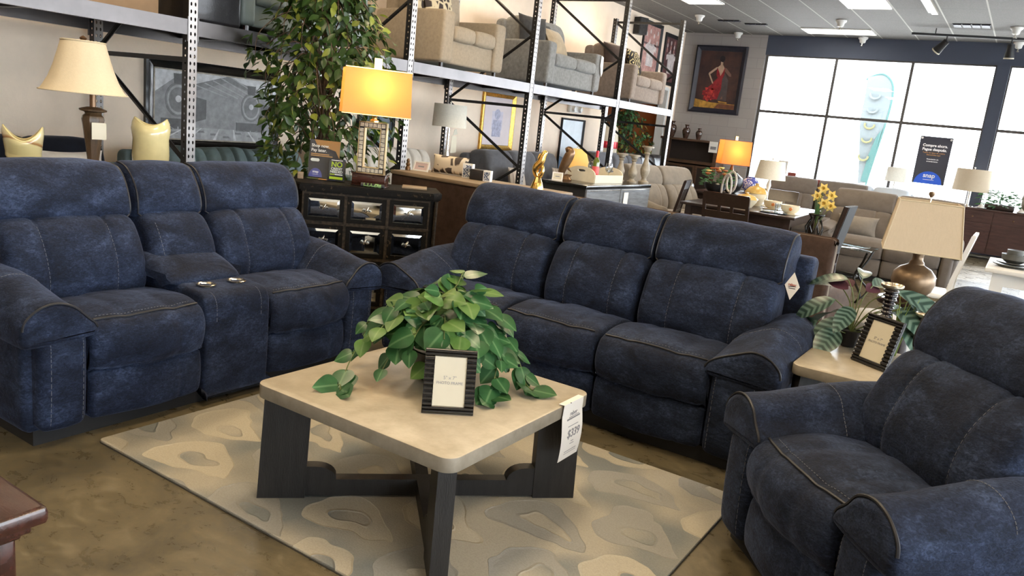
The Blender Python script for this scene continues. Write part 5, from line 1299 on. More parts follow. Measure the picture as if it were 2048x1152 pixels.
pillow('throw_pillow', 'white pillow on the black navy sofa beside the lamp base', (-5.70, 3.02, .47), PI/2+.2, .50, .44, .18, M['white_cloth'], .12)
def teal_sofa():
    t = simple_sofa('sofa', 'teal faux leather sofa with buttoned back under the rack', 'sofa', (-5.22, 4.50, 0), PI/2, 1.90, 1.12, M['teal'], 3, .16, .78, .44, .92, channels=4)
teal_sofa()
simple_sofa('loveseat', 'pale grey channel back loveseat under the rack behind the chest', 'loveseat', (-5.25, 6.45, 0), PI/2, 1.86, 1.0, M['light_grey_fab'], 2, .2, .72, .45, .99, channels=4)
simple_sofa('sofa', 'charcoal grey sofa under the rack behind the gold figurine', 'sofa', (-5.22, 9.22, 0), PI/2, 2.2, 1.05, M['mid_grey_fab'], 3, .2, .66, .46, 1.02)
pillow('throw_pillow', 'pale striped pillow on the charcoal sofa beside the rack brace', (-5.54, 8.72, .475), PI/2+.2, .46, .40, .16, M['pale_stripe'], .25)
pillow('throw_pillow', 'pale striped pillow on the charcoal sofa behind the gold figurine', (-5.52, 9.9, .475), PI/2-.1, .46, .40, .16, M['pale_stripe'], .25)
simple_sofa('sofa', 'slate grey sofa under the rack behind the wine bottle', 'sofa', (-5.0, 11.85, 0), PI/2, 2.1, 1.1, M['mid_grey_fab'], 3, .2, .66, .46, 1.08)
pillow('throw_pillow', 'navy pillow on the slate grey sofa behind the wine glasses', (-5.34, 12.45, .475), PI/2, .5, .42, .18, fabric('navy_cotton', (.03,.045,.075), .2, 12), .25)
def drum_lamp(label, loc, r0, r1, z0, z1, sm, base, group=None, tags=False, stick=True, lit=0):
    t = thing('table_lamp', label, 'lamp', loc, 0, group)
    MB().lathe(base, 20, cap=False).build('base', M['silver'] if stick is True else stick, t)
    zb = base[-1][1]
    MB().cyl((0, 0, zb-.02), (0, 0, z1+.012), .005, 8).build('harp', M['silver'], t)
    s = MB(); s.loft([[(r*math.cos(2*PI*j/36), r*math.sin(2*PI*j/36), z) for j in range(36)] for r, z in ((r0, z0), (r1, z1), (r1-.004, z1), (r0-.004, z0), (r0, z0))], 0, False); s.build('lamp_shade', sm, t, 60)
    sp = MB()
    for a in (0, 2*PI/3, 4*PI/3): sp.cyl((0, 0, z1-.012), ((r1-.003)*math.cos(a), (r1-.003)*math.sin(a), z1-.012), .002, 5)
    sp.build('spider', M['silver'], t)
    MB().ball((0, 0, z1+.022), .012, 6).build('finial', M['silver'], t)
    if lit: bulb_light(t, (z0+z1)/2-.02, lit, (1, .80, .45), .04)
    return t
def side_table(label, loc, r, h, m): 
    t = thing('side_table', label, 'side table', loc)
    MB().lathe([(.0005, h-.03), (r, h-.03), (r+.005, h-.015), (r, h), (.0005, h)], 24, cap=False).build('tabletop', m, t)
    MB().lathe([(r*.7, 0), (r*.7, .02), (.04, .05), (.03, h*.5), (.05, h-.03)], 16).build('pedestal', m, t)
side_table('dark side table under the grey drum lamp by the left wall', (-5.9, 7.95, 0), .125, .62, M['espresso'])
t = drum_lamp('lamp with pale grey drum shade and hanging tags, right of the amber shade', (-5.9, 7.95, .621), .205, .195, .675, .94, M['white_shade'], [(.0005, 0), (.08, 0), (.08, .015), (.02, .03), (.018, .2), (.035, .3), (.018, .4), (.015, .66)])
t.location = (-5.90, 7.56, .621)
for o in bpy.data.objects:
    if o.get('label', '').startswith('dark side table under the grey drum'): o.location = (-5.90, 7.56, 0)
mb = MB(); mb.prism([(-.055, -.20), (.06, -.19), (.05, .0), (-.045, .01)], .0, .002, 'x').prism([(-.03, .01), (.055, .03), (.03, .09), (-.01, .08)], .003, .005, 'x'); o = mb.build('hang_tag', M['cream_paper'], None, 0); o.location = (-5.84, 7.60, 1.19); tag(o, 'cream cards hanging below the pale grey drum shade', 'hang tag')
# ------------------------------------------------------------------ brown furniture backing onto the navy sofa
def brown_divider():
    t = thing('console_bench', 'brown upholstered bench back with tan wood ledge behind the mirrored chest', 'console', (-3.62, 4.86, 0))
    MB().box(-.72, .70, .0, .07, .06, .925).build('back_panel', M['brown_micro'], t, 0)
    slab(MB(), -.73, .71, -.015, .50, .925, .955, .01, .006).build('ledge', M['oak'], t)
    MB().box(-.70, .68, .07, .48, .06, .925).build('body', M['espresso'], t, 0)
    MB().box(-.68, .66, .03, .46, 0, .06).build('plinth', M['plinth'], t, 0)
brown_divider()
def brown_sofa():
    t = thing('sofa', 'brown microfibre sofa with beige edged back turned to the navy sofa', 'sofa', (-1.86, 4.86, -.012))
    W = 1.0
    m = MB(); Cushion([(0, .10), (-.008, .3), (-.008, .6), (0, .95), (.03, .972), (.10, .972), (.13, .95), (.15, .6), (.17, .3), (.17, .10)], -W, W, .03, (), 0, 4, 10).mesh(m); b = m.build('back_frame', M['brown_micro'], t, 60)
    e = MB(); e.tube([(-W+.008, .05, .12), (-W+.008, .05, .5), (-W+.008, .05, .90)]+[(s*(W-.05+.042*math.cos(a)), .05, .925+.042*math.sin(a)) for s, R_ in ((-1, range(1, 6)), (1, range(4, -1, -1))) for a in [PI/2*k/5 for k in R_]]+[(W-.008, .05, .90), (W-.008, .05, .5), (W-.008, .05, .12)], .015, 8); e.build('edge_welt', M['beige_trim'], b)
    for s in (-1, 1):
        a = MB(); a.rbox(min(s*W, s*(W-.2)), max(s*W, s*(W-.2)), .16, .98, .08, .62, .05); a.build('arm', M['brown_micro'], t, 60)
    for i in range(3):
        w = (2*W-.4)/3; x = -W+.2+i*w; c = MB(); c.rbox(x+.004, x+w-.004, .34, 1.0, .28, .46, .05); c.build('seat_cushion', M['beige_trim'], t, 60)
        c = MB(); c.rbox(x+.004, x+w-.004, .17, .36, .44, .93, .06); c.build('back_cushion', M['beige_trim'], t, 60)
    MB().box(-W+.03, W-.03, .03, .95, .0, .28).build('base', M['plinth'], t, 0)
brown_sofa()
pillow('throw_pillow', 'giraffe print pillow standing on the tan ledge behind the chest', (-4.03, 5.22, .957), .12, .34, .155, .11, M['giraffe'], .12)
def small_frame(label, loc, rz, w, h, fm, art, lean=.15, kind='card_frame', cat='card'):
    t = thing(kind, label, cat, loc, rz); R = Matrix.Rotation(-lean, 4, 'X'); e = min(w, h)*.14
    f = MB()
    for b in ((-w/2, w/2, 0, e), (-w/2, w/2, h-e, h), (-w/2, -w/2+e, e, h-e), (w/2-e, w/2, e, h-e)): f.box(b[0], b[1], 0, .012, b[2], b[3])
    f.xf(R); f.build('frame', fm, t, 0)
    q = MB().box(-w/2+e, w/2-e, .004, .010, e, h-e); q.xf(R); c = q.build('insert', art, t, 0)
    q = MB().box(-w*.2, w*.2, .0034, .0041, h*.42, h*.55); q.xf(R); q.build('print_mark', M['grey_ink'], c, 0)
    s = MB().prism([(-.012, 0), (.012, 0), (.008, h*.7), (-.008, h*.7)], .012, .016, 'y'); s.xf(R @ Matrix.Rotation(.0, 4, 'X')); s.build('easel_back', M['black_matte'], t, 0)
    return t
small_frame('pale pink framed price card left of the giraffe pillow', (-4.25, 5.10, .956), .1, .15, .085, M['paper'], mat('pink_card', (.62,.48,.46), .7), .35)
M['tile_print'] = pattern('blue_white_tile', 'ikat', (.08,.11,.18), (.68,.72,.75), 26)
def photo_block(label, loc, rz, w, h, d=.05):
    t = thing('photo_block', label, 'ornament', loc, rz)
    MB().box(-w/2, w/2, 0, d, 0, h).build('block', M['white_paint'], t, 0)
    MB().box(-w/2+.008, w/2-.008, -.003, 0, .008, h-.012).build('print', M['tile_print'], t, 0)
photo_block('taller blue and white patterned block right of the giraffe pillow', (-3.80, 5.16, .956), .25, .085, .115)
photo_block('smaller blue and white patterned block beside the black candle box', (-3.575, 5.12, .956), .25, .062, .085)
b = MB(); slab(b, -.06, .06, -.05, .05, 0, .082, .006, .004, 3); o = b.build('black_box', M['black_leather'], None, 40); o.location = (-3.69, 5.17, .956); o.rotation_euler = (0, 0, .2); tag(o, 'small black box between the two blue patterned blocks on the ledge', 'box')
def tiny_figure():
    t = MB(); t.lathe([(.0005, 0), (.022, 0), (.024, .02), (.014, .035), (.020, .05), (.012, .066), (.016, .08), (.010, .094), (.0005, .098)], 12, cap=False); o = t.build('figurine', M['bronze'], None); o.location = (-4.312, 5.02, .956); tag(o, 'tiny dark bronze figurine on the ledge left of the pink card', 'ornament')
tiny_figure()
def gold_figure():
    t = thing('gold_sculpture', 'polished gold swirling sculpture on the ledge before the dark server', 'sculpture', (-3.10, 5.12, .956), .4)
    MB().lathe([(.0005, 0), (.052, 0), (.054, .008), (.036, .06), (.022, .095), (.0005, .10)], 24, cap=False).build('base', M['gold'], t)
    b = MB(); P = cr([Vector(p) for p in ((0, 0, .09), (-.022, 0, .13), (-.020, .0, .17), (.008, 0, .21), (.020, 0, .25), (.034, 0, .285), (.040, 0, .30))], 6, False)
    b.tube(P, lambda q: .026*math.sin(PI*(.12+.83*q))**.8+.004, 12); b.build('figure', M['gold'], t)
    c = MB(); c.tube(cr([Vector(p) for p in ((.01, -.004, .10), (.030, -.008, .14), (.022, -.006, .19), (-.012, 0, .235), (-.004, 0, .275))], 6, False), lambda q: .016*(1-q)+.004, 10); c.build('scarf', M['gold'], t)
gold_figure()

# ------------------------------------------------------------------ dark server and what stands on it
def server():
    t = thing('server_cabinet', 'long black server with grey washed front carrying tray and bottle', 'sideboard', (-3.87, 7.70, 0))
    fr = mat('grey_washed_wood', (.19,.20,.215), .3, 0, .35, 4, .1, 30, stretch=(1,1,8), coat=.2)
    slab(MB(), -.265, .265, -.80, .80, .865, .90, .008, .004).build('top', M['black_paint'], t)
    MB().box(-.25, .245, -.785, .785, .08, .866).build('body', M['black_matte'], t, 0)
    for i in range(2):
        for j in range(3):
            y0 = -.78+i*.785; z0 = .10+j*.255
            d = MB().box(.245, .262, y0+.006, y0+.772, z0+.004, z0+.249).build('drawer', fr, t, 0)
            MB().box(.262, .272, y0+.02, y0+.758, z0+.234, z0+.240).build('handle', M['silver'], d, 0)
    for sx in (-1, 1):
        for sy in (-1, 1): MB().box(sx*.20-.025, sx*.20+.025, sy*.74-.025, sy*.74+.025, 0, .08).build('foot', M['black_matte'], t, 0)
server()
o = MB().box(0, .002, -.055, .055, -.17, 0).build('price_tag', M['paper'], None, 0); o.location = (-3.5985, 7.83, .82); tag(o, 'white price tag taped to the front of the dark server', 'price tag')
def tray():
    t = thing('serving_tray', 'cream wooden serving tray with arched handles on the dark server', 'tray', (-3.93, 7.70, .901), -.06)
    w, l = .17, .30
    MB().box(-w, w, -l, l, 0, .012).build('bottom', M['cream_paint'], t, 0)
    for s in (-1, 1):
        MB().box(s*w-.006, s*w+.006, -l, l, 0, .085).build('side', M['cream_paint'], t, 0)
        arch = [(-w, 0), (w, 0), (w, .085)]+[(w*math.cos(a), .085+.075*math.sin(a)) for a in [PI*i/14 for i in range(1, 14)]]+[(-w, .085)]
        e = MB(); y0, y1 = s*l-.007, s*l+.007
        slot = [(.05*math.cos(a)*(1 if abs(math.cos(a)) > .3 else 1), .115+.014*math.sin(a)) for a in [2*PI*i/16 for i in range(16)]]
        n = len(arch); m = len(slot); st = len(e.v)
        # arched end with a slot cut through it: ring of quads between outline and slot
        ang = lambda p: math.atan2(p[1]-.115, p[0])
        K = 48; O = []; I = []
        def hit(poly, a):
            best = None; dx, dz = math.cos(a), math.sin(a)
            for i in range(len(poly)):
                x1, z1 = poly[i][0], poly[i][1]-.115; x2, z2 = poly[(i+1) % len(poly)][0], poly[(i+1) % len(poly)][1]-.115
                den = dx*(z2-z1)-dz*(x2-x1)
                if abs(den) < 1e-9: continue
                r = (x1*(z2-z1)-z1*(x2-x1))/den; q = (x1*dz-z1*dx)/den
                if r > 0 and -1e-6 <= q <= 1+1e-6 and (best is None or r > best): best = r
            return (dx*best, dz*best+.115)
        for k in range(K):
            a = 2*PI*(k+.37)/K; O.append(hit(arch, a)); I.append(hit(slot, a))
        e.loft([[(x, y0, z) for x, z in O], [(x, y1, z) for x, z in O], [(x, y1, z) for x, z in I], [(x, y0, z) for x, z in I], [(x, y0, z) for x, z in O]], 0, False)
        e.build('handle_end', M['cream_paint'], t, 30)
tray()
def wine():
    t = thing('wine_bottle', 'green wine bottle with rose label and red foil standing in the tray', 'bottle', (-3.90, 7.62, .9145))
    bt = mat('bottle_green', (.10,.13,.02), .1, 0, coat=.6)
    MB().lathe([(.0005, 0), (.036, 0), (.038, .006), (.038, .19), (.034, .215), (.018, .24), (.0145, .26), (.0145, .31), (.0005, .312)], 24, cap=False).build('glass', bt, t)
    MB().lathe([(.0386, .02), (.0388, .022), (.0388, .15), (.0386, .152)], 24, cap=False).build('label', M['red_glass'], t)
    MB().lathe([(.0005, .318), (.0155, .317), (.0155, .245), (.0165, .245), (.0165, .316), (.0005, .3195)], 18, cap=False).build('foil', M['foil'], t)
wine()
GL = mat('wine_glass', (.9, .92, .93), .03, 0); GL = glass_mat('wine_glass_clear', (.88, .90, .91), .3, .02)
for lab, loc in (('wine glass left of the bottle in the tray', (-4.035, 7.78, .9145)), ('wine glass right of the bottle in the tray', (-3.86, 7.86, .9145))):
    t = thing('wine_glass', lab, 'glass', loc, 0, 'wine glasses in the tray')
    MB().lathe([(.0005, 0), (.034, 0), (.034, .003), (.006, .008), (.0045, .075), (.008, .082)], 20, cap=False).build('stem', GL, t)
    MB().lathe([(.008, .082), (.030, .10), (.041, .13), (.040, .165), (.034, .19), (.0325, .19), (.0385, .165), (.0395, .13), (.028, .102), (.007, .086)], 24, cap=False).build('bowl', GL, t)
small_frame('small white printed sign card at the near end of the dark server', (-4.02, 7.02, .901), .35, .11, .085, M['paper'], M['cream_paper'], .2)
def dolphin():
    t = thing('bronze_sculpture', 'brown lacquered leaping dolphin sculpture beside the cream tray', 'sculpture', (-4.045, 7.22, .901), .5)
    MB().lathe([(.0005, 0), (.075, 0), (.078, .012), (.06, .03), (.045, .045), (.0005, .05)], 20, cap=False, sy=.8).build('base', M['bronze'], t)
    P = cr([Vector(p) for p in ((-.045, 0, .03), (-.035, 0, .10), (-.012, 0, .17), (.014, 0, .235), (.028, 0, .285), (.012, 0, .315), (-.022, 0, .305))], 6, False)
    b = MB(); b.tube(P, lambda q: .046*math.sin(PI*(.10+.82*q))**.75+.006, 14); b.build('body', M['bronze'], t)
    f = MB(); f.prism([(.0, .16), (.06, .10), (.065, .085), (.02, .11)], -.006, .006, 'y'); f.build('fin', M['bronze'], t)
    f = MB(); f.prism([(-.03, .05), (.05, .035), (.075, .06), (.02, .065)], -.012, .012, 'y'); f.build('tail', M['bronze'], t)
dolphin()
def candlestick(label, loc, h, r):
    t = thing('candlestick', label, 'candle holder', loc, 0, 'distressed pewter candlesticks')
    k = h
    MB().lathe([(.0005, 0), (r, 0), (r*1.05, .06*k), (r*.55, .10*k), (r*.45, .16*k), (r*.85, .28*k), (r*.95, .40*k), (r*.62, .56*k), (r*.40, .70*k), (r*.40, .80*k), (r*.62, .84*k), (r*.42, .88*k), (r*.75, .95*k), (r*.75, k), (.0005, k)], 22, cap=False).build('stem', M['pewter'], t)
    MB().lathe([(.0005, k), (r*1.15, k), (r*1.2, k+.012), (r*1.15, k+.02), (.0005, k+.018)], 22, cap=False).build('drip_plate', M['pewter'], t)
candlestick('leftmost of the three pewter candlesticks behind the cream tray', (-3.90, 8.24, .901), .30, .055)
candlestick('middle one of three pewter candlesticks behind the cream tray', (-3.77, 8.30, .901), .30, .055)
candlestick('tallest of the three pewter candlesticks, nearest the recliner', (-3.68, 8.43, .901), .41, .058)
# little lit lamp on a table by the wall
side_table('dark end table under the small lit yellow lamp between grey sofas', (-5.75, 10.55, 0), .20, .62, M['espresso'])
drum_lamp('small lit lamp with glowing yellow shade between the grey sofas', (-5.75, 10.55, .621), .235, .13, .235, .52, M['warm_shade'], [(.0005, 0), (.06, 0), (.06, .012), (.02, .03), (.03, .12), (.015, .22)], stick=M['bronze'], lit=5)

# ------------------------------------------------------------------ sand recliner, dining table and chairs
recliner('loveseat', 'sand coloured puffy recliner loveseat beyond the cream tray', 'loveseat', (-3.62, 10.05, 0), rad(76), [('arm', .2), ('seat', .58), ('seat', .58), ('arm', .2)], M['sand'], fine=False)
def dining_table(name, label, cx, cy, rz, sx, sy, m, z=.75, th=.03, leg=.075):
    t = thing(name, label, 'dining table', (cx, cy, 0), rz)
    slab(MB(), -sx/2, sx/2, -sy/2, sy/2, z-th, z, .008, .004, 3).build('tabletop', m, t)
    a = MB(); i = .07
    for b in ((-sx/2+i, sx/2-i, -sy/2+i, -sy/2+i+.022), (-sx/2+i, sx/2-i, sy/2-i-.022, sy/2-i), (-sx/2+i, -sx/2+i+.022, -sy/2+i, sy/2-i), (sx/2-i-.022, sx/2-i, -sy/2+i, sy/2-i)): a.box(b[0], b[1], b[2], b[3], z-th-.10, z-th)
    a.build('apron', m, t, 0)
    for u in (-1, 1):
        for v in (-1, 1):
            x, y = u*(sx/2-i-leg*.3), v*(sy/2-i-leg*.3); l = leg/2
            MB().loft([[(x-k, y-k, zz), (x+k, y-k, zz), (x+k, y+k, zz), (x-k, y+k, zz)] for k, zz in ((l*.75, 0), (l, .4), (l, z-th))]).build('leg', m, t, 0)
    return t
dining_table('dining_table', 'dark espresso dining table with tableware behind the navy sofa', -2.70, 9.615, rad(3), 1.30, 1.80, M['espresso'])
def dining_chair(label, loc, rz, m, h=.95, w=.46, slats='ladder', seat=None, group='dark dining chairs'):
    """faces local -y; origin on the floor under the seat centre"""
    t = thing('dining_chair', label, 'chair', loc, rz, group); d = .42; lean = .07
    s = MB(); s.rbox(-w/2, w/2, -d/2, d/2, .435, .475, .018); s.build('seat', seat or m, t)
    for u in (-1, 1):
        MB().tube([(u*(w/2-.022), -d/2+.025, 0), (u*(w/2-.022), -d/2+.025, .44)], .02, 6).build('leg', m, t)
        x = u*(w/2-.02); p = [(x, d/2+.03, 0), (x, d/2-.02, .42), (x, d/2-.01, .6), (x, d/2+lean, h)]
        q = MB(); q.loft([[(a-.018, b-.016, c), (a+.018, b-.016, c), (a+.018, b+.016, c), (a-.018, b+.016, c)] for a, b, c in p]); q.build('leg', m, t, 0)
    yb = lambda z: d/2-.01+(lean+.01)*(z-.6)/(h-.6)
    def bar(name, x0, x1, z0, z1, th=.012):
        q = MB(); q.loft([[(x0, yb(z)-th, z), (x1, yb(z)-th, z), (x1, yb(z)+th, z), (x0, yb(z)+th, z)] for z in (z0, z1)]); return q.build(name, m, t, 0)
    if slats == 'ladder':
        bar('top_rail', -w/2+.01, w/2-.01, h-.13, h+.01); bar('middle_rail', -w/2+.02, w/2-.02, h-.27, h-.19)
        for x in (-.07, .07): bar('spindle', x-.018, x+.018, h-.20, h-.12, .008)
        bar('lower_rail', -w/2+.02, w/2-.02, .56, .60)
        for x in (-.10, 0, .10): bar('spindle', x-.022, x+.022, .59, h-.26, .007)
    elif slats == 'slat':
        bar('top_rail', -w/2+.01, w/2-.01, h-.10, h+.01); bar('lower_rail', -w/2+.02, w/2-.02, .58, .62)
        for x in (-.12, -.06, 0, .06, .12): bar('spindle', x-.014, x+.014, .61, h-.09, .008)
    elif slats == 'pad':
        q = MB(); q.loft([[(-w/2+.02, yb(z)-.03, z), (w/2-.02, yb(z)-.03, z), (w/2-.02, yb(z)+.02, z), (-w/2+.02, yb(z)+.02, z)] for z in (.56, h)]); q.build('back_pad', seat or m, t, 0)
    else:
        bar('top_rail', -w/2+.01, w/2-.01, h-.07, h+.01); bar('lower_rail', -w/2+.02, w/2-.02, .52, .56)
        for s_ in (-1, 1):
            z0, z1 = .55, h-.06; q = MB(); a = Vector((-s_*(w/2-.04), yb(z0), z0)); b = Vector((s_*(w/2-.04), yb(z1), z1)); q.tube([a, b], .014, 6); q.build('cross_brace', m, t)
    q = MB()
    for u in (-1, 1): q.box(u*(w/2-.022)-.008, u*(w/2-.022)+.008, -d/2+.03, d/2, .20, .23)
    return t
dining_chair('dark ladder back dining chair at the near end of the dining table', (-2.66, 8.62, 0), PI+.0, M['espresso'], .92, .52)
dining_chair('dark dining chair at the far side of the table, nearest the window', (-2.80, 10.86, 0), 0, M['espresso'], .90, .50)
dining_chair('slat back dining chair at the left end of the dining table', (-3.66, 9.02, 0), -PI/2+.2, M['espresso'], .97, .42, 'slat', M['beige_trim'])
dining_chair('dark leather backed dining chair leaning right of the daffodils', (-1.55, 7.62, 0), -PI/2-.02, M['espresso'], 1.02, .40, 'pad', M['plinth'])
def rings():
    t = thing('ring_sculpture', 'grey rope textured double ring sculpture on the dining table', 'sculpture', (-2.92, 9.16, .751), -.3)
    m = mat('rope_silver', (.50,.47,.44), .5, .3, .2, 60, .6, 120)
    MB().rbox(-.07, .07, -.04, .04, 0, .03, .008).build('base', M['espresso'], t)
    for s, r in ((-1, .10), (1, .10)):
        MB().tube([(.0+.065*math.cos(a)+s*.012, s*.01, .19+.165*math.sin(a)) for a in [2*PI*i/28 for i in range(28)]] if s < 0 else [(.03+.05*math.cos(a)*1.3, s*.012, .27+.12*math.sin(a)) for a in [2*PI*i/28 for i in range(28)]], .013, 8, closed=True).build('ring', m, t)
rings()
M['tureen'] = mat('amber_glaze', (.50,.30,.07), .25, 0, col2=(.62,.45,.16), vscale=9)
def tureen(label, loc, r, h):
    t = thing('tureen', label, 'tureen', loc, 0, 'lidded tureens on the dining table')
    MB().lathe([(.0005, 0), (r*.6, 0), (r*.62, .008), (r*.95, h*.4), (r, h*.55), (r*.9, h*.55), (.0005, h*.5)], 26, cap=False).build('bowl', M['bowl_cream'], t)
    MB().lathe([(.0005, h*.555), (r*1.06, h*.56), (r*1.04, h*.62), (r*.7, h*.82), (r*.2, h*.90), (r*.15, h*.96), (r*.2, h), (.0005, h*1.02)], 26, cap=False).build('lid', M['tureen'], t)
tureen('amber lidded tureen nearest the ring sculpture', (-2.70, 9.22, .751), .13, .17)
tureen('taller amber lidded tureen behind the other one', (-2.72, 9.66, .751), .13, .27)
M['flower_print'] = mat('orange_flower_print', (.70,.22,.05), .4)
def flower_bowl(label, loc):
    t = thing('bowl', label, 'bowl', loc, 0, 'cream floral bowls on the dining table')
    MB().lathe([(.0005, 0), (.12, 0), (.125, .008), (.05, .012), (.0005, .011)], 24, cap=False).build('saucer', M['bowl_cream'], t)
    MB().lathe([(.05, .012), (.075, .02), (.098, .05), (.105, .10), (.100, .10), (.092, .05), (.0005, .03)], 28, cap=False).build('bowl', M['bowl_cream'], t)
    f = MB()
    for k in range(5): f.ball((.03+.012*math.cos(k*1.257), -.098, .062+.012*math.sin(k*1.257)), .0085, 5)
    f.build('painted_flower', M['flower_print'], t)
flower_bowl('cream bowl with orange flower at the near right of the dining table', (-2.17, 9.16, .751)); flower_bowl('cream bowl with orange flower left of the white lamp foot', (-2.46, 9.50, .751))
for lab, loc in (('clear tumbler left of the pair on the dining table', (-2.36, 9.36, .751)), ('clear tumbler right of the pair on the dining table', (-2.27, 9.40, .751))):
    o = MB().lathe([(.0005, 0), (.028, 0), (.033, .085), (.031, .085), (.027, .006), (.0005, .005)], 20, cap=False).build('tumbler', GL, None); o.location = loc; tag(o, lab, 'glass', 'tumblers on the dining table')
o = MB().lathe([(.0005, 0), (.09, 0), (.15, .010), (.152, .013), (.09, .006), (.0005, .005)], 30, cap=False).build('plate', mat('blue_glass_plate', (.20,.32,.42), .08, 0, coat=.5), None); o.location = (-2.30, 8.98, .751); tag(o, 'pale blue glass plate at the near edge of the dining table', 'plate')
drum_lamp('lamp with off white tapered shade standing on the dining table', (-2.62, 9.78, .751), .185, .150, .335, .56, M['white_shade'], [(.0005, 0), (.07, 0), (.07, .012), (.018, .03), (.015, .2), (.03, .26), (.012, .33)], stick=M['white_paint'])
# dark table further back with orange lamp, flowers and vases
dining_table('dining_table', 'second dark table under the orange lamp and flower arrangement', -3.76, 11.78, 0, .62, 1.7, M['espresso'])
def orange_lamp():
    t = thing('table_lamp', 'lit lamp with orange rectangular shade before the window edge', 'lamp', (-3.83, 12.05, .751), rad(35))
    MB().lathe([(.0005, 0), (.07, 0), (.07, .02), (.03, .04), (.05, .15), (.06, .25), (.03, .33), (.015, .40)], 20, cap=False).build('base', M['bronze'], t)
    rect_shade(t, .44, .42, .30, .28, .40, .765, M['orange_shade'], M['terracotta'])
    MB().box(-.02, .02, -.02, .02, .77, .83).build('finial', M['gold'], t, 0)
    bulb_light(t, .60, 5.5, (1, .55, .22))
orange_lamp()
def arrangement():
    random.seed(3)
    t = thing('flower_arrangement', 'autumn flower arrangement in a black bowl under the orange lamp', 'flowers', (-3.74, 11.15, .751))
    MB().lathe([(.0005, 0), (.09, 0), (.15, .06), (.165, .12), (.15, .14), (.14, .12), (.0005, .08)], 24, cap=False).build('bowl', M['black_plastic'], t)
    lv = MB(); rust = mat('rust_petal', (.42,.12,.04), .6)
    for i in range(110):
        a = rnd(0, 2*PI); r = rnd(.02, .24); z = rnd(.13, .36)-r*.25; d = Vector((math.cos(a), math.sin(a), rnd(-.2, .8))); leaf(lv, Vector((r*math.cos(a), r*math.sin(a), z)), d, Vector((.3, -.5, .8)), rnd(.06, .1), .05, LANCE, .2, .2)
    for i in range(13):
        a = i*2.4; r = .05+.17*((i*7 % 13)/13); p = (r*math.cos(a), r*math.sin(a), .38-r*.7)
        MB().lathe([(.0005, -.015), (.022, -.005), (.045, .012), (.040, .022), (.02, .018), (.0005, .02)], 10, p, cap=False).build('bloom', rust if i % 3 else M['daffodil'], t)
    lv.build('foliage', [M['ficus_far']], t, 180)
arrangement()
def round_vase():
    t = thing('black_vase', 'round matte black vase in front of the flower arrangement', 'vase', (-3.62, 11.52, .751))
    MB().lathe([(.0005, 0), (.06, 0), (.13, .05), (.16, .14), (.14, .23), (.07, .28), (.05, .30), (.055, .32), (.045, .32), (.04, .28), (.0005, .1)], 28, cap=False).build('body', M['black_plastic'], t)
round_vase()
o = MB().lathe([(.0005, 0), (.07, 0), (.12, .06), (.135, .13), (.10, .2), (.06, .22), (.07, .24), (.06, .24), (.05, .2), (.0005, .05)], 28, cap=False).build('porcelain_vase', pattern('blue_white_porcelain', 'ikat', (.06,.08,.35), (.80,.82,.86), 14), None); o.location = (-3.60, 12.38, .751); tag(o, 'blue and white porcelain vase beside the orange lamp', 'vase')
# daffodils in a twisted iron vase
def daffodils():
    random.seed(9)
    p = thing('plant_stand', 'slim dark plant stand under the daffodils', 'plant stand', (-1.66, 8.12, 0)); MB().lathe([(.0005, .60), (.13, .60), (.13, .625), (.0005, .625)], 20, cap=False).build('top', M['espresso'], p); MB().lathe([(.12, 0), (.12, .02), (.025, .05), (.025, .60)], 14).build('pedestal', M['espresso'], p)
    t = thing('daffodil_vase', 'yellow daffodils in an openwork dark metal vase behind the leather chair', 'flowers', (-1.66, 8.12, .626))
    v = MB()
    for k in range(7):
        a = 2*PI*k/7; v.tube([(r*math.cos(a+z*5), r*math.sin(a+z*5), z) for r, z in ((.04, .005), (.075, .05), (.085, .11), (.06, .17), (.045, .20), (.07, .24))], .008, 6)
    v.lathe([(.0005, 0), (.05, 0), (.05, .012), (.0005, .012)], 16, cap=False)
    v.tube([(.07*math.cos(a), .07*math.sin(a), .24) for a in [2*PI*i/20 for i in range(20)]], .008, 6, closed=True); v.build('openwork_vase', M['iron'], t)
    st = MB(); lv = MB()
    for x, y, z in ((.02, 0, .50), (.10, .03, .44), (.06, -.05, .36), (-.03, .03, .42), (.12, -.02, .34)):
        fl = MB(); st.tube(cr([Vector((0, 0, .1)), Vector((x*.4, y*.4, z*.6)), Vector((x, y, z))], 5, False), .004, 5)
        for q in range(6):
            a = q*PI/3; leaf(fl, Vector((x, y, z)), Vector((math.cos(a), -.45, math.sin(a))), Vector((0, -1, 0)), .065, .05, LANCE, .1, .1)
        fl.lathe([(.012, 0), (.022, .03), (.028, .045), (.024, .043), (.01, .004)], 12, cap=False).xf(Matrix.Identity(4), len(fl.v))
        k = len(fl.v)-60; fl.xf(Matrix.Translation((x, y, z)) @ Matrix.Rotation(PI/2, 4, 'X'), k); fl.build('bloom', M['daffodil'], t, 180)
    for a in (0, 1.2, 2.4, 3.6, 4.8): leaf(lv, Vector((0, 0, .15)), Vector((.3*math.cos(a), .3*math.sin(a), 1)), Vector((math.cos(a), math.sin(a), 0)), .3, .025, LANCE, .15, .1)
    st.build('stalks', M['stem'], t); lv.build('leaves', [M['ficus_far']], t, 180)
daffodils()
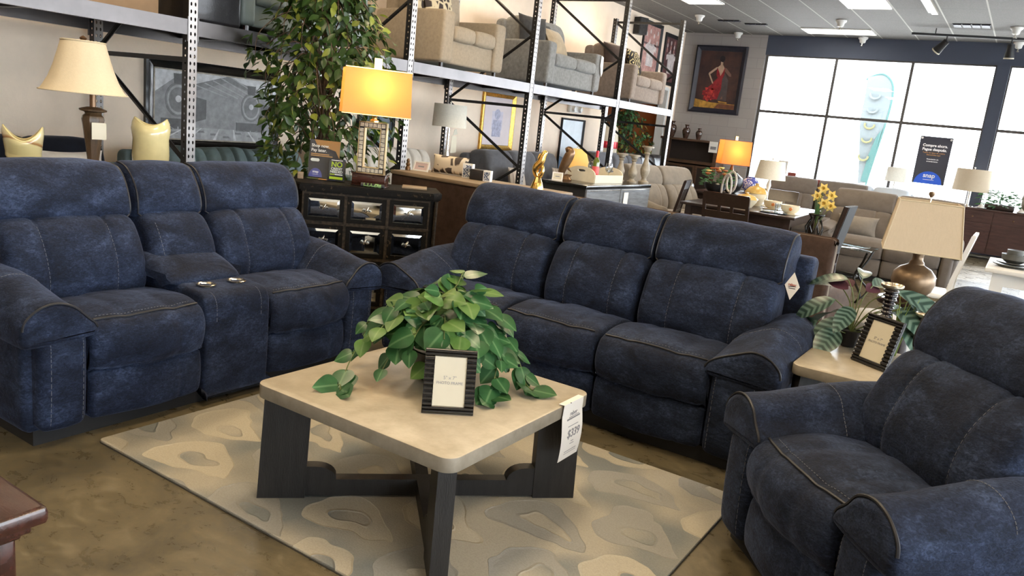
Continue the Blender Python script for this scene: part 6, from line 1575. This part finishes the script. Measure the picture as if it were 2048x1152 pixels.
def glass_table():
    t = thing('glass_table', 'glass topped end table with scrolled iron legs before the taupe sofa', 'end table', (-1.42, 8.72, 0))
    slab(MB(), -.27, .27, -.25, .25, .54, .552, .02, .003).build('glass_top', M['smoke'], t)
    for u in (-1, 1):
        for v in (-1, 1):
            MB().tube(cr([Vector(p) for p in ((u*.20, v*.18, 0), (u*.24, v*.22, .10), (u*.14, v*.13, .25), (u*.20, v*.18, .42), (u*.23, v*.21, .53))], 6, False), .012, 7).build('leg', M['iron'], t)
    MB().tube([(.15*math.cos(a), .14*math.sin(a), .25) for a in [2*PI*i/24 for i in range(24)]], .009, 6, closed=True).build('ring_stretcher', M['iron'], t)
glass_table()
M['mushroom'] = fabric('mushroom_microsuede', (.135,.115,.10), .12, 10)
recliner('sofa', 'taupe reclining sofa facing the camera left of the bronze lamp shade', 'sofa', (-1.27, 10.26, 0), rad(2), [('arm', .18), ('seat', .62), ('seat', .62), ('arm', .18)], M['mushroom'], fine=False)
recliner('loveseat', 'taupe loveseat further back directly before the first window', 'loveseat', (-2.60, 12.35, 0), rad(10), [('arm', .18), ('seat', .6), ('seat', .6), ('arm', .18)], M['mushroom'], fine=False)
pillow('throw_pillow', 'rolled beige pillow on the left seat of the taupe sofa', (-1.66, 10.56, .50), .1, .46, .26, .20, M['sand'], .3)
pillow('throw_pillow', 'dark striped pillow on the taupe sofa at the bronze lamp shade edge', (-1.08, 10.56, .50), -.2, .44, .34, .14, pattern('dark_stripe', 'stripe', (.10,.09,.08), (.40,.35,.28), 22), .3)
simple_sofa('loveseat', 'pale blue white loveseat close to the window, behind the taupe sofa', 'loveseat', (-2.12, 13.75, 0), rad(0), 1.5, .95, mat('pale_blue_fabric', (.55,.60,.66), .9), 2, .18, .66, .46, 1.0)
side_table('slim table under the pale lamp left of the blue window sign', (-1.93, 15.25, 0), .18, .60, M['espresso'])
drum_lamp('pale lamp with drum shade left of the blue window sign', (-1.93, 15.25, .601), .17, .155, .52, .77, M['white_shade'], [(.0005, 0), (.06, 0), (.06, .012), (.014, .02), (.014, .52)])
# pub table near the window
t = thing('round_table', 'tall round dark table with a red box close to the window', 'table', (-3.52, 14.5, 0)); MB().lathe([(.0005, .965), (.27, .965), (.28, .985), (.27, 1.0), (.0005, 1.0)], 30, cap=False).build('tabletop', M['espresso'], t); MB().lathe([(.20, 0), (.20, .03), (.04, .06), (.035, .90), (.08, .965)], 16).build('pedestal', M['espresso'], t)
o = MB().rbox(-.07, .07, -.06, .06, 0, .08, .006).build('red_box', M['terracotta'], None); o.location = (-3.49, 14.45, 1.001); tag(o, 'small dull red box on the tall round table', 'box')
small_frame('pale blue sign card standing at the left of the tall round table', (-3.69, 14.45, 1.001), 0, .17, .27, M['paper'], mat('ice_blue_card', (.52,.60,.72), .6), .1, 'sign_card', 'sign')
t = thing('round_table', 'second round table with a brown bowl right of the red box', 'table', (-3.08, 14.4, 0)); MB().lathe([(.0005, .87), (.24, .87), (.25, .885), (.24, .90), (.0005, .90)], 30, cap=False).build('tabletop', M['espresso'], t); MB().lathe([(.18, 0), (.18, .03), (.04, .06), (.035, .8), (.08, .87)], 16).build('pedestal', M['espresso'], t)
o = MB().lathe([(.0005, 0), (.10, 0), (.16, .05), (.19, .11), (.18, .11), (.14, .05), (.0005, .02)], 28, cap=False).build('bowl', M['terracotta'], None); o.location = (-3.08, 14.4, .901); tag(o, 'wide reddish brown bowl on the second round table', 'bowl')

# ------------------------------------------------------------------ right-hand side: white table, cross-back chair, sideboard
dining_table('dining_table', 'cream painted table at the right edge behind the armchair', .50, 7.32, 0, 1.26, .95, M['white_paint'], .75, .03, .085)
dining_chair('white cross back chair left of the cream table', (-.53, 7.14, 0), -PI/2, M['white_paint'], .96, .44, 'cross', None, 'white dining chairs')
def bowls():
    t = thing('bowl_stack', 'stacked grey green bowls and plates on the cream table', 'dishes', (.04, 7.18, .751))
    MB().lathe([(.0005, 0), (.09, 0), (.135, .018), (.135, .024), (.08, .012), (.0005, .012)], 28, cap=False).build('plate', M['grey_glaze'], t); MB().lathe([(.0005, .018), (.08, .02), (.115, .034), (.115, .040), (.07, .03), (.0005, .03)], 28, cap=False).build('plate', M['grey_glaze'], t)
    MB().lathe([(.0005, .033), (.05, .033), (.085, .06), (.09, .10), (.086, .10), (.08, .06), (.0005, .045)], 28, cap=False).build('bowl', M['grey_glaze'], t); MB().lathe([(.0005, .075), (.04, .075), (.055, .09), (.058, .135), (.054, .135), (.05, .09), (.0005, .085)], 28, cap=False).build('cup', M['grey_glaze'], t)
bowls()
def sideboard():
    t = thing('sideboard', 'dark red brown sideboard before the second window carrying lamp and plant', 'sideboard', (.25, 15.62, 0))
    w = mat('mahogany', (.055,.024,.020), .35, 0, .35, 5, .05, 40, stretch=(1,6,6))
    slab(MB(), -1.25, 1.25, -.24, .24, .815, .845, .01, .005).build('top', w, t)
    MB().box(-1.22, 1.22, -.21, .22, .10, .815).build('body', w, t, 0)
    for i in range(4):
        x0 = -1.19+i*.598; d = MB(); d.box(x0, x0+.584, -.225, -.21, .14, .60); d.build('door', w, t, 0); dd = MB().box(x0, x0+.584, -.225, -.21, .62, .79).build('drawer', w, t, 0)
        MB().ball((x0+.29, -.232, .705), .014, 5).build('knob', M['bronze'], dd)
    for x in (-1.15, 1.15):
        for y in (-.17, .17): MB().box(x-.03, x+.03, y-.03, y+.03, 0, .10).build('foot', w, t, 0)
sideboard()
drum_lamp('lamp with beige seamed drum shade on the sideboard beside the pillar', (-.78, 15.62, .846), .285, .265, .262, .635, M['linen_shade'], [(.0005, 0), (.09, 0), (.09, .014), (.022, .03), (.022, .26)])
def side_plant():
    random.seed(17)
    t = thing('potted_plant', 'leafy dark green plant in a low trough on the sideboard', 'potted plant', (-.30, 15.58, .846))
    MB().rbox(-.22, .22, -.08, .08, 0, .10, .02).build('trough', M['espresso'], t); lv = MB()
    for i in range(150):
        a = rnd(0, 2*PI); r = rnd(.02, .30); z = rnd(.10, .34)-r*.3; leaf(lv, Vector((r*math.cos(a), r*.5*math.sin(a), max(.06, z))), Vector((math.cos(a), math.sin(a), rnd(-.3, .7))), Vector((.1, -.5, .8)), rnd(.08, .13), .055, LANCE, .3, .2)
    lv.build('foliage', [M['ficus_far']], t, 180)
side_plant()
o = MB().lathe([(.0005, 0), (.10, 0), (.16, .12), (.175, .26), (.14, .40), (.07, .49), (.055, .53), (.07, .56), (.05, .56), (.04, .5), (.0005, .3)], 30, cap=False).build('stone_jar', M['pewter'], None); o.location = (.16, 15.55, .846); tag(o, 'large weathered beige jar on the sideboard at the right frame edge', 'vase')
for lab, x in (('white dish with folded napkin left of the sideboard plant', -.56), ('white dish with folded napkin right of the sideboard plant', .02)):
    t = thing('dish', lab, 'dish', (x, 15.47, .846), 0, 'white dishes on the sideboard'); MB().lathe([(.0005, 0), (.05, 0), (.085, .014), (.083, .018), (.0005, .008)], 20, cap=False).build('plate', M['white_paint'], t); MB().lathe([(.06, .012), (.035, .05), (.0005, .085)], 8, cap=False).build('napkin', M['white_cloth'], t)
# pale ottoman beside the brown sofa
t = thing('ottoman', 'pale grey rounded ottoman between the brown sofa end and the calathea', 'ottoman', (-.62, 5.62, 0)); MB().lathe([(.0005, .06), (.24, .06), (.27, .10), (.275, .34), (.25, .42), (.16, .46), (.0005, .47)], 32, cap=False).build('cushion', M['light_grey_fab'], t)
for a in (.8, 2.4, 4.0, 5.5): MB().cyl((.18*math.cos(a), .18*math.sin(a), 0), (.18*math.cos(a), .18*math.sin(a), .08), .018, 8).build('foot', M['espresso'], t)

# ------------------------------------------------------------------ painting wall: mantel, vases, painting
def mantel():
    t = thing('mantel_cabinet', 'dark rustic wooden mantel cabinet below the dancer painting', 'cabinet', (-5.93, 15.92, 0))
    rw = mat('rustic_walnut', (.085,.045,.025), .5, 0, .45, 6, .2, 40, stretch=(1,7,7)); dk = mat('dark_recess_wood', (.022,.014,.012), .6)
    slab(MB(), -.66, .66, -.27, .27, 1.43, 1.475, .01, .005).build('top', rw, t)
    for s in (-1, 1): MB().box(min(s*.60, s*.52), max(s*.60, s*.52), -.23, .26, 0, 1.43).build('side_post', rw, t, 0)
    MB().box(-.52, .52, .02, .26, .0, 1.43).build('back', dk, t, 0)
    MB().box(-.52, .52, -.20, .02, .98, 1.04).build('shelf', rw, t, 0)
    for x0, x1 in ((-.50, -.17), (-.16, .16), (.17, .50)):
        d = MB(); e = .045
        for b in ((x0, x1, .06, .06+e), (x0, x1, .95-e, .95), (x0, x0+e, .06+e, .95-e), (x1-e, x1, .06+e, .95-e)): d.box(b[0], b[1], -.21, -.18, b[2], b[3])
        dd = d.build('door', rw, t, 0); MB().box(x0+e, x1-e, -.19, -.185, .105, .905).build('door_panel', dk, dd, 0)
    MB().box(-.60, .60, -.22, .26, 0, .06).build('plinth', rw, t, 0)
mantel()
def urn(label, x, h):
    t = thing('urn', label, 'vase', (x, 15.80, 1.476), 0, 'brown glazed urns on the mantel'); r = h*.30
    MB().lathe([(.0005, 0), (r*.55, 0), (r*.6, h*.05), (r*.95, h*.42), (r, h*.58), (r*.8, h*.74), (r*.42, h*.82), (r*.40, h*.90), (r*.62, h), (r*.54, h), (r*.30, h*.88), (.0005, h*.5)], 26, cap=False).build('body', M['brown_glaze'], t)
urn('tallest brown glazed urn, partly behind the last rack post', -6.42, .33); urn('middle brown glazed urn on the mantel', -6.10, .28); urn('smallest brown glazed urn on the mantel, nearest the window', -5.82, .23)
o = MB().box(-.09, .09, 0, .004, -.22, 0).build('price_tag', M['paper'], None, 0); o.location = (-5.42, 15.6465, 1.47); tag(o, 'white and blue price tag hanging on the mantel end', 'price tag')
MB().box(-.06, .06, -.001, 0, -.16, -.10).build('print_block', M['grey_ink'], o, 0)
def dancer():
    x0, x1, z0, z1 = -6.292, -5.21, 2.045, 3.405; w, h = (x1-x0)/2, (z1-z0)/2
    t = thing('picture', 'painting of a woman in a red ruffled dress in a wide dark frame', 'picture', ((x0+x1)/2, YW-.002, (z0+z1)/2)); fw, d = .105, .05
    f = MB(); c = [(-w, -h), (w, -h), (w, h), (-w, h)]; n = [(1, 1), (-1, 1), (-1, -1), (1, -1)]; prof = [(0, 0), (0, -d), (fw*.3, -d*1.2), (fw*.7, -d*.7), (fw, -d*.4), (fw, 0)]
    for i in range(4):
        a, b, na, nb = c[i], c[(i+1) % 4], n[i], n[(i+1) % 4]
        f.loft([[(a[0]+na[0]*u, v, a[1]+na[1]*u) for u, v in prof], [(b[0]+nb[0]*u, v, b[1]+nb[1]*u) for u, v in prof]])
    f.build('frame', mat('blue_black_frame', (.022,.022,.034), .4, 0, .2, 12), t, 30)
    W, H = w-fw, h-fw
    cv = MB().box(-W-.01, W+.01, -.010, -.001, -H-.01, H+.01).build('canvas', mat('dark_umber_paint', (.030,.017,.020), .5, 0, col2=(.085,.035,.025), vscale=3), t, 0)
    def S_(name, pts, m, lv): return MB().prism([(x*W, z*H) for x, z in pts], -.010-.0008*lv, -.010, 'y').build(name, m, cv, 0)
    skin = mat('painted_skin', (.50,.34,.24), .5, 0, .2, 14); skin2 = mat('painted_skin_deep', (.20,.11,.08), .5); red = mat('painted_red', (.28,.012,.020), .45, 0, .4, 12); red2 = mat('painted_red_bright', (.55,.05,.04), .45, 0, .4, 16); hair = mat('painted_black', (.010,.009,.014), .5); och = mat('painted_ochre', (.45,.24,.04), .5, 0, .5, 7); ash = mat('painted_ash', (.075,.06,.06), .5, 0, .2, 8)
    S_('floor_band', [(-1, -1), (1, -1), (1, -.82), (-.2, -.80), (-1, -.70)], och, 1); S_('floor_shade', [(.0, -.99), (1, -.99), (1, -.84), (.2, -.83)], mat('painted_rust', (.16,.06,.03), .5, 0, .3, 8), 2)
    S_('shadow_figure', [(.05, -.70), (.55, -.72), (.50, .0), (.30, .25), (.12, .1)], ash, 1)
    S_('skirt', [(-.32, -.20), (.02, .12), (.20, .10), (.22, -.3), (.10, -.68), (-.40, -.72), (-.62, -.55), (-.52, -.32)], red, 2)
    random.seed(31)
    for i in range(34):
        a = rnd(0, 2*PI); r = math.sqrt(random.random()); cx, cz = -.36+.30*r*math.cos(a), -.50+.24*r*math.sin(a); q = rnd(.03, .07); a2 = rnd(0, PI)
        S_('ruffle', [(cx+q*1.5*math.cos(a2+k*2*PI/6)*(1 if k % 2 else .6), cz+q*math.sin(a2+k*2*PI/6)*(1 if k % 2 else .6)) for k in range(6)], red2 if i % 3 else red, 3+(i % 3)*.4)
    S_('bodice', [(-.10, .16), (-.12, .42), (.0, .30), (.10, .14), (.20, .30), (.26, .46), (.28, .18), (.22, .06), (.0, .05)], red, 3)
    S_('back', [(-.10, .44), (.02, .52), (.16, .52), (.24, .42), (.18, .26), (.10, .14), (.02, .24)], skin, 2.6); S_('neck', [(.03, .50), (.02, .64), (.13, .62), (.15, .50)], skin, 3)
    S_('hair', [(.08+.13*math.cos(2*PI*k/14), .74+.11*math.sin(2*PI*k/14)) for k in range(14)], hair, 4)
    S_('arm', [(-.08, .45), (-.16, .44), (-.48, .24), (-.50, .18), (-.44, .17), (-.14, .36)], skin, 2.4); S_('arm', [(-.50, .20), (-.43, .20), (-.22, -.08), (-.20, -.14), (-.26, -.13)], skin, 2.5); S_('arm', [(.22, .44), (.34, .42), (.60, .22), (.62, .14), (.52, .14), (.26, .32)], skin2, 2.4)
    S_('slipper', [(.25, -.66), (.33, -.55), (.36, -.66)], skin2, 3); S_('light_patch', [(.15, -.73), (.6, -.76), (.6, -.80), (.2, -.78)], och, 3)
dancer()
simple_sofa('sofa', 'black leather sofa with rounded cushions before the orange alcove', 'sofa', (-5.30, 13.75, 0), PI/2, 1.6, 1.0, M['black_leather'], 2, .22, .66, .46, 1.08)
def band_jar():
    t = thing('tall_jar', 'tall white jar with red band in the orange alcove', 'jar', (-7.0, 13.95, 0)); MB().lathe([(.0005, 0), (.16, 0), (.20, .3), (.235, .9), (.24, 1.3), (.21, 1.52), (.15, 1.58), (.13, 1.57), (.19, 1.3), (.0005, 1.0)], 32, cap=False).build('body', M['cream_paint'], t)
    MB().lathe([(.241, 1.13), (.246, 1.15), (.246, 1.24), (.243, 1.26)], 32, cap=False).build('red_band', M['foil'], t)
band_jar()

# ------------------------------------------------------------------ window sign, ceiling fittings
def snap_sign():
    t = thing('window_sign', 'dark blue window sign reading Compre ahora Pague después', 'sign', (-1.508, YW-.035, 1.555)); w, h = .266, .425
    c = MB().box(-w, w, -.004, .004, -h, h).build('board', M['night'], t, 0)
    MB().prism([(.23*math.cos(a)-.005, -h+.002+.225*math.sin(a)) for a in [PI*i/20 for i in range(21)]], -.0055, -.004, 'y').build('blue_disc', M['cobalt'], c, 0)
    y = -.0062
    text('headline', 'Compre ahora.', .066, M['white_ink'], c, (.0, y, .265), bold=.0022); text('headline', 'Pague después.', .066, M['white_ink'], c, (.0, y, .195), bold=.0022)
    text('small_print', 'Todos los tipos de crédito', .034, M['orange_ink'], c, (0, y, .135)); text('small_print', 'bienvenidos aquí', .034, M['orange_ink'], c, (0, y, .098))
    text('small_print', 'Financiación sin', .031, M['white_ink'], c, (0, y, .020), bold=.0006); text('small_print', 'arrendamiento', .031, M['white_ink'], c, (0, y, -.020), bold=.0006)
    text('logo_word', 'snap', .110, M['white_ink'], c, (0, y, -.275), bold=.002); MB().box(-.09, .09, -.0062, -.0055, -.352, -.344).build('print_line', M['white_ink'], c, 0)
    for x in (-1, 1): MB().lathe([(.0005, -.012), (.018, -.010), (.020, 0), (.0005, 0)], 16, cap=False).xf(Matrix.Translation((x*(w-.03), -.004, h-.035)) @ Matrix.Rotation(PI/2, 4, 'X') @ Matrix.Rotation(PI, 4, 'X')).build('suction_cup', M['white_paint'], c)
snap_sign()
def sprinkler(label, x, y):
    t = thing('ceiling_sprinkler', label, 'sprinkler', (x, y, ZC), 0, 'sprinkler heads on the ceiling')
    MB().lathe([(.0005, -.004), (.09, -.004), (.085, -.03), (.06, -.05), (.05, -.10), (.03, -.11), (.0005, -.11)], 18, cap=False).build('escutcheon', M['plastic_white'], t)
    MB().lathe([(.012, -.11), (.012, -.15), (.03, -.155), (.03, -.16), (.0005, -.162)], 12, cap=False).build('deflector', M['silver'], t)
for lab, x, y in (('sprinkler head near the last rack post top', -5.47, 13.98), ('sprinkler head above the dancer painting', -5.40, 16.0), ('sprinkler head in front of the crosswise lit ceiling panel', -3.09, 14.19), ('sprinkler head on the dark band over the first window', -3.06, 16.08), ('sprinkler head above the track near the right frame edge', -.60, 14.50), ('sprinkler head over the pillar by the right window', -.58, 16.08)): sprinkler(lab, x, y)
def track():
    t = thing('track_light', 'black ceiling track with two spot heads before the window', 'track light', (-.35, 15.05, 3.55), rad(10))
    MB().box(-1.75, 2.0, -.018, .018, -.018, .018).build('rail', M['black_matte'], t, 0)
    for x in (-1.4, .4, 1.7): MB().cyl((x, 0, .018), (x, 0, .10), .008, 8).build('hanger', M['black_matte'], t)
    for x, rot in ((-1.22, (.5, .6)), (-.30, (.12, -.05))):
        M_ = Matrix.Translation((x, 0, -.10)) @ Matrix.Rotation(rot[0], 4, 'X') @ Matrix.Rotation(rot[1], 4, 'Y')
        h = MB().lathe([(.0005, .02), (.05, .015), (.055, -.06), (.072, -.18), (.070, -.20), (.055, -.19), (.045, -.08), (.0005, -.07)], 20, cap=False); h.xf(M_); hd = h.build('spot_head', M['black_matte'], t)
        r = MB().lathe([(.070, -.19), (.075, -.195), (.075, -.21), (.066, -.205)], 20, cap=False); r.xf(M_); r.build('rim', M['cream_paint'], hd)
        MB().cyl((x, 0, 0), (x, 0, -.09), .010, 8).build('stem', M['black_matte'], t)
track()
def vent(label, x, y, wx, wy, group='air vents in the ceiling'):
    t = thing('ceiling_vent', label, 'air vent', (x, y, ZC), 0, group); MB().box(-wx/2, wx/2, -wy/2, wy/2, -.010, -.001).build('frame', M['black_matte'], t, 0)
    for k in range(4): MB().box(-wx/2+wx*(k+.08)/4, -wx/2+wx*(k+.92)/4, -wy/2+.02, wy/2-.02, -.022, -.009).build('slat', M['night'], t, 0)
vent('wide dark ceiling grille above the track light', -1.20, 14.42, .52, .32); vent('small dark ceiling vent near the last rack post', -5.10, 14.50, .40, .12); vent('small dark ceiling vent nearer the window, beside the other small vent', -4.70, 14.82, .40, .12)
def strip():
    t = thing('ceiling_strip_light', 'unlit narrow chrome strip fixture on the ceiling at the top edge', 'light fixture', (-1.60, 12.6, ZC)); MB().box(-.04, .04, -.6, .6, -.05, -.001).build('housing', M['silver'], t, 0); MB().box(-.09, -.05, -.6, .6, -.03, -.001).build('reflector', M['plastic_white'], t, 0)
strip()
